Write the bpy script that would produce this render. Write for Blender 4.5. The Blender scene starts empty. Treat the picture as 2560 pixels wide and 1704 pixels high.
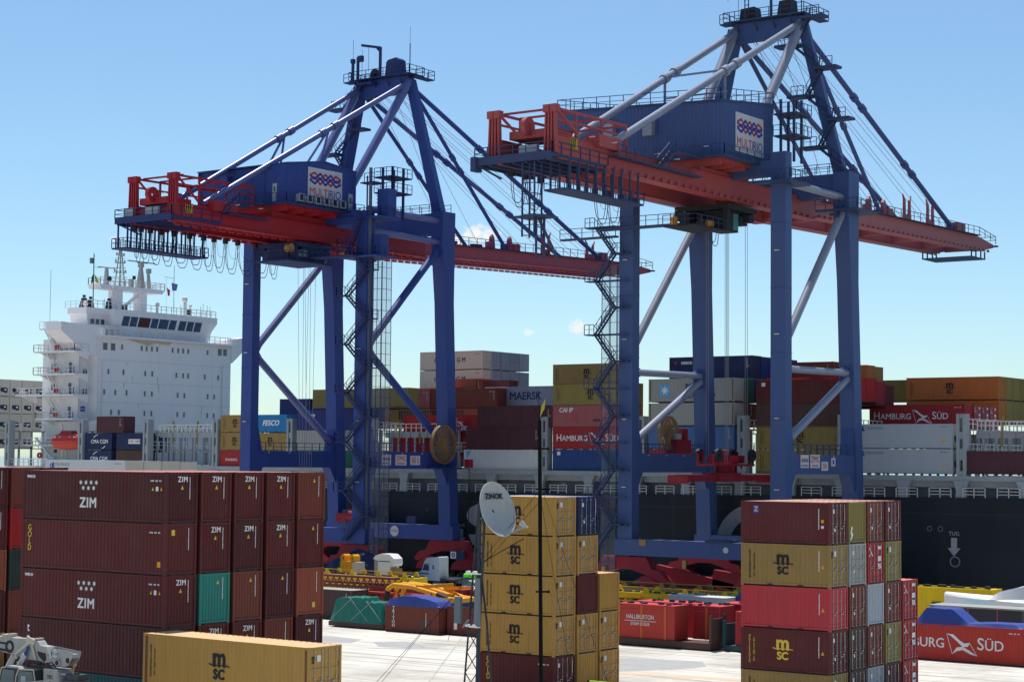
import bpy, math, random
from math import sin, cos, radians, pi
from mathutils import Vector, Matrix
random.seed(7)
S = bpy.context.scene
COL = S.collection
# ------------------------------------------------------------------ camera
cam = bpy.data.cameras.new('camera'); camo = bpy.data.objects.new('camera', cam); COL.objects.link(camo)
yaw, pitch, roll = radians(35.7394), radians(3.6258), radians(0.5431)
F0 = Vector((-sin(yaw), cos(yaw), 0)); R0 = Vector((cos(yaw), sin(yaw), 0))
FW = F0*cos(pitch) + Vector((0, 0, 1))*sin(pitch); UP = R0.cross(FW)
R2 = R0*cos(roll) + UP*sin(roll); U2 = UP*cos(roll) - R0*sin(roll)
M = Matrix((R2, U2, -FW)).transposed().to_4x4(); M.translation = Vector((0, 0, 15.33))
camo.matrix_world = M
cam.sensor_width = 36; cam.lens = 66.08; cam.clip_start = 1; cam.clip_end = 60000
S.camera = camo
# ------------------------------------------------------------------ sky, sun, exposure
SUNV = Vector((-.27, .22, 1)).normalized()
EL = math.asin(SUNV.z); AZ = math.atan2(SUNV.x, SUNV.y)
W = bpy.data.worlds.new('World'); S.world = W; W.use_nodes = True
nt = W.node_tree; nt.nodes.clear()
out = nt.nodes.new('ShaderNodeOutputWorld'); bg = nt.nodes.new('ShaderNodeBackground')
sky = nt.nodes.new('ShaderNodeTexSky'); sky.sky_type = 'NISHITA'; sky.sun_disc = False
sky.sun_elevation = EL; sky.sun_rotation = AZ; sky.altitude = 10; sky.air_density = .9; sky.dust_density = .35; sky.ozone_density = 2.6
hsv = nt.nodes.new('ShaderNodeHueSaturation'); hsv.inputs['Saturation'].default_value = 1.0
bg.inputs['Strength'].default_value = .108
# a few small cumulus clouds low over the horizon, part of the sky itself
geo = nt.nodes.new('ShaderNodeNewGeometry'); mixc = nt.nodes.new('ShaderNodeMix'); mixc.data_type = 'RGBA'
def mth(op, a, b=None, c=None):
    n = nt.nodes.new('ShaderNodeMath'); n.operation = op
    for i, v in enumerate((a, b, c)):
        if v is None: continue
        if hasattr(v, 'is_linked') or hasattr(v, 'links'): nt.links.new(v, n.inputs[i])
        else: n.inputs[i].default_value = v
    return n.outputs[0]
tc = nt.nodes.new('ShaderNodeTexCoord')
noi = nt.nodes.new('ShaderNodeTexNoise'); noi.inputs['Scale'].default_value = 240; noi.inputs['Detail'].default_value = 6
nt.links.new(tc.outputs['Generated'], noi.inputs['Vector'])
total = None
for (cx, cz, rx, rz, st) in ((-.5949, .1192, .0110, .0055, 1.0), (-.6050, .1165, .0085, .0036, .9), (-.5538, .0714, .0068, .0046, .8), (-.5755, .0677, .0035, .0020, .55),
                             (-.7355, .1128, .0036, .0020, .5)):
    # direction with horizontal x = cx ; elevation sine cz
    d = Vector((cx, math.sqrt(1-cx*cx-cz*cz), cz))
    right = Vector((d.y, -d.x, 0)).normalized()
    vd = nt.nodes.new('ShaderNodeVectorMath'); vd.operation = 'DOT_PRODUCT'; nt.links.new(tc.outputs['Generated'], vd.inputs[0]); vd.inputs[1].default_value = right
    ve = nt.nodes.new('ShaderNodeVectorMath'); ve.operation = 'DOT_PRODUCT'; nt.links.new(tc.outputs['Generated'], ve.inputs[0]); ve.inputs[1].default_value = d
    a = mth('DIVIDE', vd.outputs['Value'], rx)
    sx = nt.nodes.new('ShaderNodeSeparateXYZ'); nt.links.new(tc.outputs['Generated'], sx.inputs[0])
    b = mth('DIVIDE', mth('SUBTRACT', sx.outputs['Z'], cz), rz)
    r2 = mth('ADD', mth('MULTIPLY', a, a), mth('MULTIPLY', b, b))
    m = mth('SUBTRACT', mth('ADD', 1.0, mth('MULTIPLY', mth('SUBTRACT', noi.outputs[0], .5), 3.4)), r2)
    m = mth('MULTIPLY', mth('MINIMUM', mth('MAXIMUM', m, 0.0), 1.0), st)
    m = mth('MULTIPLY', m, mth('GREATER_THAN', ve.outputs['Value'], .5))
    total = m if total is None else mth('MAXIMUM', total, m)
tint = nt.nodes.new('ShaderNodeMix'); tint.data_type = 'RGBA'; tint.blend_type = 'MULTIPLY'; tint.inputs[0].default_value = 1; tint.inputs[7].default_value = (.98, 1.125, 1.15, 1)
nt.links.new(sky.outputs[0], tint.inputs[6]); nt.links.new(tint.outputs[2], hsv.inputs['Color'])
nt.links.new(total, mixc.inputs['Factor']); nt.links.new(hsv.outputs[0], mixc.inputs[6]); mixc.inputs[7].default_value = (8.0, 7.9, 7.7, 1)
nt.links.new(mixc.outputs[2], bg.inputs['Color']); nt.links.new(bg.outputs[0], out.inputs[0])
sl = bpy.data.lights.new('sun', 'SUN'); sl.energy = 5.0; sl.angle = radians(.53); sl.color = (1, .96, .9)
so = bpy.data.objects.new('sun', sl); COL.objects.link(so)
so.rotation_euler = (-SUNV).to_track_quat('-Z', 'Y').to_euler()
S.view_settings.view_transform = 'Standard'; S.view_settings.look = 'None'
S.view_settings.exposure = .16; S.view_settings.gamma = 1
# ------------------------------------------------------------------ materials
MATS = {}
def paint(name, col, rough=.62, dirt=.3, var=.06, rust=0.0, scale=1.0, metal=0.0, bump=0.0, spec=.22, streak=True, dirtcol=None):
    if name in MATS: return MATS[name]
    m = bpy.data.materials.new(name); m.use_nodes = True; n = m.node_tree; b = n.nodes['Principled BSDF']; L = n.links
    b.inputs['Roughness'].default_value = rough; b.inputs['Metallic'].default_value = metal
    b.inputs['Specular IOR Level'].default_value = spec
    tcn = n.nodes.new('ShaderNodeTexCoord'); oi = n.nodes.new('ShaderNodeObjectInfo')
    mp = n.nodes.new('ShaderNodeMapping'); k = (1.6*scale, 1.6*scale, (.28 if streak else 1.6)*scale)
    mp.inputs['Scale'].default_value = k
    vm = n.nodes.new('ShaderNodeVectorMath'); vm.operation = 'MULTIPLY_ADD'
    L.new(oi.outputs['Random'], vm.inputs[0]); vm.inputs[1].default_value = (37, 53, 71); L.new(tcn.outputs['Object'], vm.inputs[2])
    L.new(vm.outputs[0], mp.inputs[0])
    no = n.nodes.new('ShaderNodeTexNoise'); no.inputs['Scale'].default_value = 1; no.inputs['Detail'].default_value = 7; no.inputs['Roughness'].default_value = .68
    L.new(mp.outputs[0], no.inputs['Vector'])
    rmp = n.nodes.new('ShaderNodeValToRGB'); rmp.color_ramp.elements[0].position = .42; rmp.color_ramp.elements[1].position = .78
    L.new(no.outputs[0], rmp.inputs[0])
    dc = dirtcol or tuple(c*.45+.03 for c in col)
    mx = n.nodes.new('ShaderNodeMix'); mx.data_type = 'RGBA'; mx.inputs[6].default_value = (*col, 1); mx.inputs[7].default_value = (*dc, 1)
    sc = n.nodes.new('ShaderNodeMath'); sc.operation = 'MULTIPLY'; sc.inputs[1].default_value = dirt; L.new(rmp.outputs[0], sc.inputs[0]); L.new(sc.outputs[0], mx.inputs[0])
    last = mx.outputs[2]
    if rust > 0:
        n2 = n.nodes.new('ShaderNodeTexNoise'); n2.inputs['Scale'].default_value = 1.0; n2.inputs['Detail'].default_value = 8; n2.inputs['Roughness'].default_value = .75; mp2 = n.nodes.new('ShaderNodeMapping'); mp2.inputs['Scale'].default_value = (5*scale, 5*scale, 1.1*scale); L.new(vm.outputs[0], mp2.inputs[0]); L.new(mp2.outputs[0], n2.inputs['Vector'])
        r2 = n.nodes.new('ShaderNodeValToRGB'); r2.color_ramp.elements[0].position = .74-rust*.2; r2.color_ramp.elements[1].position = .92-rust*.2; r2.color_ramp.elements[1].color = (.55, .55, .55, 1)
        L.new(n2.outputs[0], r2.inputs[0])
        m2 = n.nodes.new('ShaderNodeMix'); m2.data_type = 'RGBA'; m2.inputs[7].default_value = (*[.5*a+.5*b for a, b in zip((.10, .04, .02), col)], 1); L.new(last, m2.inputs[6]); L.new(r2.outputs[0], m2.inputs[0]); last = m2.outputs[2]
    # broad fading and thin vertical rain marks
    nf = n.nodes.new('ShaderNodeTexNoise'); nf.inputs['Scale'].default_value = .45*scale; nf.inputs['Detail'].default_value = 3; L.new(vm.outputs[0], nf.inputs['Vector'])
    fr = n.nodes.new('ShaderNodeMapRange'); fr.inputs[1].default_value = .35; fr.inputs[2].default_value = .7; fr.inputs[3].default_value = 0; fr.inputs[4].default_value = min(.5, dirt)*.75; L.new(nf.outputs[0], fr.inputs[0])
    mf = n.nodes.new('ShaderNodeMix'); mf.data_type = 'RGBA'; mf.inputs[7].default_value = (*[c*.8+.035 for c in col], 1); L.new(last, mf.inputs[6]); L.new(fr.outputs[0], mf.inputs[0]); last = mf.outputs[2]
    if streak:
        mp3 = n.nodes.new('ShaderNodeMapping'); mp3.inputs['Scale'].default_value = (7*scale, 7*scale, .22*scale); L.new(vm.outputs[0], mp3.inputs[0])
        n3 = n.nodes.new('ShaderNodeTexNoise'); n3.inputs['Scale'].default_value = 1; n3.inputs['Detail'].default_value = 4; L.new(mp3.outputs[0], n3.inputs['Vector'])
        r3 = n.nodes.new('ShaderNodeMapRange'); r3.inputs[1].default_value = .60; r3.inputs[2].default_value = .74; r3.inputs[3].default_value = 0; r3.inputs[4].default_value = min(.6, dirt*1.1); L.new(n3.outputs[0], r3.inputs[0])
        m3 = n.nodes.new('ShaderNodeMix'); m3.data_type = 'RGBA'; m3.inputs[7].default_value = (*[c*.45+d*.35 for c, d in zip(col, (.10, .055, .03))], 1); L.new(last, m3.inputs[6]); L.new(r3.outputs[0], m3.inputs[0]); last = m3.outputs[2]
    hs = n.nodes.new('ShaderNodeHueSaturation'); mr = n.nodes.new('ShaderNodeMapRange'); mr.inputs[3].default_value = 1-var; mr.inputs[4].default_value = 1+var
    L.new(oi.outputs['Random'], mr.inputs[0]); L.new(mr.outputs[0], hs.inputs['Value']); L.new(last, hs.inputs['Color']); L.new(hs.outputs[0], b.inputs['Base Color'])
    if bump > 0:
        bm = n.nodes.new('ShaderNodeBump'); bm.inputs['Strength'].default_value = bump; bm.inputs['Distance'].default_value = .02
        L.new(no.outputs[0], bm.inputs['Height']); L.new(bm.outputs[0], b.inputs['Normal'])
    MATS[name] = m
    return m
CC = dict(  # container and equipment paints, linear base colours
    maroon=(.110, .018, .017), maroon2=(.078, .015, .016), plum=(.080, .024, .032), brown=(.17, .038, .024), redbrown=(.19, .048, .030), orangebrown=(.29, .072, .040),
    teal=(.03, .24, .19), dkteal=(.02, .075, .08), brightred=(.36, .012, .014), coral=(.52, .045, .055), red=(.36, .022, .026), signalred=(.46, .042, .028), crimson=(.27, .012, .026),
    ochre=(.47, .265, .062), tan=(.32, .20, .062), olive=(.25, .195, .055), orange=(.42, .155, .036), green=(.015, .12, .07), dkgreen=(.02, .035, .03),
    navy=(.013, .024, .085), blue=(.018, .062, .20), seablue=(.018, .030, .15), fesco=(.02, .20, .45), midblue=(.08, .17, .36), white=(.55, .56, .56), cream=(.52, .49, .42),
    ltgrey=(.38, .41, .45), midgrey=(.32, .36, .40), greige=(.34, .34, .31), pink=(.34, .10, .10), lilac=(.27, .28, .34), yellow=(.72, .50, .01), amber=(.78, .34, .01),
    dkbrown=(.085, .042, .035), steel=(.30, .31, .33), black=(.012, .012, .014), dkgrey=(.05, .052, .058))
def cm(c, rust=.35):
    pale = min(CC[c]) > .3; return paint('paint_'+c, CC[c], rough=.62, dirt=.2 if pale else .42, rust=.12 if pale else rust, dirtcol=tuple(v*.72 for v in CC[c]) if pale else None)
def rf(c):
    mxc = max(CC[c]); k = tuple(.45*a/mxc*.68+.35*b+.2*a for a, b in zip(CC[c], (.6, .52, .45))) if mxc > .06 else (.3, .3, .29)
    return paint('pale_roof_'+c, k, rough=.7, dirt=.3, rust=.2)  # roof colour mixed paler than the walls
def flat(name, col, rough=.6, **k):
    return paint(name, col, rough=rough, dirt=.12, var=.0, **k)
mWHITE = flat('lettering_white', (.72, .72, .70)); mBLK = flat('lettering_black', (.018, .018, .02)); mYEL = flat('lettering_yellow', (.72, .50, .06))
mDNAVY = flat('lettering_navy', (.02, .035, .12)); mRUSTDK = paint('dark_underframe', (.03, .022, .02), dirt=.3); mROD = paint('galvanised_rod', (.38, .38, .38), rough=.4, metal=.3, dirt=.3)
mLRED = flat('lettering_red', (.42, .03, .05)); mORG = flat('sticker_orange', (.8, .33, .01)); mLBLUE = flat('lettering_light_blue', (.10, .38, .62))
def glass(name, col=(.02, .045, .06), rough=.06):
    if name in MATS: return MATS[name]
    m = bpy.data.materials.new(name); m.use_nodes = True; b = m.node_tree.nodes['Principled BSDF']
    b.inputs['Base Color'].default_value = (*col, 1); b.inputs['Roughness'].default_value = rough; b.inputs['Specular IOR Level'].default_value = .6
    no = m.node_tree.nodes.new('ShaderNodeTexNoise'); no.inputs['Scale'].default_value = 1.2
    mx = m.node_tree.nodes.new('ShaderNodeMix'); mx.data_type = 'RGBA'; mx.inputs[6].default_value = (*col, 1); mx.inputs[7].default_value = (*[c*2.2 for c in col], 1)
    m.node_tree.links.new(no.outputs[0], mx.inputs[0]); m.node_tree.links.new(mx.outputs[2], b.inputs['Base Color'])
    MATS[name] = m; return m
mGLASS = glass('window_glass')
# ------------------------------------------------------------------ mesh helpers
class MB:
    def __init__(s): s.v = []; s.f = []
    def add(s, vs, fs):
        o = len(s.v); s.v += [tuple(v) for v in vs]; s.f += [tuple(i+o for i in f) for f in fs]; return s
    def hexa(s, b, t):   # 4 bottom pts, 4 top pts
        return s.add(list(b)+list(t), [(3, 2, 1, 0), (4, 5, 6, 7), (0, 1, 5, 4), (1, 2, 6, 5), (2, 3, 7, 6), (3, 0, 4, 7)])
    def box(s, x0, x1, y0, y1, z0, z1):
        return s.hexa([(x0, y0, z0), (x1, y0, z0), (x1, y1, z0), (x0, y1, z0)], [(x0, y0, z1), (x1, y0, z1), (x1, y1, z1), (x0, y1, z1)])
    def cbox(s, c, d): return s.box(c[0]-d[0]/2, c[0]+d[0]/2, c[1]-d[1]/2, c[1]+d[1]/2, c[2]-d[2]/2, c[2]+d[2]/2)
    def taper(s, a, b):  # (cx,cy,z,wx,wy) twice
        r = lambda q: [(q[0]-q[3]/2, q[1]-q[4]/2, q[2]), (q[0]+q[3]/2, q[1]-q[4]/2, q[2]), (q[0]+q[3]/2, q[1]+q[4]/2, q[2]), (q[0]-q[3]/2, q[1]+q[4]/2, q[2])]
        return s.hexa(r(a), r(b))
    def beam(s, p, q, w, h, w2=None, h2=None):
        p = Vector(p); q = Vector(q); d = (q-p)
        if d.length < 1e-6: return s
        d.normalize(); up = Vector((0, 0, 1)) if abs(d.z) < .97 else Vector((0, 1, 0))
        r = d.cross(up).normalized(); u = r.cross(d)
        w2 = w if w2 is None else w2; h2 = h if h2 is None else h2
        c = lambda o, w, h: [o-r*w/2-u*h/2, o+r*w/2-u*h/2, o+r*w/2+u*h/2, o-r*w/2+u*h/2]
        return s.hexa(c(p, w, h), c(q, w2, h2))
    def tube(s, p, q, r, n=8, r2=None, caps=True):
        p = Vector(p); q = Vector(q); d = q-p
        if d.length < 1e-6: return s
        d.normalize(); up = Vector((0, 0, 1)) if abs(d.z) < .9 else Vector((0, 1, 0))
        a = d.cross(up).normalized(); b = d.cross(a); r2 = r if r2 is None else r2
        vs = [p+(a*cos(2*pi*i/n)+b*sin(2*pi*i/n))*r for i in range(n)]+[q+(a*cos(2*pi*i/n)+b*sin(2*pi*i/n))*r2 for i in range(n)]
        fs = [(i, (i+1) % n, n+(i+1) % n, n+i) for i in range(n)]
        if caps: fs += [tuple(range(n))[::-1], tuple(range(n, 2*n))]
        return s.add(vs, fs)
    def path(s, pts, r, n=6):
        for a, b in zip(pts, pts[1:]): s.tube(a, b, r, n)
        return s
    def prism(s, poly, axis, a, b):  # poly of 2D points extruded along axis from a to b
        def P(u, v, w): return {'x': (w, u, v), 'y': (u, w, v), 'z': (u, v, w)}[axis]
        n = len(poly); vs = [P(u, v, a) for u, v in poly]+[P(u, v, b) for u, v in poly]
        return s.add(vs, [tuple(range(n)), tuple(range(n, 2*n))[::-1]]+[(i, n+i, n+(i+1) % n, (i+1) % n) for i in range(n)])
    def ring(s, c, axis, r0, r1, w, n=28):
        A = {'x': (Vector((0, 1, 0)), Vector((0, 0, 1)), Vector((1, 0, 0))), 'y': (Vector((1, 0, 0)), Vector((0, 0, 1)), Vector((0, 1, 0))), 'z': (Vector((1, 0, 0)), Vector((0, 1, 0)), Vector((0, 0, 1)))}[axis]
        c = Vector(c); vs = []
        for k, (r, t) in enumerate(((r0, -w/2), (r1, -w/2), (r1, w/2), (r0, w/2))):
            for i in range(n): vs.append(c+A[0]*r*cos(2*pi*i/n)+A[1]*r*sin(2*pi*i/n)+A[2]*t)
        fs = []
        for k in range(4):
            k2 = (k+1) % 4
            for i in range(n): fs.append((k*n+i, k*n+(i+1) % n, k2*n+(i+1) % n, k2*n+i))
        return s.add(vs, fs)
    def mesh(s, name):
        m = bpy.data.meshes.new(name); m.from_pydata(s.v, [], s.f); m.update(); 
        return m
    def build(s, name, mat, parent=None, smooth=False, **k):
        me = s.mesh(name); return place(name, me, mat, parent, smooth, **k)
def place(name, me, mat, parent=None, smooth=False, loc=None, rot=None):
    import bmesh
    if not me.get('_n'):
        bm = bmesh.new(); bm.from_mesh(me); bmesh.ops.recalc_face_normals(bm, faces=bm.faces); bm.to_mesh(me); bm.free(); me['_n'] = 1
    if not me.materials: me.materials.append(mat)
    if smooth: me.shade_smooth() if hasattr(me, 'shade_smooth') else None
    o = bpy.data.objects.new(name, me); COL.objects.link(o)
    if me.materials[0] is not mat:
        o.material_slots[0].link = 'OBJECT'; o.material_slots[0].material = mat
    if parent: o.parent = parent
    if loc: o.location = loc
    if rot: o.rotation_euler = rot
    return o
def smooth_by_angle(o, a=40):
    me = o.data
    me.polygons.foreach_set('use_smooth', [True]*len(me.polygons)); me.set_sharp_from_angle(angle=radians(a)); return o
def thing(name, label, cat, loc=(0, 0, 0), rz=0, group=None):
    o = bpy.data.objects.new(name, None); COL.objects.link(o); o.location = loc; o.rotation_euler = (0, 0, rz); o.empty_display_size = .5
    o['label'] = label; o['category'] = cat
    if group: o['group'] = group
    return o
def tag(o, label, cat, group=None):
    o['label'] = label; o['category'] = cat
    if group: o['group'] = group
    return o
def struct(name, mb, mat, **k):
    o = mb.build(name, mat, **k); o['kind'] = 'structure'; return o
# lettering: built-in font turned into real raised geometry, cached
TXT = {}
def text(s, size, mat, parent, loc, face='y', bold=0.0, sx=1.0, align='CENTER', name='lettering', vertical=False, depth=.004, spacing=1.0, shear=0.0, rot=None, line=1.0):
    if vertical: s = '\n'.join(s)
    key = (s, round(size, 3), bold, sx, align, depth, spacing, shear, line)
    me = TXT.get(key)
    if me is None:
        c = bpy.data.curves.new('t', 'FONT'); c.body = s; c.size = size; c.align_x = align; c.align_y = 'CENTER'; c.offset = 0; c.extrude = depth; c.space_character = spacing
        c.resolution_u = 3; c.shear = shear; c.space_line = line if not vertical else .78*line
        o = bpy.data.objects.new('t', c); COL.objects.link(o); bpy.context.view_layer.update()
        me = bpy.data.meshes.new_from_object(o.evaluated_get(bpy.context.evaluated_depsgraph_get())); bpy.data.objects.remove(o)
        for v in me.vertices: v.co.x *= sx
        if bold > 0:
            w_ = bold*size; base = [v.co[:] for v in me.vertices]; fc = [tuple(p.vertices) for p in me.polygons]; V = []; Fc = []
            for k_, (dx_, dy_) in enumerate(((-1, 0), (1, 0), (0, -.8), (0, .8), (-.7, .6), (.7, -.6))):
                o0 = len(V); V += [(x_+dx_*w_, y_+dy_*w_, z_+.0005*k_) for x_, y_, z_ in base]; Fc += [tuple(i_+o0 for i_ in f_) for f_ in fc]
            bpy.data.meshes.remove(me); me = bpy.data.meshes.new('lettering'); me.from_pydata(V, [], Fc); me.update()
        me['_n'] = 1; me.materials.clear(); TXT[key] = me
    r = rot or {'y': (pi/2, 0, 0), 'x': (pi/2, 0, pi/2), 'Y': (pi/2, 0, pi)}[face]
    return place(name, me, mat, parent, loc=loc, rot=r)
def flatpoly(pts, face, at, t=.006):   # thin plate from 2D outline on a -Y ('y') or +X ('x') facing wall; pts in (horizontal, z)
    mb = MB()
    if face == 'y': mb.prism(pts, 'y', at-t, at)
    else: mb.prism(pts, 'x', at, at+t)
    return mb
# ------------------------------------------------------------------ ground, quay, water
def ground_mat():
    m = bpy.data.materials.new('quay_concrete'); m.use_nodes = True; n = m.node_tree; b = n.nodes['Principled BSDF']; L = n.links
    b.inputs['Roughness'].default_value = .85; b.inputs['Specular IOR Level'].default_value = .2
    t = n.nodes.new('ShaderNodeTexCoord')
    a = n.nodes.new('ShaderNodeTexNoise'); a.inputs['Scale'].default_value = .09; a.inputs['Detail'].default_value = 8; a.inputs['Roughness'].default_value = .7; L.new(t.outputs['Object'], a.inputs[0])
    mp = n.nodes.new('ShaderNodeMapping'); mp.inputs['Scale'].default_value = (.05, 1.4, 1); mp.inputs['Rotation'].default_value = (0, 0, .05); L.new(t.outputs['Object'], mp.inputs[0])
    c = n.nodes.new('ShaderNodeTexNoise'); c.inputs['Scale'].default_value = 1; c.inputs['Detail'].default_value = 6; L.new(mp.outputs[0], c.inputs[0])
    br = n.nodes.new('ShaderNodeTexBrick'); br.offset = 0; br.inputs['Scale'].default_value = 1; br.inputs['Brick Width'].default_value = 6; br.inputs['Row Height'].default_value = 6; br.inputs['Mortar Size'].default_value = .035
    br.inputs['Color1'].default_value = (.545, .53, .49, 1); br.inputs['Color2'].default_value = (.50, .487, .45, 1); br.inputs['Mortar'].default_value = (.38, .36, .33, 1)
    L.new(t.outputs['Object'], br.inputs[0])
    r = n.nodes.new('ShaderNodeValToRGB'); r.color_ramp.elements[0].color = (.66, .64, .61, 1); r.color_ramp.elements[0].position = .32; r.color_ramp.elements[1].color = (1.08, 1.06, 1.02, 1); r.color_ramp.elements[1].position = .55; L.new(a.outputs[0], r.inputs[0])
    r2 = n.nodes.new('ShaderNodeValToRGB'); r2.color_ramp.elements[0].color = (.62, .58, .53, 1); r2.color_ramp.elements[0].position = .36; r2.color_ramp.elements[1].color = (1, 1, 1, 1); r2.color_ramp.elements[1].position = .46; L.new(c.outputs[0], r2.inputs[0])
    m1 = n.nodes.new('ShaderNodeMix'); m1.data_type = 'RGBA'; m1.blend_type = 'MULTIPLY'; m1.inputs[0].default_value = 1; L.new(br.outputs[0], m1.inputs[6]); L.new(r.outputs[0], m1.inputs[7])
    m2 = n.nodes.new('ShaderNodeMix'); m2.data_type = 'RGBA'; m2.blend_type = 'MULTIPLY'; m2.inputs[0].default_value = .8; L.new(m1.outputs[2], m2.inputs[6]); L.new(r2.outputs[0], m2.inputs[7])
    L.new(m2.outputs[2], b.inputs['Base Color'])
    return m
struct('quay_ground', MB().box(-900, 500, -150, 199.4, -6, 0), ground_mat())
mPATCH = paint('grey_patch', (.36, .355, .345), rough=.9, dirt=.35, var=0, streak=False, scale=.6)  # even grey for the flat sheets laid on the concrete
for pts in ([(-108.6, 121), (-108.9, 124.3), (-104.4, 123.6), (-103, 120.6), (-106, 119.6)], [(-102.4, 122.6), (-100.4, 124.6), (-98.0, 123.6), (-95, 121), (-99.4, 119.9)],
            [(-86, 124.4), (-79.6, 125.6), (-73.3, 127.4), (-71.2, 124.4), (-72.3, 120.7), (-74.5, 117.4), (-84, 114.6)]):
    o = struct('pavement', MB().prism(pts, 'z', .001, .005), mPATCH)
mBAND = paint('worn_yellow_band', (.60, .46, .32), rough=.9, dirt=.5, var=0, streak=False)
struct('road_marking', MB().prism([(-84, 113.4), (-74.8, 117.0), (-60, 119.9), (-60, 118.8), (-73.6, 115.9), (-83.6, 112.2)], 'z', .006, .010), mBAND)
mRAIL = paint('rail_steel', (.16, .13, .11), rough=.4, metal=.5)
for y in (180, 198.1):
    struct('crane_rail', MB().box(-500, 200, y-.06, y+.06, .002, .05), mRAIL)
struct('quay_kerb', MB().box(-900, 500, 198.9, 199.35, .001, .25), paint('kerb_yellow', (.5, .38, .05), dirt=.6))
mWATER = bpy.data.materials.new('harbour_water'); mWATER.use_nodes = True
b = mWATER.node_tree.nodes['Principled BSDF']; b.inputs['Base Color'].default_value = (.02, .05, .055, 1); b.inputs['Roughness'].default_value = .12
wn = mWATER.node_tree.nodes.new('ShaderNodeTexNoise'); wn.inputs['Scale'].default_value = .6; wn.inputs['Detail'].default_value = 5; wb = mWATER.node_tree.nodes.new('ShaderNodeBump'); wb.inputs['Strength'].default_value = .5
wt = mWATER.node_tree.nodes.new('ShaderNodeTexCoord'); mWATER.node_tree.links.new(wt.outputs['Object'], wn.inputs[0])
mWATER.node_tree.links.new(wn.outputs[0], wb.inputs['Height']); mWATER.node_tree.links.new(wb.outputs[0], b.inputs['Normal'])
struct('water', MB().add([(-30000, 199, -2.6), (30000, 199, -2.6), (30000, 40000, -2.6), (-30000, 40000, -2.6)], [(0, 1, 2, 3)]), mWATER)
struct('land', MB().add([(-30000, -30000, -.05), (30000, -30000, -.05), (30000, 199, -.05), (-30000, 199, -.05)], [(0, 1, 2, 3)]), paint('far_land', (.32, .30, .26), dirt=.4, streak=False, scale=.02))
mJT = paint('joint_and_tyre_marks', (.40, .385, .35), rough=.9, dirt=.5, var=0, streak=False)
for k, (a, b_, w_) in enumerate((((-98.5, 129.8), (-78.5, 99.3), .09), ((-104, 113.8), (-80, 116.3), .22), ((-104, 111.9), (-80, 113.6), .22), ((-108, 121.9), (-60, 121.6), .07), ((-99.2, 118.4), (-94.7, 121.6), .3), ((-88, 108), (-58, 111.5), .2), ((-86, 129.6), (-55, 132), .12), ((-76, 112), (-55, 113.6), .16), ((-70, 125), (-52, 131), .1))):
    struct('pavement_joint', MB().beam((*a, .008), (*b_, .008), w_, .004), mJT)
# ------------------------------------------------------------------ containers
CM = {}
def textrow(items, mat, t, x, y, zbase, bold=.0):
    for s_, size in items:
        key = (s_, size, bold)
        o = text(s_, size, mat, t, (x, y, zbase), 'y', bold=bold, align='LEFT', sx=.98)
        xs_ = [v.co.x for v in o.data.vertices]; ys_ = [v.co.y for v in o.data.vertices if True]
        base = min(ys_) if s_ not in ('\u00dcD',) else min(ys_)
        o.location.z = zbase-base; o.location.x = x-min(xs_); x += max(xs_)-min(xs_)+size*.07
    return x
WD = 2.438
def profile(n, x0, x1, d, f=.36):
    """trapezoid corrugation: list of (x, depth)"""
    p = (x1-x0)/n; out = [(x0, 0)]
    for i in range(n):
        a = x0+i*p; out += [(a+p*.20, 0), (a+p*.36, d), (a+p*.70, d), (a+p*.86, 0)]
    out.append((x1, 0)); return out
def sheet(prof, mk, a, b, mb=None):
    mb = mb or MB(); n = len(prof)
    mb.add([mk(x, d, a) for x, d in prof]+[mk(x, d, b) for x, d in prof], [(i, i+1, n+i+1, n+i) for i in range(n-1)]); return mb
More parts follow.
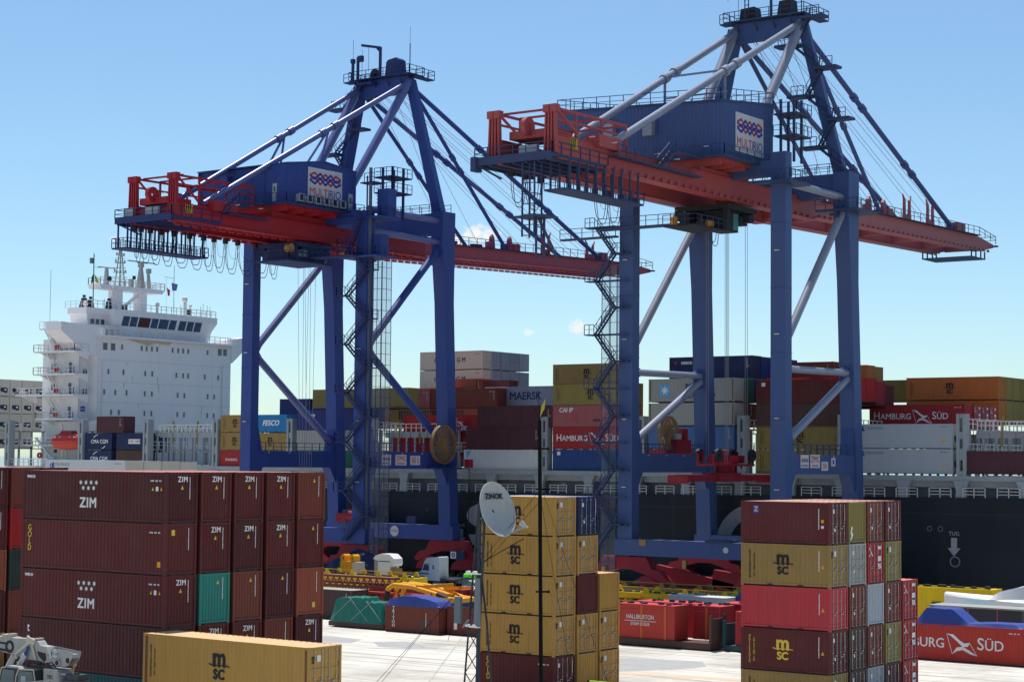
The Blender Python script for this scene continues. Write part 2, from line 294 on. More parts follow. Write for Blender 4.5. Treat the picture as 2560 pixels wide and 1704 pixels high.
def cmeshes(L, H, reefer=False):
    key = (L, H, reefer)
    if key in CM: return CM[key]
    hl, hw = L/2, WD/2; r = {}
    n = int((L-.3)/.285)
    if reefer: prof = [(-hl+.15, 0), (hl-.15, 0)]; d = 0
    else: prof = profile(n, -hl+.15, hl-.15, .036)
    r['side_near'] = sheet(prof, lambda x, d, z: (x, -hw+.012+d, z), .17, H-.08).mesh('side_panel')
    r['side_far'] = sheet(prof, lambda x, d, z: (x, hw-.012-d, z), .17, H-.08).mesh('side_panel')
    pr = profile(int(L/.42), -hl+.1, hl-.1, -.02) if not reefer else prof
    r['roof'] = sheet(pr, lambda x, d, y: (x, y, H-.014+(d if d < 0 else 0)), -hw+.06, hw-.06).mesh('roof_panel')
    pe = profile(9, -hw+.16, hw-.16, .04)
    r['end_pos'] = sheet(pe, lambda y, d, z: (hl-.035-d, y, z), .12, H-.1).mesh('end_panel')
    r['end_neg'] = sheet(pe if not reefer else [(-hw+.1, 0), (hw-.1, 0)], lambda y, d, z: (-hl+.035+d, y, z), .12, H-.1).mesh('end_panel')
    f = MB()
    for sx in (-1, 1):
        for sy in (-1, 1):
            f.box(min(sx*hl, sx*(hl-.15)), max(sx*hl, sx*(hl-.15)), min(sy*hw, sy*(hw-.14)), max(sy*hw, sy*(hw-.14)), .12, H-.12)
            for z0, z1 in ((0, .118), (H-.118, H)):
                f.box(min(sx*(hl+.004), sx*(hl-.178)), max(sx*(hl+.004), sx*(hl-.178)), min(sy*(hw+.004), sy*(hw-.162)), max(sy*(hw+.004), sy*(hw-.162)), z0, z1)
        f.box(min(sx*hl, sx*(hl-.06)), max(sx*hl, sx*(hl-.06)), -hw+.14, hw-.14, H-.115, H-.008)
        f.box(min(sx*hl, sx*(hl-.1)), max(sx*hl, sx*(hl-.1)), -hw+.16, hw-.16, .10, .19)
    for sy in (-1, 1):
        f.box(-hl+.178, hl-.178, min(sy*hw, sy*(hw-.06)), max(sy*hw, sy*(hw-.06)), H-.085, H-.012)
        f.box(-hl+.178, hl-.178, min(sy*hw, sy*(hw-.05)), max(sy*hw, sy*(hw-.05)), .085, .20)
    r['frame'] = f.mesh('frame')
    u = MB().box(-hl+.05, hl-.05, -hw+.08, hw-.08, .02, .1)
    if L < 7:
        for px in (-1.03, 1.03):
            u.box(px-.19, px+.19, -hw-.006, hw+.006, .03, .155)  # shade of the fork pockets put in as dark proud plates
    for px in (-.55, .0, .55):
        u.box(hl-.02, hl+.008, px-.275, px+.275, .0, .10)  # shaded openings under the end, painted as dark plates
    r['floor'] = u.mesh('floor')
    # doors on the +X end
    for k, (a, bb) in (('l', (-hw+.15, -.012)), ('r', (.012, hw-.15))):
        dmb = MB()
        pz = [(.13, 0), (.42, 0), (.47, .03), (.72, .03), (.77, 0), (H*.38, 0), (H*.38+.05, .03), (H*.38+.3, .03), (H*.38+.35, 0), (H*.62, 0), (H*.62+.05, .03), (H*.62+.3, .03), (H*.62+.35, 0), (H-.12, 0)]
        m = len(pz); dmb.add([(hl-.05-d, a, z) for z, d in pz]+[(hl-.05-d, bb, z) for z, d in pz], [(i, i+1, m+i+1, m+i) for i in range(m-1)])
        r['door_'+k] = dmb.mesh('door')
        w = bb-a
        for j, fr in enumerate((.27, .8)):
            rm = MB(); yy = a+w*fr; rm.tube((hl-.015, yy, .1), (hl-.015, yy, H-.1), .02, 6)
            for z in (.16, .7, 1.3, H-.2): rm.box(hl-.045, hl+.004, yy-.05, yy+.05, z-.03, z+.03)
            rm.box(hl-.03, hl+.012, min(yy, yy+.3*(1 if fr < .5 else -1)), max(yy, yy+.3*(1 if fr < .5 else -1)), .98+.12*j, 1.03+.12*j)
            r['rod_%s%d' % (k, j)] = rm.mesh('lock_rod')
    # refrigeration machinery
    if reefer:
        q = MB().box(hl-.06, hl-.01, -hw+.14, hw-.14, .12, H-.1); r['machine'] = q.mesh('cooling_unit')
        g = MB().prism([(-.75, .95), (-.55, .78), (.0, .74), (.1, .62), (.6, .62), (.78, .8), (.78, 1.35), (.6, 1.52), (-.6, 1.5), (-.75, 1.35)], 'x', hl-.012, hl+.01); r['grille'] = g.mesh('grille')
        g2 = MB().box(hl+.01, hl+.02, .12, .5, 1.0, 1.3); r['panel'] = g2.mesh('control_panel')
    CM[key] = r
    return r
def marks_mesh(n, h, w, seed, col=True):
    """small unreadable code lines: rows of tiny plates"""
    rr = random.Random(seed); mb = MB()
    for i in range(n):
        if col: z = -i*h*1.35; x0 = 0; mb.box(-w/2*rr.uniform(.6, 1), w/2*rr.uniform(.6, 1), -.004, 0, z-h/2, z+h/2)
        else:
            x = i*w*1.4
            if rr.random() > .12: mb.box(x-w/2, x+w/2*rr.uniform(.4, 1), -.004, 0, -h/2, h/2)
    return mb
MK = {}
def marks(kind, parent, loc, face, mat=None):
    if kind not in MK:
        MK[kind] = {'vcode': lambda: marks_mesh(11, .085, .075, 3).mesh('code_marking'), 'code': lambda: marks_mesh(10, .09, .07, 5, False).mesh('code_marking'),
                    'plate': lambda: MB().box(-.13, .13, -.004, 0, -.16, .16).mesh('placard'), 'tri': lambda: MB().prism([(-.11, -.12), (.11, -.12), (0, .12)], 'y', -.004, 0).mesh('warning_triangle')}[kind]()
    rz = 0 if face == 'y' else pi/2
    o = place(MK[kind].name.split('.')[0], MK[kind], mat or mWHITE, parent, loc=loc, rot=(0, 0, rz)); return o
def star_poly(n, r0, r1, cx, cz, ph=pi/2):
    return [(cx+(r0 if i % 2 == 0 else r1)*cos(ph+i*pi/n), cz+(r0 if i % 2 == 0 else r1)*sin(ph+i*pi/n)) for i in range(2*n)]
def emblem_flag(t, x, z, s, y, mat):
    mb = MB()
    mb.prism([(x-s, z+.62*s), (x-.55*s, z+.6*s), (x-.1*s, z+.22*s), (x+.22*s, z+.05*s), (x+.58*s, z+.12*s), (x+.45*s, z-.14*s), (x+.1*s, z-.2*s), (x-.25*s, z+.12*s), (x-.7*s, z+.47*s)], 'y', y-.005, y)
    mb.prism([(x-.62*s, z-.68*s), (x-.35*s, z-.25*s), (x+.05*s, z-.16*s), (x+.5*s, z-.36*s), (x+1.08*s, z-.72*s), (x+.6*s, z-.62*s), (x+.1*s, z-.38*s), (x-.3*s, z-.46*s)], 'y', y-.0055, y-.0005)
    for a, b in (((-1, .62), (-.62, -.68)), ((.55, .1), (1.05, -.7))):
        mb.beam((x+a[0]*s, y-.003, z+a[1]*s), (x+b[0]*s, y-.003, z+b[1]*s), .004, .035*s)
    mb.build('emblem', mat, t)
def logo_m(t, cx, cz, s, face, at, mat):
    """lower-case m with a wave bar over the two letters sc; s = total height"""
    f = (lambda u, z: (u, at, z)) if face == 'y' else (lambda u, z: (at, u, z))
    text('m', .92*s, mat, t, f(cx, cz+.25*s), face, bold=.035, sx=.92, depth=.005)
    text('SC', .46*s, mat, t, f(cx, cz-.30*s), face, bold=.055, sx=1.02, depth=.005)
    mb = MB(); pr = [(cx-.50*s, cz+.035*s), (cx-.38*s, cz-.005*s), (cx-.05*s, cz-.005*s), (cx+.3*s, cz+.0*s), (cx+.50*s, cz-.035*s), (cx+.50*s, cz+.01*s), (cx+.3*s, cz+.045*s), (cx-.05*s, cz+.035*s), (cx-.36*s, cz+.035*s), (cx-.46*s, cz+.075*s)]
    (mb.prism(pr, 'y', at-.005, at) if face == 'y' else mb.prism(pr, 'x', at, at+.005)); mb.build('logo_bar', mat, t)
def decorate(t, L, H, deco, seed=0):
    hl, hw = L/2, WD/2; Y = -hw+.006; X = hl-.028; XD = hl-.012
    for d in deco.split():
        if d == 'msc': logo_m(t, -.15 if L < 7 else -.3, H*.53, H*.54, 'y', Y, mBLK); 
        elif d == 'mscY': logo_m(t, -.15, H*.53, H*.54, 'y', Y, mYEL)
        elif d == 'mscdoor': logo_m(t, -.86, H*.78, .42, 'x', hl-.04, mBLK); marks('plate', t, (hl-.04, -.45, H*.8), 'x')
        elif d in ('med', 'medY'):
            mt = mBLK if d == 'med' else mYEL
            text('MEDITERRANEAN', .17, mt, t, (-hl+.62, Y, H*.50), 'y', vertical=True, bold=.02); text('SHIPPING CO', .17, mt, t, (-hl+.92, Y, H*.49), 'y', vertical=True, bold=.02)
        elif d == 'zim':
            for i, (a, b) in enumerate([(-.66, .32), (-.22, .32), (.22, .32), (.66, .32), (-.44, 0), (0, 0), (.44, 0)]):
                MB().prism(star_poly(6, .155, .075, -.33+a, H*.70+b-.12), 'y', Y-.005, Y).build('logo_star', mWHITE, t)
            text('ZIM', .80, mWHITE, t, (-.33, Y, H*.36), 'y', bold=.032, sx=1.0, spacing=1.12)
            text('WWINCON', .24, mWHITE, t, (-hl+.75, Y, H-.38), 'y', bold=.03, sx=.55)
            marks('code', t, (hl-1.25, Y, H-.5), 'y'); 
            for i, m in enumerate((mYEL, mWHITE, mORG)): marks('tri' if i != 1 else 'plate', t, (hl-1.1+i*.34, Y, H-.95), 'y', m).scale = (.8, 1, .8)
        elif d == 'zimend':
            text('ZIM', .43, mWHITE, t, (X, .06, H-.42), 'x', bold=.03, spacing=1.12); marks('tri', t, (X, .02, H-.86), 'x', mYEL); marks('vcode', t, (X, .62, H-.34), 'x')
        elif d == 'plainend': marks('tri', t, (X, .25, H-.5), 'x', mYEL); marks('vcode', t, (X, .66, H-.3), 'x')
        elif d == 'yst': marks('plate', t, (X, -.6 if seed % 2 else .35, H*.22 if seed % 2 == 0 else H-.5), 'x', mYEL); marks('vcode', t, (X, .6, H-.3), 'x')
        elif d == 'gold':
            text('GOLD', .5, mYEL, t, (-hl+.75, Y, H*.62), 'y', vertical=True, bold=.01, sx=.9); marks('code', t, (hl-1.25, Y, H-.5), 'y'); marks('plate', t, (hl-.5, Y, .62), 'y', mORG)
        elif d == 'tex': text('tex', .75, mWHITE, t, (-hl+.85, Y, H*.6), 'y', vertical=True, bold=.02, sx=.8)
        elif d == 'capital': text('CAPITAL', .62, mLBLUE, t, (-hl+5.2, Y, H*.62), 'y', bold=.012, spacing=1.1)
        elif d == 'maersk' or d == 'sealand':
            q = .52*H; cx = -hl+2.35
            MB().box(cx-q/2, cx+q/2, Y-.003, Y, H*.5-q/2, H*.5+q/2).build('emblem_square', mLBLUE, t)
            MB().prism(star_poly(7, q*.42, q*.17, cx, H*.5), 'y', Y-.008, Y-.002).build('emblem_star', mWHITE, t)
            if d == 'maersk': text('MAERSK', 1.55, mDNAVY, t, (1.25, Y, H*.5), 'y', bold=.022, sx=1.0)
            else:
                text('MAERSK', 1.15, mDNAVY, t, (1.3, Y, H*.64), 'y', bold=.02); text('SEALAND', 1.0, mDNAVY, t, (1.3, Y, H*.27), 'y', bold=.012)
        elif d in ('hsud', 'hsudbig'):
            k = 1.0 if d == 'hsud' else 1.05
            x = textrow([('H', 1.25*k), ('AMBURG', 1.0*k)], mWHITE, t, -hl+.6, Y, H*.5-.36*k, .012)
            emblem_flag(t, x+1.35, H*.5, 1.2, Y-.001, mWHITE)
            textrow([('S', 1.25*k), ('\u00dcD', 1.05*k)], mWHITE, t, x+2.65, Y, H*.5-.36*k, .012)
            marks('code', t, (hl-1.3, Y, H-.4), 'y')
        elif d == 'hsend': emblem_flag(t, hl-1.7, H*.45, 1.0, Y-.001, mWHITE)
        elif d == 'hs20': textrow([('H', .62), ('AMBURG', .5)], mWHITE, t, -1.9, Y, H*.5-.2, .008); emblem_flag(t, 2.0, H*.5, .55, Y-.001, mWHITE)
        elif d == 'cma':
            text('CMA CGM', .86, mWHITE, t, (.2, Y, H*.48), 'y', bold=.018, sx=.94, spacing=1.05)
            for sg in (1, -1): MB().prism([(.2-sg*1.35, H*.48+sg*.72), (.2-sg*1.0, H*.48+sg*.98), (.2-sg*.35, H*.48+sg*1.16), (.2-sg*.35, H*.48+sg*1.08), (.2-sg*.95, H*.48+sg*.86), (.2-sg*1.27, H*.48+sg*.6)], 'y', Y-.006, Y).build('logo_arc', mWHITE, t)
        elif d == 'cma2':
            MB().box(-.35, 2.2, Y-.003, Y, H*.5-.36, H*.5+.36).build('logo_panel', mWHITE, t); text('CMA', .58, mLRED, t, (.28, Y-.004, H*.5), 'y', bold=.018, sx=.85); text('CGM', .58, mDNAVY, t, (1.58, Y-.004, H*.5), 'y', bold=.018, sx=.85)
        elif d == 'cmaw': text('CMA CGM', 1.0, mDNAVY, t, (-.2, Y, H*.52), 'y', bold=.02, sx=1.0, spacing=1.5); marks('code', t, (hl-1.3, Y, H-.5), 'y', mDNAVY)
        elif d == 'seaco': text('seaco', .72, mWHITE, t, (-hl+2.6, Y, H-.72), 'y', bold=.03); MB().box(-hl+.75, -hl+1.15, Y-.004, Y, H-.85, H-.6).build('logo_dot', mLRED, t)
        elif d == 'fesco': text('FESCO', 1.05, mWHITE, t, (-.1, Y, H*.52), 'y', bold=.04, sx=1.05, shear=.3)
        elif d == 'cai': text('CAI IP', .8, mWHITE, t, (-hl+2.0, Y, H-.62), 'y', bold=.03, shear=.15); MB().box(-hl+2.9, -hl+3.8, Y-.003, Y, H*.28, H*.62).build('repair_patch', flat('patch_red', (.42, .07, .07)), t); MB().box(-hl+6.2, -hl+7.3, Y-.003, Y, H*.25, H*.38).build('repair_patch', flat('patch_dark', (.12, .04, .05)), t)
        elif d == 'cronos':
            text('CRONOS', .42, mDNAVY, t, (-hl+2.6, Y, H-.5), 'y', bold=.0, spacing=1.3, sx=1.1); MB().ring((-hl+.95, Y-.003, H-.62), 'y', .12, .26, .006, 14).prism([(-hl+1.1, H-.35), (-hl+1.35, H-.2), (-hl+1.35, H-.6), (-hl+1.5, H-.9), (-hl+1.15, H-.8)], 'y', Y-.006, Y).build('emblem', flat('emblem_blue', (.05, .08, .35)), t)
            marks('code', t, (hl-1.4, Y, H-.35), 'y', mDNAVY); marks('plate', t, (hl-1.05, Y, .9), 'y', mORG); marks('tri', t, (hl-1.05, Y, 1.4), 'y', mORG)
        elif d == 'triton': text('TRITON', .40, mWHITE, t, (-hl+.95, Y, H*.56), 'y', vertical=True, bold=.01, sx=1.1); MB().box(.7, 2.1, Y-.003, Y, .2, 1.3).build('repair_patch', flat('patch_brown', (.10, .045, .03)), t); marks('vcode', t, (1.6, Y, H-.6), 'y')
        elif d == 'gate': MB().box(-hl+.75, -hl+1.1, Y-.003, Y, .5, 2.2).build('label_plate', mWHITE, t); text('G', .3, mBLK, t, (-hl+.92, Y-.004, 2.03), 'y', bold=.02)
        elif d == 'zflag':
            MB().box(-hl+.85, -hl+1.25, Y-.003, Y, H-.75, H-.25).build('emblem_square', flat('emblem_blue2', (.04, .06, .35)), t); text('Z', .42, mYEL, t, (-hl+1.05, Y-.004, H-.5), 'y', bold=.03)
            marks('vcode', t, (hl-.75, Y, H-.45), 'y'); marks('plate', t, (hl-.5, Y, H-1.15), 'y', mORG).scale = (.7, 1, .6); marks('plate', t, (hl-.5, Y, H-1.5), 'y').scale = (.7, 1, .5)
        elif d == 'code40': marks('code', t, (hl-1.3, Y, H-.5), 'y'); marks('vcode', t, (hl-.5, Y, H-.5), 'y')
        elif d == 'vc': marks('vcode', t, (hl-.75, Y, H-.4), 'y'); marks('tri', t, (hl-.5, Y, H-1.3), 'y', mORG)
        elif d == 'doormark':
            marks('vcode', t, (hl-.035, .92, H-.35), 'x').scale = (1.8, 1, .7); marks('plate', t, (hl-.035, -.62, H-.55), 'x').scale = (.8, 1, .8); marks('plate', t, (hl-.035, -.45, .9), 'x').scale = (.7, 1, .5)
        elif d == 'hsdoor':
            marks('plate', t, (hl-.035, .62, H-.35), 'x').scale = (2.4, 1, .6)
            for z in (H*.6, H*.42): marks('plate', t, (hl-.035, .62, z), 'x').scale = (2, 1, 1)
            MB().beam((hl-.03, -.95, H-.3), (hl-.03, -.45, H-.85), .02, .07).beam((hl-.03, -.95, H-.85), (hl-.03, -.6, H-.6), .02, .06).build('emblem', mWHITE, t)
        elif d == 'graf': MB().prism([(-1.0, .25), (-.8, .25), (-.55, .6), (-.75, .75), (-.62, 1.0), (-.8, 1.1), (-.95, .7), (-.82, .5)], 'x', X, X+.005).build('graffiti', mWHITE, t)
        elif d == 'bl': MB().box(-hl+.7, -hl+1.2, Y-.003, Y, H-.75, H-.3).build('label_plate', mWHITE, t)
        elif d == 'bluecorner': MB().prism([(-hl+.3, H-.2), (-hl+1.2, H-.2), (-hl+.5, H-1.3)], 'y', Y-.003, Y).build('emblem', mLBLUE, t)
        elif d == 'rustends': 
            for x in (-hl+.16, hl-.16): MB().box(x-.13, x+.13, Y-.002, Y+.004, .2, H-.15).build('rust_stain', paint('rust_stain', (.16, .055, .025), dirt=.6), t)
def container(label, xr, y, z, L, H, color, end='door', deco='', reefer=False, rz=0, group=None, rust=.35, seed=0, cat='shipping container', roofc=None):
    """xr = X of the near right bottom corner, y = Y of the long face, z = underside"""
    c = Vector((-L/2, WD/2, 0)); c.rotate(Matrix.Rotation(rz, 3, 'Z'))
    t = thing('shipping_container', label, cat, (xr+c.x, y+c.y, z+.004), rz, group)
    r = cmeshes(L, H, reefer); m = cm(color, rust)
    place('frame', r['frame'], m, t); place('side_panel', r['side_near'], m, t); place('side_panel', r['side_far'], m, t)
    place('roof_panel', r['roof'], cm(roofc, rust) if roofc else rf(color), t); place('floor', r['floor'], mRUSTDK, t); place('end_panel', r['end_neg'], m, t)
    if reefer and end == 'door': 
        place('cooling_unit', r['machine'], cm('cream'), t); place('grille', r['grille'], cm('navy'), t); place('control_panel', r['panel'], mWHITE, t)
    elif end == 'door':
        for k in 'lr':
            d = place('door', r['door_'+k], m, t)
            for j in (0, 1): place('lock_rod', r['rod_%s%d' % (k, j)], mROD, d)
    else: place('end_panel', r['end_pos'], m, t)
    if deco: decorate(t, L, H, deco, seed)
    return t
# ------------------------------------------------------------------ yard stacks
H9, H8 = 2.896, 2.591
TIER = ['topmost', 'second down', 'third down', 'fourth down', 'bottom']
ROW = ['front row', 'second row', 'third row', 'fourth row', 'fifth row']
def stack(name, xr, y0, pitch, L, H, cols, rz=0, group=None):
    """cols[row][tier from top of a full five] = (colour, look, end, deco, seed) or None"""
    for i, c in enumerate(cols):
        off = Vector((0, i*pitch, 0)); off.rotate(Matrix.Rotation(rz, 3, 'Z'))
        for k, s in enumerate(c):
            if s is None: continue
            col, look, end, deco = s[:4]; z = (4-k)*H
            jx = random.uniform(-.025, .025)
            cx = ' '.join(deco.split())
            container('%s, %s, %s of %s' % (look, TIER[k], ROW[i], name), xr+off.x+jx, y0+off.y, z, L, H, col, end, cx, False, rz, group, seed=k+i)
mz = lambda c, e='zimend', dz='': (c, '%s container with white letters' % {'maroon': 'maroon', 'maroon2': 'dark maroon'}.get(c, c), 'blank', e+' '+dz)
stack('big left stack', -77.25, 74.4, 2.723, 12.192, H9, [
    [('maroon2', 'maroon container with white stars and letters', 'blank', 'zim zimend'), ('maroon', 'maroon container with yellow vertical letters', 'blank', 'gold yst', 1), ('maroon', 'maroon container with stars and big white letters', 'blank', 'zim zimend'), ('maroon2', 'dark maroon container with white vertical letters', 'blank', 'tex'), ('dkteal', 'dark teal container with faded letters', 'blank', 'capital')],
    [mz('maroon'), mz('maroon'), ('teal', 'bright teal container with corrugated end', 'blank', 'plainend'), mz('maroon'), ('brown', 'plain brown container', 'blank', 'plainend')],
    [mz('maroon'), mz('maroon2'), ('redbrown', 'plain red-brown container', 'blank', 'plainend'), mz('maroon'), ('maroon', 'plain maroon container', 'blank', 'plainend')],
    [mz('maroon'), mz('maroon'), ('maroon2', 'plain dark maroon container', 'blank', 'plainend'), ('brown', 'brown container with yellow sticker', 'blank', 'yst', 1), ('maroon', 'plain maroon container', 'blank', 'plainend')],
    [('brown', 'plain brown container', 'blank', 'plainend'), ('maroon', 'plain maroon container', 'blank', 'plainend'), ('orangebrown', 'orange-brown container with yellow sticker', 'blank', 'yst'), mz('maroon2'), ('maroon', 'plain maroon container', 'blank', 'plainend')],
], group='maroon containers of the big left stack')
stack('stack at the left edge', -107, 85.27, 2.73, 12.192, H9, [
    [('maroon', 'plain maroon container', 'blank', 'plainend'), ('maroon', 'maroon container with code letters', 'blank', 'plainend'), ('orangebrown', 'orange-brown container with sticker', 'blank', 'yst'), ('maroon2', 'dark maroon container', 'blank', 'plainend'), ('tan', 'tan container', 'blank', 'vc')],
    [('brown', 'plain brown container', 'blank', 'plainend'), ('brightred', 'bright red container', 'blank', 'vc'), ('dkgreen', 'dark green container', 'blank', 'vc'), ('brown', 'red-brown container', 'blank', 'plainend'), ('redbrown', 'red-brown container', 'blank', 'plainend')],
    [('maroon2', 'plain dark maroon container', 'blank', 'plainend'), ('maroon', 'plain maroon container', 'blank', 'plainend'), ('maroon', 'plain maroon container', 'blank', 'plainend'), None, None],
], group='containers at the left edge')
MS = lambda e='': ('ochre', 'ochre container with black logo and doors', 'door', 'msc med mscdoor'+e)
stack('middle stack', -69.43, 101.5, 2.70, 6.058, H8, [
    [('ochre', 'ochre container with black logo and doors', 'door', 'msc mscdoor'), MS(), MS(), MS(), ('maroon', 'maroon container with yellow vertical letters', 'door', 'gold doormark')],
    [('navy', 'navy blue container with doors', 'door', 'doormark'), ('ochre', 'ochre container with doors', 'door', 'mscdoor'), ('maroon', 'maroon container with corrugated end', 'blank', 'vc'), ('ochre', 'ochre container with doors', 'door', 'mscdoor'), ('ochre', 'ochre container with corrugated end', 'blank', '')],
    [None, None, ('ochre', 'ochre container with corrugated end', 'blank', ''), ('ochre', 'ochre container with scratched doors', 'door', 'mscdoor'), ('ochre', 'ochre container with doors', 'door', 'mscdoor')],
], rz=radians(.11), group='ochre containers of the middle stack')
stack('right stack', -50.91, 103.85, 2.695, 6.058, H8, [
    [('maroon', 'maroon container with small blue and yellow emblem', 'door', 'zflag doormark'), ('tan', 'tan container with black logo', 'door', 'msc med vc mscdoor'), ('coral', 'coral red container', 'door', 'vc'), ('maroon', 'maroon container with yellow logo', 'door', 'mscY medY vc doormark'), ('tan', 'tan container with rusty patches', 'door', 'med mscdoor')],
    [('olive', 'olive yellow container with white graffiti', 'blank', 'graf'), ('greige', 'grey container with doors', 'door', 'doormark'), ('brown', 'brown container with doors', 'door', 'doormark'), ('dkbrown', 'dark brown container with doors', 'door', 'doormark'), ('dkbrown', 'dark brown container with doors', 'door', 'doormark')],
    [('redbrown', 'red-brown container with doors', 'door', 'doormark'), ('red', 'red container with white door plates', 'door', 'hsdoor'), ('ltgrey', 'light grey container with corrugated end', 'blank', ''), ('brown', 'brown container with doors', 'door', 'doormark'), ('midgrey', 'blue-grey container with doors', 'door', 'doormark')],
    [('maroon', 'maroon container with doors', 'door', 'doormark'), ('olive', 'olive container with doors', 'door', 'mscdoor'), ('brown', 'brown container with doors', 'door', 'doormark'), ('olive', 'olive yellow container with doors', 'door', 'mscdoor'), ('maroon2', 'dark maroon container with doors', 'door', 'doormark')],
    [None, None, ('red', 'red container with white door plates', 'door', 'hsdoor'), ('red', 'red container with doors and white plates', 'door', 'hsdoor'), ('red', 'red container with white plates on its doors', 'door', 'hsdoor')],
], rz=radians(.7), group='containers of the right stack')
container('dark grey container with pale roof behind the right stack', -58.6, 127.5, 5.9, 6.058, H8, 'dkgrey', 'blank', '', roofc='cream')
container('dark box carrying the grey container behind the right stack', -58.6, 127.5, .0, 6.058, 2.896*2.03, 'dkgrey', 'blank', '')
# the single ochre box on a second container in front of the big left stack
container('long ochre container with black logo and rusty corners, in the foreground', -64.0, 71.7, 2.9, 12.192, H9, 'ochre', 'door', 'msc med mscdoor rustends', rz=radians(-.9))
container('maroon container under the long ochre one in the foreground', -64.05, 71.7, 0, 12.192, H9, 'maroon2', 'door', '', rz=radians(-.9))
# boxes in the middle of the yard
container('brown 20 foot container under a blue tarpaulin with white vertical letters', -101.9, 131, 0, 6.058, H8-.2, 'brown', 'blank', 'triton', seed=1)
container('brown container with a white vertical plate next to the dish mast', -95.6, 131.9, 0, 6.058, H8-.1, 'brown', 'blank', 'gate')
container('dark topped brown container behind the green tarpaulin', -117.0, 137, 0, 6.058, H8+.25, 'dkbrown', 'blank', 'vc', roofc='greige')
container('dark red container with a white diamond mark behind the yellow pipe frame', -113.6, 150, -.0, 12.192, 2.4, 'crimson', 'blank', '', roofc='crimson')
container('dark red container beside the dish mast behind the brown ones', -101.3, 150.6, 0, 12.0, 2.4, 'crimson', 'blank', '', roofc='coral')
container('orange red container with large white letters and flag emblem, at the right edge', -52.3, 140, 0, 12.192, 2.85, 'signalred', 'blank', 'hsudbig')
container('white flat topped container behind the red steam boxes', -83.9, 150, .0, 6.058, 3.1, 'midgrey', 'blank', '', roofc='white')
# white refrigerated boxes seen over the big left stack
container('long white container with a blue emblem standing behind the big left stack', -145, 133.7, 12.03, 12.192, H9, 'white', 'door', 'cronos', reefer=True)
for i, lab in enumerate(('second', 'third', 'fourth')):
    container('cream refrigerated container, %s of the row behind the long white one' % lab, -145, 136.4+2.6*i, 11.95, 12.192, H9, 'cream', 'door', '', reefer=True)
for i in range(4):
    for k in range(4):
        container('grey container below the long white one, %s, %s' % (ROW[i], TIER[1+k]), -145.1, 133.7+2.6*i, (3-k)*2.98, 12.192, H9, 'ltgrey', 'blank', '', group='grey block behind the big left stack')
# ------------------------------------------------------------------ ship to shore cranes
def rail(mb, pts, h=1.1, step=1.6, r=.035, close=False):
    """guard rail: posts, top and middle bars along a 3D polyline"""
    pts = [Vector(p) for p in pts]
    if close: pts.append(pts[0])
    up = Vector((0, 0, h))
    for a, b in zip(pts, pts[1:]):
        mb.beam(a+up, b+up, 2*r, 2*r); mb.beam(a+up*.52, b+up*.52, 1.4*r, 1.4*r)
        n = max(1, round((b-a).length/step))
        for i in range(n+1):
            p = a.lerp(b, i/n); mb.box(p.x-r, p.x+r, p.y-r, p.y+r, p.z, p.z+h)
    return mb
def stairs(mb, a, b, w=.7, axis=None):
    """flight from a up to b with treads, stringers and hand rails"""
    a = Vector(a); b = Vector(b); d = b-a; hd = Vector((d.x, d.y, 0)).normalized(); s = Vector((-hd.y, hd.x, 0))*(w/2)
    for k in (-1, 1):
        mb.beam(a+s*k, b+s*k, .08, .22); u = Vector((0, 0, 1.0)); mb.beam(a+s*k+u, b+s*k+u, .06, .06)
        for i in range(4):
            p = a.lerp(b, (i+.5)/4)+s*k; mb.beam(p, p+u, .05, .05)
    n = max(3, int(abs(d.z)/.30))
    for i in range(n):
        p = a.lerp(b, (i+.5)/n); mb.hexa([p-s-hd*.14, p+s-hd*.14, p+s+hd*.14, p-s+hd*.14], [q+Vector((0, 0, .05)) for q in (p-s-hd*.14, p+s-hd*.14, p+s+hd*.14, p-s+hd*.14)])
    return mb
def joint_tube(mb, p, q, r, joints=(.5,), n=10):
    p = Vector(p); q = Vector(q); mb.tube(p, q, r, n); d = (q-p).normalized()
    for j in joints:
        c = p.lerp(q, j)
        for k in (-1.3, 1.3): mb.tube(c+d*(k-.45), c+d*(k+.45), r*1.45, 10)
        mb.tube(c-d*1.0, c+d*1.0, r*.8, 8)
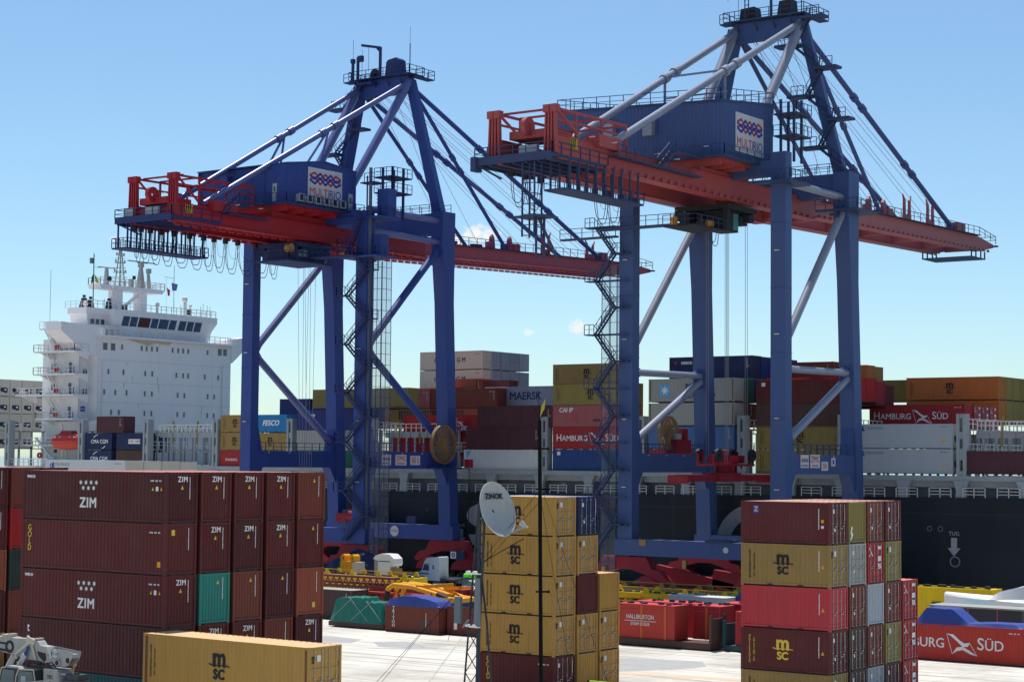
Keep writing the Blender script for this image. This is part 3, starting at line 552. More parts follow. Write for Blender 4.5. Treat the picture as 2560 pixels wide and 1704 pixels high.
def crane(C1):
    XC = -162.1 if C1 else -103.6
    lab = ('dark blue ship crane at the left with deep red girder and round cable reel' if C1 else
           'faded blue ship crane at the right with pale red girder and tall machinery house')
    t = thing('container_crane', lab, 'crane', (XC, 180, 0), 0, 'ship to shore cranes on the quay')
    hs = 9.7 if C1 else 9.6
    dz = 0 if C1 else 1.2
    blue = paint('crane_blue_%d' % C1, (.026, .058, .25) if C1 else (.046, .085, .225), rough=.5, dirt=.3, var=.02, scale=.35, dirtcol=(.026, .032, .10) if C1 else (.055, .06, .11), spec=.3)
    blued = paint('crane_blue_detail_%d' % C1, (.019, .032, .125) if C1 else (.035, .053, .125), rough=.5, dirt=.3, var=.05)
    tubem = paint('crane_tube_%d' % C1, (.10, .12, .30) if C1 else (.24, .26, .33), rough=.3, dirt=.3, spec=.5, var=.03, scale=.5, dirtcol=(.12, .12, .2) if C1 else (.12, .13, .2))
    redm = paint('crane_red_%d' % C1, (.34, .018, .028) if C1 else (.37, .072, .07), rough=.5, dirt=.35, var=.03, scale=.3, dirtcol=(.2, .015, .03) if C1 else (.36, .06, .07))
    redb = paint('crane_red_boom_%d' % C1, (.38, .065, .095) if C1 else (.38, .105, .105), rough=.5, dirt=.35, var=.03, scale=.3, dirtcol=(.33, .05, .08) if C1 else (.33, .1, .12))
    darkm = paint('machinery_dark', (.02, .022, .03), rough=.6, dirt=.4)
    P = lambda mb, n, m=blue, par=None, **k: mb.build(n, m, par or t, **k)
    yl = lambda z: 0.0
    yw = lambda z: 15.9+(44-z)*.05
    ztopL = 46.4 if C1 else 48.7; ztopW = 48.0 if C1 else 48.5
    for s in (-1, 1):
        # landside leg, waterside leg (leaning towards the water at the foot)
        mb = MB().taper((s*hs, 0, 6.4, 1.9, 1.5), (s*hs, 0, 14, 1.8, 1.45)).taper((s*hs, 0, 14.0, 1.8, 1.45), (s*hs, 0, ztopL, 1.8, 1.4))
        for z in (20, 27, 34, 41): mb.box(s*hs-.93, s*hs+.93, -.78, .78, z, z+.06)
        P(mb, 'leg')
        mb = MB().taper((s*hs, yw(6.4), 6.4, 1.9, 1.7), (s*hs, yw(36), 36, 1.8, 1.9)).taper((s*hs, yw(36), 36, 1.8, 1.9), (s*hs, yw(44), 44, 1.9, 2.7)).taper((s*hs, yw(44), 44, 1.9, 2.7), (s*hs, yw(44), ztopW, 2.0, 2.7))
        P(mb, 'leg')
        # portal beam between landside and waterside, with haunches
        mb = MB().box(s*hs-.75, s*hs+.75, .7, yw(15)-.8, 14.1, 16.25)
        for (y, d) in ((.72, 1), (yw(15)-.82, -1)):
            mb.prism([(y, 16.2), (y+d*1.1, 16.2), (y, 20.5)], 'x', s*hs-.7, s*hs+.7); mb.prism([(y, 14.15), (y, 12.0), (y+d*1.3, 14.15)], 'x', s*hs-.7, s*hs+.7)
        P(mb, 'portal_beam')
        mb = MB(); rail(mb, [(s*hs+.7*s, .9, 16.25), (s*hs+.7*s, yw(15)-1.2, 16.25)]); rail(mb, [(s*hs-.7*s, .9, 16.25), (s*hs-.7*s, yw(15)-1.2, 16.25)])
        P(mb, 'railing', blued)
        # diagonal bracing
        X = s*hs
        if C1:
            br = [((X, .6, 29.4), (X, yw(43)-.9, 43.2), .48), ((X, .6, 29.0), (X, yw(17)-1.0, 17.4), .48)]
        else:
            br = [((X, .6, 27.9), (X, yw(44)-.9, 44.0), .48), ((X, .6, 25.4), (X, yw(25)-.9, 25.6), .40), ((X, yw(24.6)-.9, 24.9), (X, .6, 17.3), .46)]
        for a, b, r in br:
            P(MB().tube(a, b, r, 14), 'diagonal_brace', tubem if (s < 0 or not C1) else blue, smooth=False)
        g = MB()
        for a, b, r in br:
            for p, q in ((a, b), (b, a)):
                p = Vector(p); q = Vector(q); d = (q-p).normalized(); g.beam(p-d*.6, p+d*1.6, .5, 1.7, .3, .9)
        P(g, 'gusset')
        # tie tubes at girder level
        for z in ((44.0, 46.8) if C1 else (45.6,)):
            P(MB().tube((X, .5, z), (X, yw(44)-1.0, z), .42, 12), 'tie_tube', tubem)
        # girder and boom, a box each side, with flanges and rail brackets
        x = s*3.3; z0, z1 = (42.75, 44.75) if C1 else (43.95, 46.15)
        ge = -27.2 if C1 else -34.2
        gl = MB().box(x-.55, x+.55, ge, 19.5, z0, z1).box(x-.8, x+.8, ge, 19.5, z0-.07, z0-.002)
        gl.box(x-.7, x+.7, ge, 19.5, z1+.002, z1+.07)
        for i in range(30): y = -26+i*1.5; gl.box(x+s*.56, x+s*.78, y, y+.5, z0+.0, z0+.34) if not C1 else gl.box(x-.9, x-.56, y, y+.9, z0-.35, z0-.1)
        P(gl, 'girder', redm)
        ys, ye = 19.52, 78 if C1 else 75.5; b0, b1 = z0+.3, z1+.25; sl = .033 if C1 else .018
        prof = [(ys, b0), (ye-4, b0+(ye-4-ys)*sl+.1), (ye, b0+(ye-ys)*sl+.75), (ye, b0+(ye-ys)*sl+1.25), (ye-6, b1+(ye-6-ys)*sl-.1), (ys, b1)]
        bo = MB().prism(prof, 'x', x-.5, x+.5).prism([(ys, b0-.09), (ye-4, b0-.09+(ye-4-ys)*sl+.1), (ye-4, b0+(ye-4-ys)*sl+.09), (ys, b0-.003)], 'x', x-.82, x+.82)
        for i in range(36):
            y = ys+1+i*1.5; z = b0+(y-ys)*sl; bo.box(x+s*.51, x+s*.76, y, y+.45, z+.0, z+.3) if not C1 else bo.box(x-.92, x-.56, y, y+.9, z-.36, z-.12)
        P(bo, 'boom', redb)
        # back stay with connecting pins
        apx = Vector((s*4.2, 15.0, 66.0+dz*.4)); ft = Vector((s*3.3, -22 if C1 else -24.6, 45.3+dz))
        mb = MB(); joint_tube(mb, apx, ft, .36 if C1 else .40, (.42 if C1 else .40,)); P(mb, 'back_stay', tubem)
        # fore stays
        for yf, jj, rr in ((38.5, (.47,), .27), (63.2 if C1 else 61.5, (.36, .68) if C1 else (.34, .68), .33)):
            zf = b1+(yf-ys)*sl+.5; mb = MB(); joint_tube(mb, apx+Vector((0, .6, -.6)), (x, yf, zf), rr, jj, 8); mb.beam((x, yf-.6, zf-.3), (x, yf+.6, zf-.3), .5, .9); P(mb, 'fore_stay', blue)
        # front legs and back legs of the mast
        P(MB().beam((s*(hs-.6), yw(44), ztopW-.3), (s*4.4, 15.2, 66.2+dz*.4), 1.35, 1.35, 1.1, 1.1) if s > 0 else MB().beam((s*(hs-.6), yw(44), ztopW-.3), (s*4.4, 15.2, 66.2+dz*.4), 1.5, 1.2), 'mast_leg')
        P(MB().tube((s*3.9, 1.0, ztopL+.2 if C1 else 47.5), (s*4.4, 14.9, 66+dz*.4), .58, 16), 'mast_leg', tubem)
        # bogie equalisers under both corners
        for y in (0, yw(5)):
            for d in ((-1,) if s < 0 else (1,)):
                pass
    # q direction beams
    P(MB().box(-hs-1.3, hs+1.3, -.85, .85, 4.85, 6.6).box(-hs-1.3, hs+1.3, -.9, .9, 6.602, 6.66), 'sill_beam')
    P(MB().box(-hs-1.3, hs+1.3, yw(5)-.85, yw(5)+.85, 4.75, 6.6).box(-hs-1.3, hs+1.3, yw(5)-.9, yw(5)+.9, 6.602, 6.66), 'sill_beam')
    P(MB().box(-hs+.9, hs-.9, yw(44)-1.0, yw(44)+1.0, 45.1+dz*.6, ztopW-.1), 'cross_beam'); P(MB().box(-hs+.9, hs-.9, -.7, .7, 45.0+dz, 46.6+dz), 'cross_beam')
    mb = MB(); rail(mb, [(-hs, yw(44)-1, ztopW), (hs, yw(44)-1, ztopW)]); rail(mb, [(-hs, yw(44)+1, ztopW), (hs+.5, yw(44)+1, ztopW)]); P(mb, 'railing', blued)
    # girder cross members
    mb = MB()
    for y in (-26.6, -24, -20, 8, 19): mb.box(-2.75, 2.75, y-.3, y+.3, z0+.4, z1-.3)
    P(mb, 'cross_member', redm); mb = MB()
    for y in (26, 36, 46, 56, 66, 74): mb.box(-2.8, 2.8, y-.3, y+.3, b0+(y-ys)*sl+.4, b0+(y-ys)*sl+1.4)
    P(mb, 'cross_member', redb)
    # ---- apex head
    az = dz*.4
    P(MB().box(-4.4, 4.4, 14.6, 15.9, 64.6+az, 66.8+az), 'mast_head')
    mb = MB().box(-5.2, 5.4, 13.6, 16.9, 66.82+az, 66.98+az).box(-4.9, -3.6, 12.2, 13.6, 66.3+az, 66.45+az).box(5.4, 6.6, 15, 17.6, 66.3+az, 66.45+az)
    for x in (-3.5, -1.2, 1.2, 3.5): mb.beam((x, 13.7, 66.8+az), (x, 14.6, 65.7+az), .12, .12)
    P(mb, 'platform', blued)
    mb = MB(); rail(mb, [(-5.2, 13.6, 66.98+az), (5.4, 13.6, 66.98+az), (5.4, 16.9, 66.98+az), (-5.2, 16.9, 66.98+az)], close=True); rail(mb, [(5.4, 15, 66.45+az), (6.6, 15, 66.45+az), (6.6, 17.6, 66.45+az), (5.4, 17.6, 66.45+az)]); rail(mb, [(-4.9, 12.2, 66.45+az), (-3.6, 12.2, 66.45+az)]); P(mb, 'railing', blued)
    if C1:
        mb = MB().prism([(.7, 67), (3.2, 67), (3.0, 69.1), (2.6, 69.4), (1.2, 69.2), (.9, 68.9)], 'y', 14.2, 15.8); P(mb, 'sheave_house', blued)
        P(MB().ring((-1.6, 15, 67.6), 'y', .3, .8, .5).ring((-2.2, 15.6, 67.5), 'y', .2, .7, .4), 'sheave', darkm)
        P(MB().beam((-.3, 14.4, 67), (-.3, 14.4, 71.2), .3, .3).beam((-.3, 14.4, 71.1), (-3.3, 14.0, 71.7), .28, .32).beam((-1.0, 14.4, 71.2), (-.3, 14.4, 70.5), .2, .2).tube((-2.2, 14.2, 71.4), (-2.2, 14.2, 68), .03, 5), 'davit', blued)
        P(MB().box(-4.2, -3.9, 14, 14.3, 67, 70.2).box(-3.9, -3.2, 13.9, 14.4, 69.5, 70.3).box(-5.1, -4.8, 14, 14.3, 67, 69.6).box(-5.2, -4.7, 13.9, 14.4, 69.4, 70.0), 'floodlight', blued)
    else:
        P(MB().prism([(-3.4, 67.5), (-1.2, 67.5), (-1.4, 69.0), (-3.2, 68.9)], 'y', 14.2, 15.8).prism([(1.6, 67.5), (3.6, 67.5), (3.4, 69.3), (1.9, 69.2)], 'y', 14.2, 15.8), 'sheave_house', darkm)
        P(MB().box(-2.6, -2.5, 14, 14.1, 67.5, 72).box(-2.1, -2.0, 14, 14.1, 67.5, 72).box(-2.7, -1.9, 13.9, 14.3, 69.9, 70.9).box(-2.6, -2.0, 14, 14.05, 69.2, 69.3), 'floodlight', blued)
        P(MB().box(.5, .75, 14.5, 14.75, 67.5, 72), 'post', blued)
    P(MB().tube((4.4, 15, 67), (4.4, 15, 71.2), .07, 6).tube((-4.8, 14, 70), (-4.8, 14, 72.6), .03, 5).tube((-3.7, 14.6, 67), (-3.7, 14.6, 71.2), .03, 5).tube((4.4, 15, 71), (4.4, 15, 73.5), .025, 5), 'antenna', blued)
    # hoist ropes from apex to boom tip and middle
    mb = MB()
    for i, (x, yf) in enumerate([(-2.6, 52), (-2.2, 53), (-1.2, 56), (-.8, 57), (.8, 60), (1.2, 61), (2.0, 63), (2.5, 64), (-2.0, 33), (2.2, 34), (1.2, 29)]):
        zf = b1+(yf-ys)*sl+.2; mb.tube((x, 15.3, 65.2+az), (x, yf, zf), .035, 4, caps=False)
    P(mb, 'hoist_rope', paint('wire_rope', (.20, .21, .24), rough=.5))
    # boom furniture: latch hooks, sheaves, walkway railing
    for y, h, m_ in ((23.0 if C1 else 47, 3.6 if C1 else 2.6, redb), (49 if C1 else 54.5, 2.6, cm('orangebrown') if C1 else redb), (61 if C1 else None, 2.1, redb)):
        if y is None: continue
        z = b1+(y-ys)*sl; mb = MB()
        for k in (-1, 1):
            xx = 3.3; mb.beam((xx, y+k*.8, z), (xx, y+k*.8, z+h), .35, .38, .3, .3); mb.beam((xx, y+k*.8, z+h), (xx, y+k*1.35, z+h+.75), .3, .28, .1, .1)
        mb.box(3.1, 3.5, y-1.0, y+1.0, z, z+.7); P(mb, 'rope_guide', m_)
    for y in (26, 35.5, 39.8): 
        z = b1+(y-ys)*sl; P(MB().prism([(y-.6, z), (y+.6, z), (y+.35, z+1.6), (y, z+2.0), (y-.35, z+1.6)], 'x', 3.1, 3.5).box(2.8, 3.8, y-.9, y-.62, z, z+.9), 'bracket', redb)
    P(MB().box(2.3, 3.9, 63.5 if C1 else 62.2, 65.2, b1+44*sl, b1+44*sl+1.1).box(2.5, 3.7, 40.5, 42.0, b1+21*sl, b1+21*sl+1.0), 'sheave_box', redb)
    mb = MB(); ra = lambda y: (4.2, y, b1+(y-ys)*sl-.05); rl = lambda y: (-4.2, y, b1+(y-ys)*sl-.05)
    rail(mb, [ra(21), ra(ye-6), (4.2, ye, b0+(ye-ys)*sl+1.25), (-4.2, ye, b0+(ye-ys)*sl+1.25), rl(ye-6), rl(21)], step=2.0)
    P(mb, 'railing', blued)
    mb = MB().beam((4.15, 21, b1-.1), (4.15, ye-6, b1-.1+(ye-27)*sl), .8, .06).box(-4.0, 4.4, ye-.2, ye+.5, b0+(ye-ys)*sl+.9, b0+(ye-ys)*sl+1.1)
    if not C1: # hanging maintenance platform below the boom tip
        for xx in (-3.6, 3.6):
            for yy in (68, 69.6, 71.4, 72.8): mb.box(xx-.08, xx+.08, yy-.08, yy+.08, 44.2, b0+(yy-ys)*sl)
        mb.box(-3.7, 3.7, 67.9, 72.9, 44.1, 44.25)
    rr = random.Random(5)
    for i in range(14): yy = 22+i*1.1 if C1 else 40+i*.3; mb.cbox((rr.uniform(-2.5, 3.2), yy, b1+(yy-ys)*sl+.35), (.8, .6, rr.uniform(.3, .9)))
    P(mb, 'walkway', blued)
    # ---- machinery house
    if C1:
        hx0, hx1, hy0, hy1, zb, ze, zr = -8.6, 6.5, -11.3, 1.8, 46.55, 51.25, 52.3; ym = (hy0+hy1)/2+.3
        rib = lambda mb: None
        mb = MB(); n = 60
        pf = profile(40, hy0, hy1, .05); zt = lambda y: ze+.5+(zr-ze-.5)*(1-abs(y-ym)/(hy1-ym)) if y > ym else ze+(zr-ze)*(y-hy0)/(ym-hy0)
        mb.add([(hx1-d, y, zb) for y, d in pf]+[(hx1-d, y, zt(y)) for y, d in pf], [(i, i+1, len(pf)+i+1, len(pf)+i) for i in range(len(pf)-1)])
        for x0, x1, y in ((3.1, hx1, hy0), (hx0, 3.1, hy0+.35)):
            pf = profile(int((x1-x0)*3), x0, x1, .05); mb.add([(x, y+d, zb) for x, d in pf]+[(x, y+d, ze-.02) for x, d in pf], [(i, i+1, len(pf)+i+1, len(pf)+i) for i in range(len(pf)-1)])
        mb.box(hx0, hx1-.1, hy1-.1, hy1, zb, ze).prism([(hy0, zb), (hy1, zb), (hy1, ze+.5), (ym, zr), (hy0, ze)], 'x', hx0, hx0+.1).box(hx0, hx1, hy0, hy1, zb-.05, zb+.02)
        mb.box(3.05, 3.15, hy0, hy0+.4, zb, ze)
        P(mb, 'machinery_house_wall')
        P(MB().prism([(hy0-.12, ze+.0), (ym, zr+.0), (hy1+.1, ze+.5), (hy1+.1, ze+.64), (ym, zr+.14), (hy0-.12, ze+.14)], 'x', hx0-.1, hx1+.12), 'roof')
        sy0, sy1, sz0, sz1 = -7.4, -1.0, 47.3, 51.35
        d = P(MB().box(4.3, 5.0, hy0-.06, hy0+.02, 46.7, 48.9), 'door', cm('ltgrey')); MB().box(4.5, 4.8, hy0-.075, hy0-.061, 47.9, 48.5).build('door_window', mGLASS, d)
        d = P(MB().box(hx1-.02, hx1+.06, .3, 1.1, 46.7, 48.9), 'door', cm('ltgrey')); MB().box(hx1+.061, hx1+.075, .5, .85, 47.8, 48.4).build('door_window', mGLASS, d)
        for i in range(6):
            y = -9.6+i*1.55; a = P(MB().box(hx1+.05, hx1+.65, y, y+1.1, 46.75, 47.75), 'air_conditioner', cm('ltgrey')); MB().box(hx1+.651, hx1+.66, y+.15, y+.75, 46.9, 47.6).build('grille', darkm, a)
        P(MB().box(-4.2, -3.0, hy0-.5, hy0+.3, 49.2, 50.4), 'vent_hood', blue)
    else:
        hx0, hx1, hy0, hy1, zb, ze = -14.4, 6.5, -7.7, 4.0, 47.7, 53.5; zr = ze; zt = lambda x, y: 53.35+1.35*(y+7.7)/11.7+.85*(6.5-x)/21
        poly = [(hx1, hy0), (hx1, hy1), (hx0, hy1), (hx0, hy0)]
        mb = MB(); pf = profile(44, hx0, hx1, .05); mb.add([(x, hy0+d, zb) for x, d in pf]+[(x, hy0+d, zt(x, hy0)) for x, d in pf], [(i, i+1, len(pf)+i+1, len(pf)+i) for i in range(len(pf)-1)])
        pf = profile(34, hy0, hy1, .05); mb.add([(hx1-d, y, zb) for y, d in pf]+[(hx1-d, y, zt(hx1, y)) for y, d in pf], [(i, i+1, len(pf)+i+1, len(pf)+i) for i in range(len(pf)-1)])
        mb.add([(hx0, hy0, zb), (hx0, hy1, zb), (hx0, hy1, zt(hx0, hy1)), (hx0, hy0, zt(hx0, hy0))], [(0, 1, 2, 3)]); mb.add([(hx0, hy1, zb), (hx1, hy1, zb), (hx1, hy1, zt(hx1, hy1)), (hx0, hy1, zt(hx0, hy1))], [(0, 1, 2, 3)])
        mb.box(-11.3, -11.15, hy0-.03, hy0-.0, zb, zt(-11.2, hy0))
        mb.prism(poly, 'z', zb-.05, zb)
        P(mb, 'machinery_house_wall')
        q_ = [(x*1.008, y*1.01-.02) for x, y in (poly[3], poly[0], poly[1], poly[2])]; P(MB().hexa([(x, y, zt(x, y)+.002) for x, y in q_], [(x, y, zt(x, y)+.25) for x, y in q_]), 'roof', blued)
        mb = MB(); rail(mb, [(x, y, zt(x, y)+.25) for x, y in poly], h=1.2, step=1.7, close=True); P(mb, 'railing', blued)
        for x in (-7.2, -2.2): P(MB().prism([(hy0+.1, 50.4), (hy0-.7, 50.4), (hy0-.7, 51.9), (hy0-.45, 52.3), (hy0+.1, 52.4)], 'x', x-.6, x+.6), 'vent_hood', tubem)
        sy0, sy1, sz0, sz1 = -4.6, 1.6, 48.45, 52.75
    # sign with woven band emblem
    X = hx1+.03
    sg = P(MB().box(X, X+.05, sy0, sy1, sz0, sz1), 'sign', paint('sign_white', (.55, .54, .55), dirt=.15, var=0))
    cy, cz, wv = (sy0+sy1)/2, sz0+(sz1-sz0)*.70, (sy1-sy0)/5.4
    sr = flat('emblem_red', (.46, .06, .07)); sb = flat('emblem_navy', (.03, .05, .28))
    for m_, ph, offs in ((sr, 0, (0,)), (sb, 1, (0,))):
        for o in (.0, -.62):
            mb = MB(); pts = []
            for i in range(7):
                u = cy-2.45*wv+i*.82*wv; v = cz+o*.9+((.42 if (i+ph) % 2 else -.42) if 0 < i < 6 else 0)
                pts.append(Vector((X+.055+.004*ph, u, v+.2)))
            for a, b_ in zip(pts, pts[1:]): mb.beam(a, b_, .012, .30)
            mb.build('emblem_band', m_, sg)
    ts = (sy1-sy0)/6.3*1.42
    text('MULTI', ts, sr, sg, (X+.06, cy-1.05*(sy1-sy0)/6.3, sz0+(sz1-sz0)*.25), 'x', bold=.006, sx=.93); text('RIO', ts, sb, sg, (X+.06, cy+1.85*(sy1-sy0)/6.3, sz0+(sz1-sz0)*.25), 'x', bold=.006, sx=.93)
    MB().box(X+.051, X+.056, cy-2.6, cy+2.6, sz0+.28, sz0+.4).build('small_print', flat('small_print_grey', (.3, .32, .38)), sg)
    # red floor frame under the house
    mb = MB().box(hx0 if C1 else -10, hx1-.2, hy0+.2, hy1-.2, zb-.45, zb-.06)
    for i in range(5): y = hy0+.6+i*(hy1-hy0-1.2)/4; mb.box((hx0 if C1 else -11)+.2, hx1-.3, y-.12, y+.12, zb-.95, zb-.452)
    for x in (-3.3, 3.3): mb.box(x-.4, x+.4, hy0+.6, hy1-.4, z1+.08, zb-.96)
    P(mb, 'house_floor_frame', redm)
    mb = MB().box(hx1+.0, hx1+1.0, hy0-1.0, hy1+.5, zb-.3, zb-.1).box(-1, hx1, hy0-1.0, hy0-.02, zb-.3, zb-.1); P(mb, 'walkway', blued)
    mb = MB(); rail(mb, [(-1, hy0-1.0, zb-.1), (hx1+1.0, hy0-1.0, zb-.1), (hx1+1.0, hy1+.5, zb-.1)]); P(mb, 'railing', blued)
    # side walkways along the girder towards the land end
    ze0 = 44.2 if C1 else 45.2
    wy0 = -19.5 if C1 else -25.5
    mb = MB().box(3.9, 5.0, wy0, hy0-1.1, ze0, ze0+.12).box(-5.0, -3.9, wy0, hy0-1.1, ze0, ze0+.12).box(4.0, 5.0, hy0-6.5, hy0-1.1, zb-.55, zb-.43); stairs(mb, (4.5, hy0-9, ze0+.1), (4.5, hy0-6.5, zb-.45))
    rr = random.Random(11)
    for i in range(16): mb.cbox((rr.uniform(-3, 3), rr.uniform(-20, hy0-1.6), z1+.5), (rr.uniform(.4, 1.2), rr.uniform(.4, 1.2), rr.uniform(.5, 1.3)))
    P(mb, 'walkway', blued)
    mb = MB(); rail(mb, [(5.0, wy0, ze0+.12), (5.0, hy0-8, ze0+.12)]); rail(mb, [(5.0, hy0-6.5, zb-.43), (5.0, hy0-1.1, zb-.43)]); rail(mb, [(-5.0, wy0, ze0+.12), (-5.0, hy0-1.2, ze0+.12)]); P(mb, 'railing', blued)
    # land end platform
    ya, yb, zp, pxa, pxb = (-27.8, -19.6, 43.0, -5.6, 3.9) if C1 else (-35.3, -25.5, 44.0, -5.2, 3.9)
    mb = MB().box(pxa, pxb, ya, yb, zp, zp+.35)
    for i in range(7): x = pxa+.2+i*(pxb-pxa-.6)/6; mb.box(x, x+.16, ya+.15, yb-.1, zp-.4, zp-.002)
    mb.box(pxa-.01, pxb+.01, ya-.02, ya+.12, zp-.25, zp+.55).beam((pxa+.2, ya+.3, zp-.2), (-3.4, ya+2, zp-1.4), .18, .18)
    if not C1: mb.box(pxa-.3, pxa+.3, ya-.3, ya+.8, zp-.8, zp+.6)
    P(mb, 'platform', blued)
    mb = MB(); rail(mb, [(pxa, yb, zp+.35), (pxa, ya, zp+.35), (pxb, ya, zp+.35), (pxb, yb, zp+.35)], r=.04); P(mb, 'railing', blued)
    # rope towers in red with the long red frames
    zt = 48.2 if C1 else 48.9
    for s in (-1, 1):
        x = s*3.3; y = -27.0 if C1 else -34.6; mb = MB()
        for k in (-.62, -.2, .2, .62): mb.beam((x+k, y, zp+.4), (x+k*.75, y, zt), .17, .5)
        mb.box(x-.75, x-.06, y-.35, y+.35, zt-.6, zt+.12).box(x+.06, x+.75, y-.35, y+.35, zt-.6, zt+.12); mb.beam((x+.5, y+.3, zt-.4), (x+1.1, y+3.0, z1+.4), .2, .2)
        P(mb, 'rope_tower', redm)
        mb = MB(); L_ = 13.2; zz = zt-.1
        mb.beam((x, y, zz), (x, y+L_, zz+.15), .22, .24).beam((x, y+.3, zz-1.0), (x, y+L_, zz-.9), .18, .2)
        for yy in (4.2, 8.7, L_): mb.beam((x, y+yy, z1+.1), (x, y+yy, zz+.2), .2, .2)
        P(mb, 'rope_frame', redm)
    mb = MB()
    for yy in (1.5, 4.2, 8.7, 13.2): mb.beam((-3.3, (-27.0 if C1 else -34.6)+yy, zt+.05), (3.3, (-27.0 if C1 else -34.6)+yy, zt+.05), .2, .2)
    P(mb, 'rope_frame', redm)
    y = -26.6 if C1 else -33.2; P(MB().box(-2.3, 2.3, y-.4, y+3.5, z1+.1, z1+.9).box(3.0, 4.6, y+5, y+9, z1-.3, z1+.9).ring((0, y-.6, z1+1.2), 'x', .3, .9, .5), 'winch', redm)
    P(MB().box(-4.4, -2.9, y-.9, y-.5, zp+.4, zp+1.6).box(-.8, 1.3, y-.9, y-.5, zp+.4, zp+1.5), 'control_cabinet', cm('ltgrey'))
    P(MB().box(3.86, 3.93, y+1.0, y+2.2, z1-1.0, z1+.1), 'hazard_panel', paint('hazard_yellow', (.45, .33, .02)))
    mb = MB(); [mb.prism([(y+1.0+i*.3, z1-1.0), (y+1.15+i*.3, z1-1.0), (y+1.3+i*.3, z1+.1), (y+1.15+i*.3, z1+.1)], 'x', 3.935, 3.94) for i in range(3)]; P(mb, 'hazard_stripe', mBLK)
    # stay supports over the house
    for s in (-1, 1):
        for k, yy in enumerate(((-2.0, 0.4) if C1 else (1.2,))):
            base = Vector((s*3.4, yy-2.2 if C1 else yy, zr+.1 if C1 else ze+.3)); f = .42 if C1 else .43; top = Vector((s*4.2, 15.0, 66+az)).lerp(Vector((s*3.3, -22 if C1 else -24.6, 45.3+dz)), f)
            if not C1: base.y = top.y; base.x = top.x
            P(MB().beam(base, top, .22, .22), 'stay_support', tubem)
    if not C1:
        tp = Vector((4.2, 15.0, 66.5)).lerp(Vector((3.3, -24.6, 46.5)), .42)
        P(MB().beam((-tp.x, tp.y, tp.z), (tp.x, tp.y, tp.z), .2, .2).beam((-tp.x, tp.y, tp.z-2.4), (tp.x, tp.y, tp.z-2.4), .16, .16), 'stay_support', tubem)
    # ---- underslung service platform with hangers (landward)
    if C1:
        ya, yb, zz, x0, x1 = -28.2, -14.8, 39.9, -5.6, -3.0
    else:
        ya, yb, zz, x0, x1 = -34.4, -20.6, 41.0, 2.4, 5.0
    mb = MB().box(x0, x1, ya, yb, zz-.18, zz)
    for i in range(9):
        y = ya+.8+i*(yb-ya-1.6)/8
        for x in (x0+.2, x1-.2): mb.beam((x, y, zz), (x, y, z0), .16, .16)
    P(mb, 'hanging_platform', blued); mb = MB(); rail(mb, [(x0, ya, zz), (x1, ya, zz), (x1, yb, zz), (x0, yb, zz)], step=.7 if C1 else 1.2, close=True); P(mb, 'railing', blued)
    if not C1: # lattice ladder tower and lower walkway at the land end
        mb = MB()
        for x in (.6, 2.0):
            for y in (-35.4, -34.2): mb.beam((x, y, 36.5), (x, y, 43.6), .14, .14)
        for i in range(7):
            z = 36.6+i*1.0; mb.beam((.6, -35.4, z), (2.0, -35.4, z), .08, .08).beam((2.0, -35.4, z), (2.0, -34.2, z), .08, .08)
        mb.box(0.0, 3.4, -36, -33.4, 38.3, 38.45)
        for y in (-35.2, -33.9): mb.beam((2.1, y, 34.4), (2.1, y, 38.4), .18, .18)
        for z in (35.4, 36.4, 37.4): mb.beam((2.1, -35.2, z), (2.1, -33.9, z), .09, .09)
        mb.beam((2.1, -34.8, 38.2), (2.1, -31.5, 34.6), .2, .2)
        mb.box(-1.2, 2.6, -35.2, -15, 34.2, 34.4) if False else None
        P(mb, 'ladder_tower', blued)
    # long service walkway at cab level running across to the stairs
    zw = 40.4 if C1 else 41.2
    mb = MB().box(-hs-2.0 if not C1 else -2.5, hs+.9 if C1 else -.5, -3.6, -2.3, zw, zw+.18)
    if not C1: mb.box(-hs-8.5, -hs-.9, -1.6, -.9, zw-.6, zw-.4)
    P(mb, 'walkway', blued); mb = MB(); rail(mb, [(-hs-2.0 if not C1 else -2.5, -3.6, zw+.18), (hs+.9 if C1 else -.5, -3.6, zw+.18)])
    if not C1: rail(mb, [(-hs-8.5, -1.6, zw-.4), (-hs-.9, -1.6, zw-.4)])
    P(mb, 'railing', blued)
    # trolley and cab
    yt = -2.0 if C1 else 3.0
    mb = MB().box(-3.4, 3.4, yt-3.5, yt+3.0, z0-.9, z0-.35)
    for i in range(16): mb.cbox((rr.uniform(-3, 3), yt+rr.uniform(-3, 2.6), z0-1.3+rr.uniform(-.5, .2)), (rr.uniform(.3, 1.4), rr.uniform(.4, 1.6), rr.uniform(.5, 1.3)))
    for x in (-2.9, 2.9):
        for y in (yt-3, yt+2.4): mb.box(x-.3, x+.3, y-.3, y+.3, z0-1.9, z0-.3)
    P(mb, 'trolley', darkm if not C1 else blued)
    if C1:
        P(MB().box(-1.3, 3.2, yt-3.6, yt+1.6, z0-2.6, z0-.92), 'cab', blued); P(MB().box(3.21, 3.25, yt-3.3, yt-1.6, z0-2.2, z0-1.3), 'cab_window', mGLASS)
        P(MB().tube((2.4, yt-4.5, z0-1.2), (3.2, yt-4.5, z0-1.2), .55, 14), 'winch_drum', cm('tan')); P(MB().box(3.3, 3.5, yt+4.5, yt+5.5, z0-1.6, z0-.9), 'control_cabinet', cm('amber'))
        P(MB().box(-2.2, 3.6, yt-5.4, yt+2.8, z0-2.9, z0-2.7), 'platform', blued); mb = MB(); rail(mb, [(-2.2, yt-5.4, z0-2.7), (3.6, yt-5.4, z0-2.7), (3.6, yt+2.8, z0-2.7)]); P(mb, 'railing', blued)
    else:
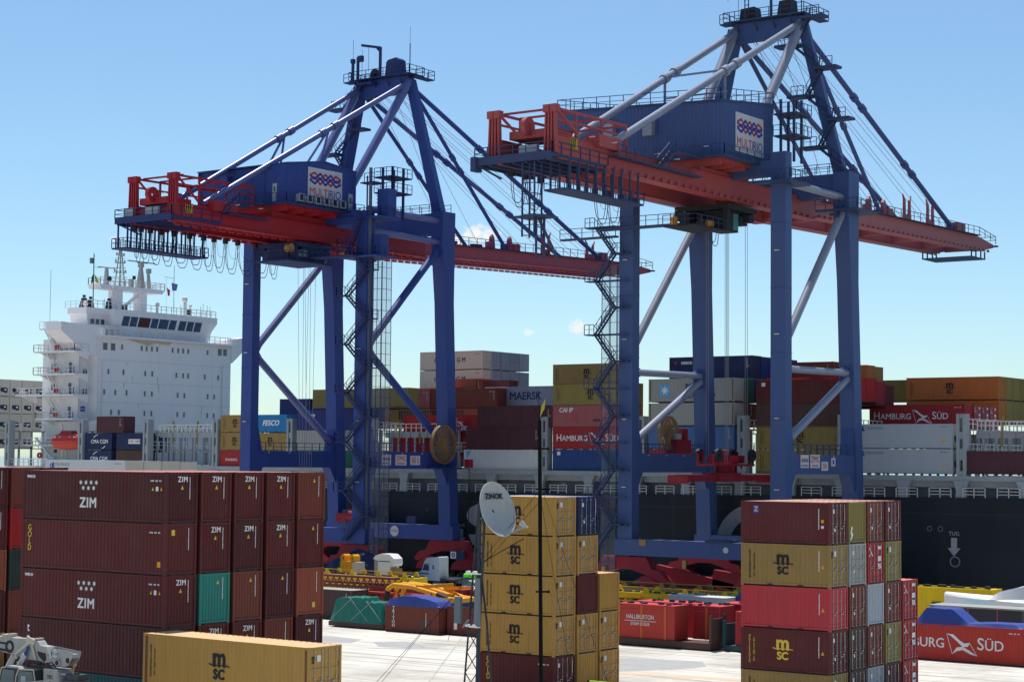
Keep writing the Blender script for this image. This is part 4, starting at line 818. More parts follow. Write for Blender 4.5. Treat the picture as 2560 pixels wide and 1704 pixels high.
        P(MB().box(.4, 2.6, yt-2.6, yt+.2, z0-3.2, z0-.95), 'cab', darkm); P(MB().box(.6, 2.4, yt+.21, yt+.26, z0-2.9, z0-1.3).box(2.61, 2.66, yt-1.0, yt+.1, z0-3.0, z0-1.2), 'cab_window', glass('cab_green_glass', (.05, .16, .15), .15))
        P(MB().box(-1.5, 2.6, -6.2, .3, z0-3.3, z0-3.15), 'platform', darkm); mb = MB(); rail(mb, [(-1.5, -6.2, z0-3.15), (2.6, -6.2, z0-3.15), (2.6, 0, z0-3.15)], step=1.2); P(mb, 'railing', blued)
        P(MB().tube((1.2, -1.3, z0-2.6), (1.9, -1.3, z0-2.6), .36, 12).box(-.6, -.1, -6.0, -5.4, z0-3.1, z0-2.2).box(2.0, 2.3, -2.9, -2.5, z0-3.1, z0-2.4), 'winch_drum', cm('amber'))
    # festoon cable loops
    mb = MB(); xf = -4.0
    hang = [-26.2, -25.2, -23.7, -21.9, -19.8, -17.2, -14.8, -13.0, -11.0, -8.8, -5.6, -3.0, -1.4] if C1 else [-31, -28.6, -26, -16, -13.5, -11, 6, 8.2, 10.2]
    for a, b_ in zip(hang, hang[1:]):
        if b_-a > 3.5: continue
        for q, dep in enumerate((3.3, 3.9, 2.0)):
            dep = dep if C1 else dep*.8
            pts = [Vector((xf+q*.25, a+(b_-a)*i/12*.96+.05*q, z0-.55-dep*(1-(2*i/12-1)**4)**.9)) for i in range(13)]
            mb.path(pts, .045 if q < 2 else .022, 4)
    P(mb, 'festoon_cable', flat('cable_grey', (.05, .055, .07))); mb = MB()
    for y in hang: mb.box(xf-.15, xf+.4, y-.2, y+.2, z0-.75, z0-.1)
    P(mb, 'cable_carrier', darkm)
    # ---- access stairs up the leg, and lift mast with mesh cage
    mb = MB(); ml = MB(); sx = hs+1.6 if C1 else -hs-1.8
    fl = 3.05; z = 5.2; k = 0
    ytop = 39.8
    if C1: sy_ = (-1.9, 1.5); xs = lambda k: hs-1.0+.0*k
    while z < ytop:
        if C1:   # zigzag across the -y face of the near leg
            a = (hs-1.7, -1.35, z) if k % 2 == 0 else (hs+1.5, -1.35, z); b_ = (hs+1.5, -1.35, z+fl) if k % 2 == 0 else (hs-1.7, -1.35, z+fl)
            stairs(mb, a, b_); px = b_[0]; s2 = 1 if k % 2 == 0 else -1
            mb.box(min(px, px+s2*1.4), max(px, px+s2*1.4), -1.8, -.7, z+fl-.05, z+fl+.07); rail(ml, [(px+s2*1.4, -1.8, z+fl+.05), (px, -1.8, z+fl+.05)], step=.7); rail(ml, [(px+s2*1.4, -1.8, z+fl+.05), (px+s2*1.4, -.8, z+fl+.05)], step=.7)
        else:
            a = (-hs-3.6, -1.3, z) if k % 2 == 0 else (-hs-1.2, -1.3, z); b_ = (-hs-1.2, -1.3, z+fl) if k % 2 == 0 else (-hs-3.6, -1.3, z+fl)
            stairs(mb, a, b_); s2 = 1 if k % 2 == 0 else -1; px = b_[0]
            mb.box(min(px, px+s2*1.3)-.0, max(px, px+s2*1.3), -1.8, -.7, z+fl-.05, z+fl+.07); rail(ml, [(px+s2*1.3, -1.8, z+fl+.05), (px, -1.8, z+fl+.05)], step=.7)
            if k % 2 == 1: mb.beam((-hs-4.2, -1.2, z+fl), (-hs+.4, -1.2, z+fl), .18, .22)
            else: mb.beam((-hs-1, -1.0, z+fl), (-hs+.6, -1.0, z+fl), .2, .26)
        z += fl; k += 1
    P(mb, 'stairs', blued); P(ml, 'railing', blued)
    # lift mast and wire mesh cage
    cx, cy = (hs+1.15, .3) if C1 else (-hs-2.2, .3)
    mb = MB()
    P(MB().box(cx-.25, cx+.05, cy-.8, cy-.5, 3, 51.8 if C1 else 40), 'lift_mast', paint('mast_grey', (.12, .14, .19), dirt=.5)) if C1 else None
    mw = MB(); x0, x1 = (cx+.6, cx+2.2) if C1 else (-hs-3.3, -hs-1.3); zt_ = 40.0 if C1 else 37.5
    yy0, yy1 = cy-.9, cy+.9
    for x in (x0, (x0+x1)/2, x1):
        for y in (yy0, yy1): mw.box(x-.03, x+.03, y-.03, y+.03, 3, zt_)
    z = 4
    while z < zt_:
        mw.box(x0, x1, yy0-.025, yy0+.025, z, z+.05).box(x1-.025, x1+.025, yy0, yy1, z, z+.05); z += 1.35
    P(mw, 'lift_cage', blued)
    m = MATS.get('wire_mesh')
    if not m:
        m = bpy.data.materials.new('wire_mesh'); m.use_nodes = True; n = m.node_tree; bs = n.nodes['Principled BSDF']; bs.inputs['Base Color'].default_value = (.2, .22, .25, 1)
        bs.inputs['Alpha'].default_value = .3; MATS['wire_mesh'] = m
    P(MB().add([(x0, yy0, 3), (x1, yy0, 3), (x1, yy0, zt_), (x0, yy0, zt_)], [(0, 1, 2, 3)]).add([(x1, yy0, 3), (x1, yy1, 3), (x1, yy1, zt_), (x1, yy0, zt_)], [(0, 1, 2, 3)]), 'cage_mesh', m)
    if C1:
        mb = MB().box(hs-2.5, hs+3.6, -2.4, 1.4, 40.35, 40.55).box(hs+.6, hs+2.5, .0, 1.6, 40.6, 43.4).box(hs+1.2, hs+3.0, .8, 2.4, 45.6, 49.2).box(hs-3.4, hs+3.2, -1.0, 3.2, 45.4, 45.6)
        P(mb, 'lift_station', blue)
        mb = MB(); rail(mb, [(hs-2.5, -2.4, 40.55), (hs+3.6, -2.4, 40.55), (hs+3.6, 1.4, 40.55)]); rail(mb, [(hs-3.4, -1, 45.6), (hs+3.2, -1, 45.6), (hs+3.2, 3.2, 45.6)]); rail(mb, [(hs+.2, -.6, 50), (hs+1.8, -.6, 50)]); P(mb, 'railing', blued)
        mb = MB(); stairs(mb, (hs-1.5, -1.9, 40.5), (hs+.9, -1.9, 45.4), .8); mb.box(hs-.4, hs+1.9, -.7, 1.4, 49.85, 50); mb.beam((hs-.3, .6, 45.6), (hs-.3, .6, 51), .14, .14).beam((hs+1.7, 1.2, 49), (hs+1.7, 1.2, 51.2), .12, .12); P(mb, 'stairs', blued)
        # free standing service tower on the girder deck
        mb = MB()
        for x, y in ((8.6, 4.6), (10.2, 4.6), (8.6, 6.8), (10.2, 6.8)): mb.box(x-.13, x+.13, y-.13, y+.13, 46, 52.6)
        for z in (49.2, 51.2): mb.box(8.0, 11.0, 3.6, 7.6, z, z+.16); rail(mb, [(8, 3.6, z+.16), (11, 3.6, z+.16), (11, 7.6, z+.16)], step=1)
        mb.beam((8.6, 4.6, 46.4), (10.2, 4.6, 49), .1, .1).beam((10.2, 4.6, 46.4), (8.6, 4.6, 49), .1, .1)
        for i in range(14): mb.box(8.0, 8.5, 3.9, 3.95, 46.2+i*.45, 46.25+i*.45)
        P(mb, 'service_tower', blued)
    else:
        mb = MB()
        for x, y in ((8.3, 2.4), (9.9, 2.4), (8.3, 4.2), (9.9, 4.2)): mb.box(x-.12, x+.12, y-.12, y+.12, 48, 55.0)
        for z in (50.8, 53.2): mb.box(7.8, 10.6, 1.6, 5.2, z, z+.15); rail(mb, [(7.8, 1.6, z+.15), (10.6, 1.6, z+.15), (10.6, 5.2, z+.15)], step=.9)
        P(mb, 'service_tower', blued)
        for yy, zz, r_ in ((0, 45.2, 2.2), (yw(44), 43.9, 2.6)):
            mb = MB().box(hs-r_, hs+r_, yy-r_, yy-1.0, zz, zz+.25).box(hs-r_, hs+r_, yy+1.0, yy+r_+.5, zz, zz+.25).box(hs+1.0, hs+r_, yy-1, yy+1, zz, zz+.25); rail(mb, [(hs-r_, yy-r_, zz+.25), (hs+r_, yy-r_, zz+.25), (hs+r_, yy+r_+.5, zz+.25)], step=1.2); P(mb, 'platform', blued)
    # stairs zigzag up the mast leg
    s = -1 if C1 else 1
    lo = Vector((s*(hs-.6), yw(44), ztopW)); hi = Vector((s*4.4, 15.2, 66.2+az)); mb = MB(); n = 6
    for i in range(n):
        a = lo.lerp(hi, i/n); b_ = lo.lerp(hi, (i+1)/n); off = (1.3*s+.0, -.0, 0)
        sw = 1.9 if i % 2 == 0 else -1.9
        p = a+Vector((1.6*s-sw*.6*s*(-1), -1.0, .0)) if False else a+Vector((sw*.75, -1.1, 0)); q = b_+Vector((-sw*.75, -1.1, 0))
        stairs(mb, p, q, .7); mb.cbox((q.x-(.6 if sw > 0 else -.6), q.y, q.z), (3.0, 1.7, .3)); rail(mb, [(q.x-1.6 if sw > 0 else q.x+1.6, q.y-.7, q.z+.1), (q.x, q.y-.7, q.z+.1)], step=.8)
        mb.beam(b_, q, .2, .25)
    P(mb, 'stairs', blued)
    # ---- cable reel
    if C1: rx, ry, rz_, R_ = hs+1.6, 14.4, 17.3, 2.55
    else: rx, ry, rz_, R_ = -hs-.2, 9.0, 18.6, 2.05
    cr = P(MB().ring((rx, ry, rz_), 'x', R_-.12, R_, .5, 40).ring((rx, ry, rz_), 'x', .0, .35, .7, 16), 'cable_reel', paint('reel_tan', (.27, .165, .075), dirt=.5))
    mb = MB()
    for i in range(36):
        a = 2*pi*i/36
        for dx in (-.22, .22): mb.beam((rx+dx*.8, ry+cos(a)*.3, rz_+sin(a)*.3), (rx+dx, ry+cos(a)*(R_-.06), rz_+sin(a)*(R_-.06)), .055, .075)
    mb.build('spoke', MATS['reel_tan'], cr); MB().ring((rx, ry, rz_), 'x', .3, R_*.42, .26, 30).build('wound_cable', paint('wound_cable', (.30, .14, .035), dirt=.5), cr)
    if not C1:
        P(MB().box(-hs-.9, -hs+.8, 9.3, 12.6, 16.3, 17.9).box(-hs-.8, -hs+.5, 11.5, 12.3, 17.9, 19.2), 'reel_drive', cm('crimson')); P(MB().box(-hs-.7, -hs+.2, 10.2, 11.4, 17.95, 18.6), 'control_cabinet', cm('ltgrey'))
    else: P(MB().box(hs+.8, hs+2.6, 12, 17.6, 14.1, 14.3).beam((hs+2.5, 16.8, 14.2), (hs+2.5, 18.9, 14.2), .12, .12), 'platform', blued); P(MB().box(hs+2.2, hs+2.9, 18.2, 19.2, 14.3, 15.4), 'control_cabinet', cm('crimson')); P(MB().tube((hs+2.5, 18.9, 14.2), (hs+2.5, 18.9, 3.2), .05, 5), 'hanging_cable', mBLK)
    # signs on the near portal beam
    X = hs+.77; pw = paint('sign_white', (.5, .5, .5))
    if C1:
        L3 = ((2.9, 4.7, 14.55, 15.9, 'm'), (5.6, 7.8, 14.55, 15.9, 'z'), (8.6, 10.6, 14.6, 15.8, '65 t'))
    else:
        L3 = ((3.0, 4.9, 14.8, 16.2, 'm'), (5.3, 7.6, 14.8, 16.25, 'z'), (8.0, 9.6, 14.5, 15.5, '50t'), (10.4, 11.4, 15.0, 15.9, 'p'))
    for a, b_, c, d, k in L3:
        sg = P(MB().box(X, X+.03, a, b_, c, d), 'sign', pw); m_ = (a+b_)/2; h = d-c
        if k == 'm':
            for j, (mm, o) in enumerate(((sr, .62), (sb, .5))):
                q = MB(); pts = [Vector((X+.04, a+.15+(b_-a-.3)*i/6, c+h*(o+(.12 if (i+j) % 2 else -.06)))) for i in range(7)]
                for p, r_ in zip(pts, pts[1:]): q.beam(p, r_, .01, .12)
                q.build('emblem_band', mm, sg)
            text('MULTIRIO', .38, sb, sg, (X+.035, m_, c+h*.16), 'x', bold=.01, sx=.9)
        elif k == 'z': text('ZPMC', .86 if C1 else .95, sr, sg, (X+.035, m_, c+h*.63), 'x', bold=.015, sx=.85); q = MB(); [q.box(X+.03, X+.035, m_-.75+i*.3, m_-.55+i*.3, c+.12, c+.34) for i in range(5)]; q.build('small_print', sr, sg)
        elif k == 'p': MB().box(X+.03, X+.035, m_-.2, m_+.2, c+.2, d-.2).build('pictogram', sb, sg)
        else: text(k, 1.05 if C1 else .8, sr, sg, (X+.035, m_, (c+d)/2), 'x', bold=.01, sx=.85)
    if C1:
        sg = P(MB().prism([(-2.9+cos(a*pi/12)*.78, 5.75+sin(a*pi/12)*.72) for a in range(24)], 'y', yw(5)-.90, yw(5)-.87) if False else MB().prism([(1.2+cos(a*pi/12)*.72, 5.72+sin(a*pi/12)*.72) for a in range(24)], 'y', yw(5)-.93, yw(5)-.9), 'sign', pw); text('PT-04', .42, sb, sg, (1.2, yw(5)-.935, 5.7), 'y', bold=.008)
    else: P(MB().prism([(3.4+cos(a*pi/10)*.33, 5.85+sin(a*pi/10)*.33) for a in range(20)], 'y', -.93, -.87), 'sign', pw); P(MB().box(-hs+2.0, -hs+2.9, -.93, -.87, 6.0, 6.65), 'control_cabinet', cm('tan'))
    # lamps on walkways and legs
    mb = MB(); wl = []
    for s in (-1, 1):
        for z in (12.4, 20, 29, 38): wl.append((s*hs+.1, -.85, z))
        for y in (3, 7, 11): wl.append((s*hs+.75, y, 16.0))
    for y in (-30, -26, -18, -14, -8, -3, 1): wl.append((5.1, y, ze0+1.2 if y < -12 else zb+.9))
    for x, y, z in wl: mb.box(x-.45, x+.1, y-.09, y+.09, z, z+.1)
    P(mb, 'lamp', paint('lamp_housing', (.62, .60, .52)))
    # ---- travelling gear: red equaliser beams and wheel trucks
    for s in (-1, 1):
        for yy in (0, yw(5)):
            cx = s*(hs+.2)
            bg_ = P(MB().prism([(cx-5.6, 2.2), (cx-4.7, 3.2), (cx-3.6, 3.4), (cx-2.9, 4.7), (cx+2.9, 4.7), (cx+3.6, 3.4), (cx+4.7, 3.2), (cx+5.6, 2.2), (cx+5.0, 1.9), (cx+2.4, 2.9), (cx+.9, 3.3), (cx-.9, 3.3), (cx-2.4, 2.9), (cx-5.0, 1.9)], 'y', yy-.55, yy+.55), 'equaliser_beam', cm('crimson'))
            mbs = MB()
            for k in (-1, 1):
                c2 = cx+k*2.9
                mbs.prism([(c2-2.3, .9), (c2-2.0, 1.7), (c2-.5, 2.6), (c2+.5, 2.6), (c2+2.0, 1.7), (c2+2.3, .9)], 'y', yy-.62, yy+.62)
            mbs.build('wheel_truck', cm('crimson'), bg_)
            w = MB()
            for k in range(8): xx = cx-4.9+k*1.4; w.tube((xx, yy-.3, .4), (xx, yy+.3, .4), .38, 14)
            w.build('wheel', mRUSTDK, bg_)
            P(MB().box(cx-.9, cx+.9, yy-.8, yy+.8, 4.702, 4.86), 'pivot_seat', darkm); 
            P(MB().box(cx+s*5.5-.25, cx+s*5.5+.25, yy-.6, yy+.6, .8, 2.0).box(cx-.25+s*2.6, cx+.25+s*2.6, yy-.75, yy-.57, 2.5, 3.5), 'buffer', cm('tan'))
    mb = MB().box(-7.5, -3, yw(5)-1.6, yw(5)-.9, 6.7, 8.4).box(3.5, 5.0, yw(5)-1.2, yw(5)-.9, 6.7, 7.7) if C1 else MB().box(1, 4, -1.2, 1, 6.68, 6.9)
    P(mb, 'control_cabinet', blued)
    if C1: P(MB().box(-hs+1.2, -hs+3, yw(5)-1.7, yw(5)-.95, 6.7, 7.9).tube((-hs+3.2, yw(5)-1.4, 7.6), (-hs+5, yw(5)-1.4, 7.6), .7, 14), 'winch', cm('crimson'))
    return t
crane(True); crane(False)
# red lifting frame hanging from the right crane
X0 = -103.6
sp = thing('container_spreader', 'red lifting frame hanging on ropes between the legs of the right crane', 'spreader', (X0, 184.5, 13.2))
MB().box(-.5, .5, -9.6, 10.2, 0, .75).box(-.9, .9, -2.2, 2.6, -.05, .95).build('main_beam', cm('crimson'), sp)
MB().box(-1.25, 1.25, -9.9, -9.5, -.2, .7).box(-1.25, 1.25, 10.1, 10.5, -.2, .7).build('end_beam', cm('crimson'), sp)
mb = MB().box(-1.2, 1.2, -3.9, 5.2, 1.7, 1.95).box(-.6, .6, -.6, 1.2, .95, 1.7)
for x in (-1.1, .9):
    for y in (-3.9, -3.0, 4.1, 5.0): mb.box(x, x+.2, y, y+.22, 1.95, 3.3)
    mb.box(x, x+.2, -3.9, -2.8, 3.1, 3.3).box(x, x+.2, 4.1, 5.22, 3.1, 3.3)
for y in (-2.6, 0, 2.4, 3.6): mb.box(-.5, .5, y, y+.5, 2.05, 2.9)
mb.build('head_block', cm('crimson'), sp)
MB().ring((-1.2, -3.2, 2.9), 'x', .2, .7, .4).ring((-1.2, 4.5, 2.9), 'x', .2, .7, .4).ring((1.2, -3.2, 2.9), 'x', .2, .7, .4).ring((1.2, 4.5, 2.9), 'x', .2, .7, .4).build('sheave', MATS['machinery_dark'], sp)
MB().box(-.55, -.51, -.9, -.2, .1, 1.6).box(-.55, -.51, 1.2, 1.9, .1, 1.6).build('locking_plate', cm('tan'), sp)
mb = MB(); 
for x in (-1.2, 1.2):
    for y in (-3.6, -2.8, 4.1, 4.9): mb.tube((x, y*.6+.5, 2), (x, y*.6+.4, 29.4), .03, 4, caps=False)
mb.build('hoist_rope', MATS['wire_rope'], sp)
# thin hoisting ropes under the left crane with their own small hook block
hb = thing('hook_block', 'small dark hook block on thin ropes between the legs of the left crane', 'hook block', (-162.1, 180.5, 8.5))
MB().box(-.8, .8, -.5, .5, 0, .9).build('block', MATS['machinery_dark'], hb)
mb = MB()
for x in (-.6, .6):
    for y in (-1.6, -.5, .5): mb.tube((x, y*.3, .9), (x, y, 31.6), .03, 4, caps=False)
mb.build('hoist_rope', MATS['wire_rope'], hb)
# two workers on the walkway below the girder of the right crane
def person(label, loc, top, lean=0, rz=0):
    t = thing('person', label, 'person', loc, rz)
    me = bpy.data.meshes.new('body'); j = {'p': (0, 0, .95), 'c': (lean*.3, 0, 1.32), 'n': (lean*.45, 0, 1.5), 'h': (lean*.55, 0, 1.63), 'ht': (lean*.6, 0, 1.74), 'hl': (0, .1, .9), 'kl': (.06, .12, .5), 'al': (-.02, .13, .08), 'fl': (.16, .13, .05),
         'hr': (0, -.1, .9), 'kr': (.02, -.12, .5), 'ar': (-.06, -.13, .08), 'fr': (.1, -.13, .05), 'sl': (lean*.38, .19, 1.42), 'el': (lean*.4+.12, .26, 1.15), 'wl': (lean*.4+.36, .2, 1.05), 'sr': (lean*.38, -.19, 1.42), 'er': (lean*.4+.08, -.27, 1.15), 'wr': (lean*.4+.32, -.18, 1.1)}
    ks = list(j); E_ = [('p', 'c'), ('c', 'n'), ('n', 'h'), ('h', 'ht'), ('p', 'hl'), ('hl', 'kl'), ('kl', 'al'), ('al', 'fl'), ('p', 'hr'), ('hr', 'kr'), ('kr', 'ar'), ('ar', 'fr'), ('n', 'sl'), ('sl', 'el'), ('el', 'wl'), ('n', 'sr'), ('sr', 'er'), ('er', 'wr')]
    me.from_pydata([j[k] for k in ks], [(ks.index(a), ks.index(b)) for a, b in E_], []); o = bpy.data.objects.new('body', me); COL.objects.link(o)
    o.modifiers.new('s', 'SKIN'); R = dict(p=.15, c=.17, n=.07, h=.105, ht=.08, hl=.1, hr=.1, kl=.065, kr=.065, al=.05, ar=.05, fl=.045, fr=.045, sl=.07, sr=.07, el=.05, er=.05, wl=.035, wr=.035)
    for i, k in enumerate(ks): me.skin_vertices[0].data[i].radius = (R[k], R[k]*.8); me.skin_vertices[0].data[i].use_root = (k == 'p')
    o.modifiers.new('d', 'SUBSURF').levels = 1; bpy.context.view_layer.update(); m2 = bpy.data.meshes.new_from_object(o.evaluated_get(bpy.context.evaluated_depsgraph_get())); bpy.data.objects.remove(o); m2['_n'] = 1
    place('body', m2, top, t)
    MB().tube((lean*.57, 0, 1.70), (lean*.62, 0, 1.82), .12, 10, .05).build('helmet', cm('yellow'), t)
    return t
person('worker in dark clothes leaning on the railing, left of the two under the right crane', (X0-.6, 175.0, 40.82), flat('work_clothes', (.03, .03, .035)), .3, pi/2)
person('worker in dark clothes standing beside the yellow winch, right of the two', (X0-.6, 176.8, 40.82), flat('work_clothes2', (.04, .035, .03)), .1, pi/2)
# ------------------------------------------------------------------ container ship alongside
HY = 200.3
ship = thing('container_ship', 'large container ship with black hull and white deckhouse moored behind the cranes', 'ship', (-150, 222, -2.6))
def SP(mb, n, m, par=None, **k):
    if par is not None: return mb.build(n, m, par, **k)
    o = mb.build(n, m, None, **k); o.parent = ship; o.matrix_parent_inverse = Matrix.Translation((150, -222, 2.6)); return o
shipwhite = paint('ship_white', (.79, .775, .79), rough=.5, dirt=.22, var=.0, scale=.12, dirtcol=(.52, .47, .38)); shipw2 = paint('ship_white_fittings', (.66, .65, .62), dirt=.2, var=0)
grey = paint('ship_grey', (.30, .335, .355), rough=.55, dirt=.35, var=.05, scale=.4); grey2 = paint('ship_grey_dark', (.16, .185, .205), rough=.6, dirt=.35, var=.05, scale=.4)
hullm = paint('hull_black', (.010, .015, .023), rough=.62, dirt=.5, var=0, scale=.15, dirtcol=(.022, .025, .026), spec=.2)
top = lambda x: 10.95+max(0, (x+160))*.0085
mb = MB(); xs = [-345, -330, -240, -160, -120, -80, -40, 0, 20, 40]
def ring_at(x):
    w = 21.7 if x < 0 else 21.7*(1-(x/42)**1.5*.98); w = w if x > -335 else 16
    return [(x, 222-w, top(x)), (x, 222-w, .5), (x, 222-w*.97, -4), (x, 222+w*.97, -4), (x, 222+w, .5), (x, 222+w, top(x))]
rg = [ring_at(x) for x in xs]; vs = [p for r in rg for p in r]; fs = []
for i in range(len(xs)-1):
    for k in range(6): fs.append((i*6+k, i*6+(k+1) % 6, (i+1)*6+(k+1) % 6, (i+1)*6+k))
fs += [tuple(range(6)), tuple(range((len(xs)-1)*6, len(xs)*6))]
mb.add(vs, fs); SP(mb, 'hull', hullm)
# hull lettering: great white letters and the tug push marks
def arc(cx, cz, r0, r1, a0, a1, n=16, sx=1):
    return [(cx+sx*r1*cos(radians(a0+(a1-a0)*i/n)), cz+r1*sin(radians(a0+(a1-a0)*i/n))) for i in range(n+1)]+[(cx+sx*r0*cos(radians(a1-(a1-a0)*i/n)), cz+r0*sin(radians(a1-(a1-a0)*i/n))) for i in range(n+1)]
hw = paint('hull_lettering_white', (.30, .30, .33), dirt=.5, var=0)
def hullpoly(pts, n='hull_letter'): SP(MB().prism(pts, 'y', HY-.035, HY-.002), n, hw)
hullpoly([(-147.6+3.7*cos(a*pi/16), 8.0+1.75*sin(a*pi/16)) for a in range(32)]); hullpoly([(-151.0, 5.5), (-147, 5.4), (-144, 4.6), (-144, 2.2), (-148, 3.0), (-150.3, 4.2)])
hullpoly(arc(-107.6, 5.6, 3.3, 4.9, 20, 168, sx=1.18))
hullpoly([(-113.4, 6.6), (-111.6, 6.3), (-111.9, 5.2), (-112.9, 5.6)], 'hull_letter')
for tx, tz, s in ((-152.2, 5.3, .6), (-83.0, 6.3, .62)):
    text('TUG', 1.0*s, hw, None, (tx, HY-.01, tz+1.3), 'y', bold=.01).parent = ship
    ship_t = bpy.context.scene.collection.objects[-1]; ship_t.matrix_parent_inverse = Matrix.Translation((150, -222, 2.6))
    hullpoly([(tx-.35, tz+.85), (tx+.35, tz+.85), (tx+.35, tz-.3), (tx+.75, tz-.3), (tx, tz-1.2), (tx-.75, tz-.3), (tx-.35, tz-.3)], 'hull_arrow')
for x, z, r in ((-82.9, 4.5, .62), (-85.9, 8.1, .3), (-84.6, 8.1, .3), (-158, 8.6, .22), (-110.5, 8.2, .22)): SP(MB().ring((x, HY-.02, z), 'y', r*.78, r, .05, 20), 'hull_ring', flat('hull_ring_grey', (.16, .17, .19)))
SP(MB().box(-230, 0, HY-.03, HY-.002, 9.75, 9.83), 'weld_strip', flat('hull_line', (.03, .036, .045)))
# main deck, passageway with coamings, pillars, hatch numbers and rails
SP(MB().box(-340, -5, HY+.1, 243, 10.5, 10.6), 'deck', paint('deck_green_grey', (.13, .15, .15), dirt=.5))
SP(MB().box(-228, -10, HY+2.3, HY+2.45, 10.6, 13.7), 'inner_bulkhead', grey2)
SP(MB().box(-228, -10, HY+1.0, HY+2.29, 12.75, 13.5).box(-228, -10, HY+.4, 243, 13.5, 13.7).box(-228, -10, HY+.35, HY+.48, 13.5, 14.05), 'hatch_coaming', grey)
n0 = 34
mb = MB(); mbr = MB(); x = -212
for x in (-212, -198.6, -184, -170, -162.4, -155.4, -147.6, -139.8, -132.2, -125, -117.9, -110.4, -103.6, -97, -89.2, -82.3, -75, -68.5, -60, -50):
    mb.prism([(x-.75, 10.6), (x+.75, 10.6), (x+.55, 12.4), (x+.9, 13.5), (x-.9, 13.5), (x-.55, 12.4)], 'y', HY+.25, HY+.85)
SP(mb, 'pillar', grey)
mb = MB()
for i in range(46):
    x = -226+i*4.0; zt_ = top(x)
    for dx in (0, 1.3, 2.6): mb.box(x+dx-.04, x+dx+.04, HY+.1, HY+.18, zt_, zt_+1.1)
    for h in (.38, .74, 1.08): mb.box(x-.04, x+2.64, HY+.1, HY+.18, zt_+h-.03, zt_+h+.03)
SP(mb, 'railing', shipw2)
for x, s in ((-162.4, '34'), (-158.6, '33'), (-151.5, '31'), (-147.6, '30'), (-143.0, '29'), (-136, '28'), (-133, '27'), (-129.8, '26'), (-114.4, '23'), (-110.4, '22'), (-100.3, '17'), (-103.6, '18'), (-92.5, '15'), (-89.2, '14'), (-85.5, '13'), (-78.4, '11'), (-75.4, '10')):
    o = text(s, .62, hw, None, (x, HY+(.98 if s not in ('34', '30', '28', '26', '22', '18', '14', '10') else .24), 13.1 if s not in ('34', '30', '28', '26', '22', '18', '14', '10') else 12.3), 'y', bold=.01); o.parent = ship; o.matrix_parent_inverse = Matrix.Translation((150, -222, 2.6))
# lashing bridges: paired towers with decks and rails across the ship
def lashing(x, zt_=21.0, far=242):
    mb = MB()
    for y in (HY+.4,): mb.box(x-.55, x-.2, y, y+1.2, 13.7, zt_).box(x+.2, x+.55, y, y+1.2, 13.7, zt_).box(x-.2, x+.2, y+.1, y+1.1, 13.7, 14.6).box(x-.2, x+.2, y+.1, y+1.1, 15.8, 17.1).box(x-.2, x+.2, y+.1, y+1.1, 18.2, 19.0).box(x-.2, x+.2, y+.1, y+1.1, zt_-.5, zt_)
    SP(mb, 'lashing_tower', grey); mb = MB()
    for z in (16.4, 19.2): mb.box(x-.5, x+.5, HY+1.6, far, z, z+.14)
    y = HY+2.9
    while y < far: mb.box(x-.14, x+.14, y-.14, y+.14, 13.7, 19.2); y += 2.55
    SP(mb, 'lashing_bridge', grey); mb = MB()
    rail(mb, [(x+.45, HY+1.6, 19.34), (x+.45, far, 19.34)], step=1.25, r=.045); rail(mb, [(x+.45, HY+1.6, 16.54), (x+.45, far, 16.54)], step=1.25, r=.04); SP(mb, 'lashing_rail', shipw2)
for x in (-245.5, -227.9, -213.25, -198.5, -183.65, -168.6, -154.9, -139.2, -124.5, -110.2, -96.9, -82.3, -68): lashing(x)
# gear on the open bays: lashing rods, yellow posts, cell guides seen end on
for bx0, bx1 in ((-212.2, -199.4), (-167.4, -155.8), (-81.2, -69.2)):
    mb = MB(); rr = random.Random(int(-bx0)); 
    for i in range(8):
        x = bx0+.6+i*(bx1-bx0-1.2)/7
        mb.box(x-.12, x+.12, HY+2.6, HY+2.8, 13.7, 18.3).prism([(x-.8, 18.3), (x+.8, 18.3), (x+.8, 18.9), (x-.8, 18.9)], 'y', HY+2.55, HY+2.8)
    mb.box(bx0, bx1, HY+2.5, HY+2.9, 18.9, 19.1).box(bx0, bx1, HY+2.6, HY+2.7, 16.1, 16.2)
    SP(mb, 'cell_frame', grey); mb = MB(); rail(mb, [(bx0, HY+2.5, 19.1), (bx1, HY+2.5, 19.1)], step=.9, r=.05); SP(mb, 'lashing_rail', shipw2)
    mb = MB()
    for i in range(2 if bx0 < -200 else 3): x = bx0+1.8+rr.random()*2+i*4; mb.beam((x, HY+2.6, 17.4), (x+.15, HY+2.6, 20.8), .22, .22)
    SP(mb, 'stowed_post', cm('olive'))
    if bx0 < -200:
        mb = MB()
        for i in range(9): x = bx0+.6+i*1.35; mb.beam((x, HY+3.2, 19.1), (x+.6, HY+3.2, 20.2), .07, .07).beam((x+.6, HY+3.2, 20.2), (x+1.0, HY+3.2, 19.1), .07, .07)
        SP(mb, 'lashing_gear', grey2)
    SP(MB().box(bx0+.4, bx1-.4, HY+4.5, 241, 13.76, 14.1), 'hatch_cover', grey)
# ---- deckhouse
X1 = -235.0; y0, y1 = 210.3, 241.2
hz = 34.9
h = SP(MB().box(-243.5, X1, y0, y1, 10.6, hz), 'deckhouse', shipwhite)
SP(MB().box(-246, X1-2.2, 208.2, y0-.002, 10.6, hz-.3), 'deckhouse_side', shipwhite)
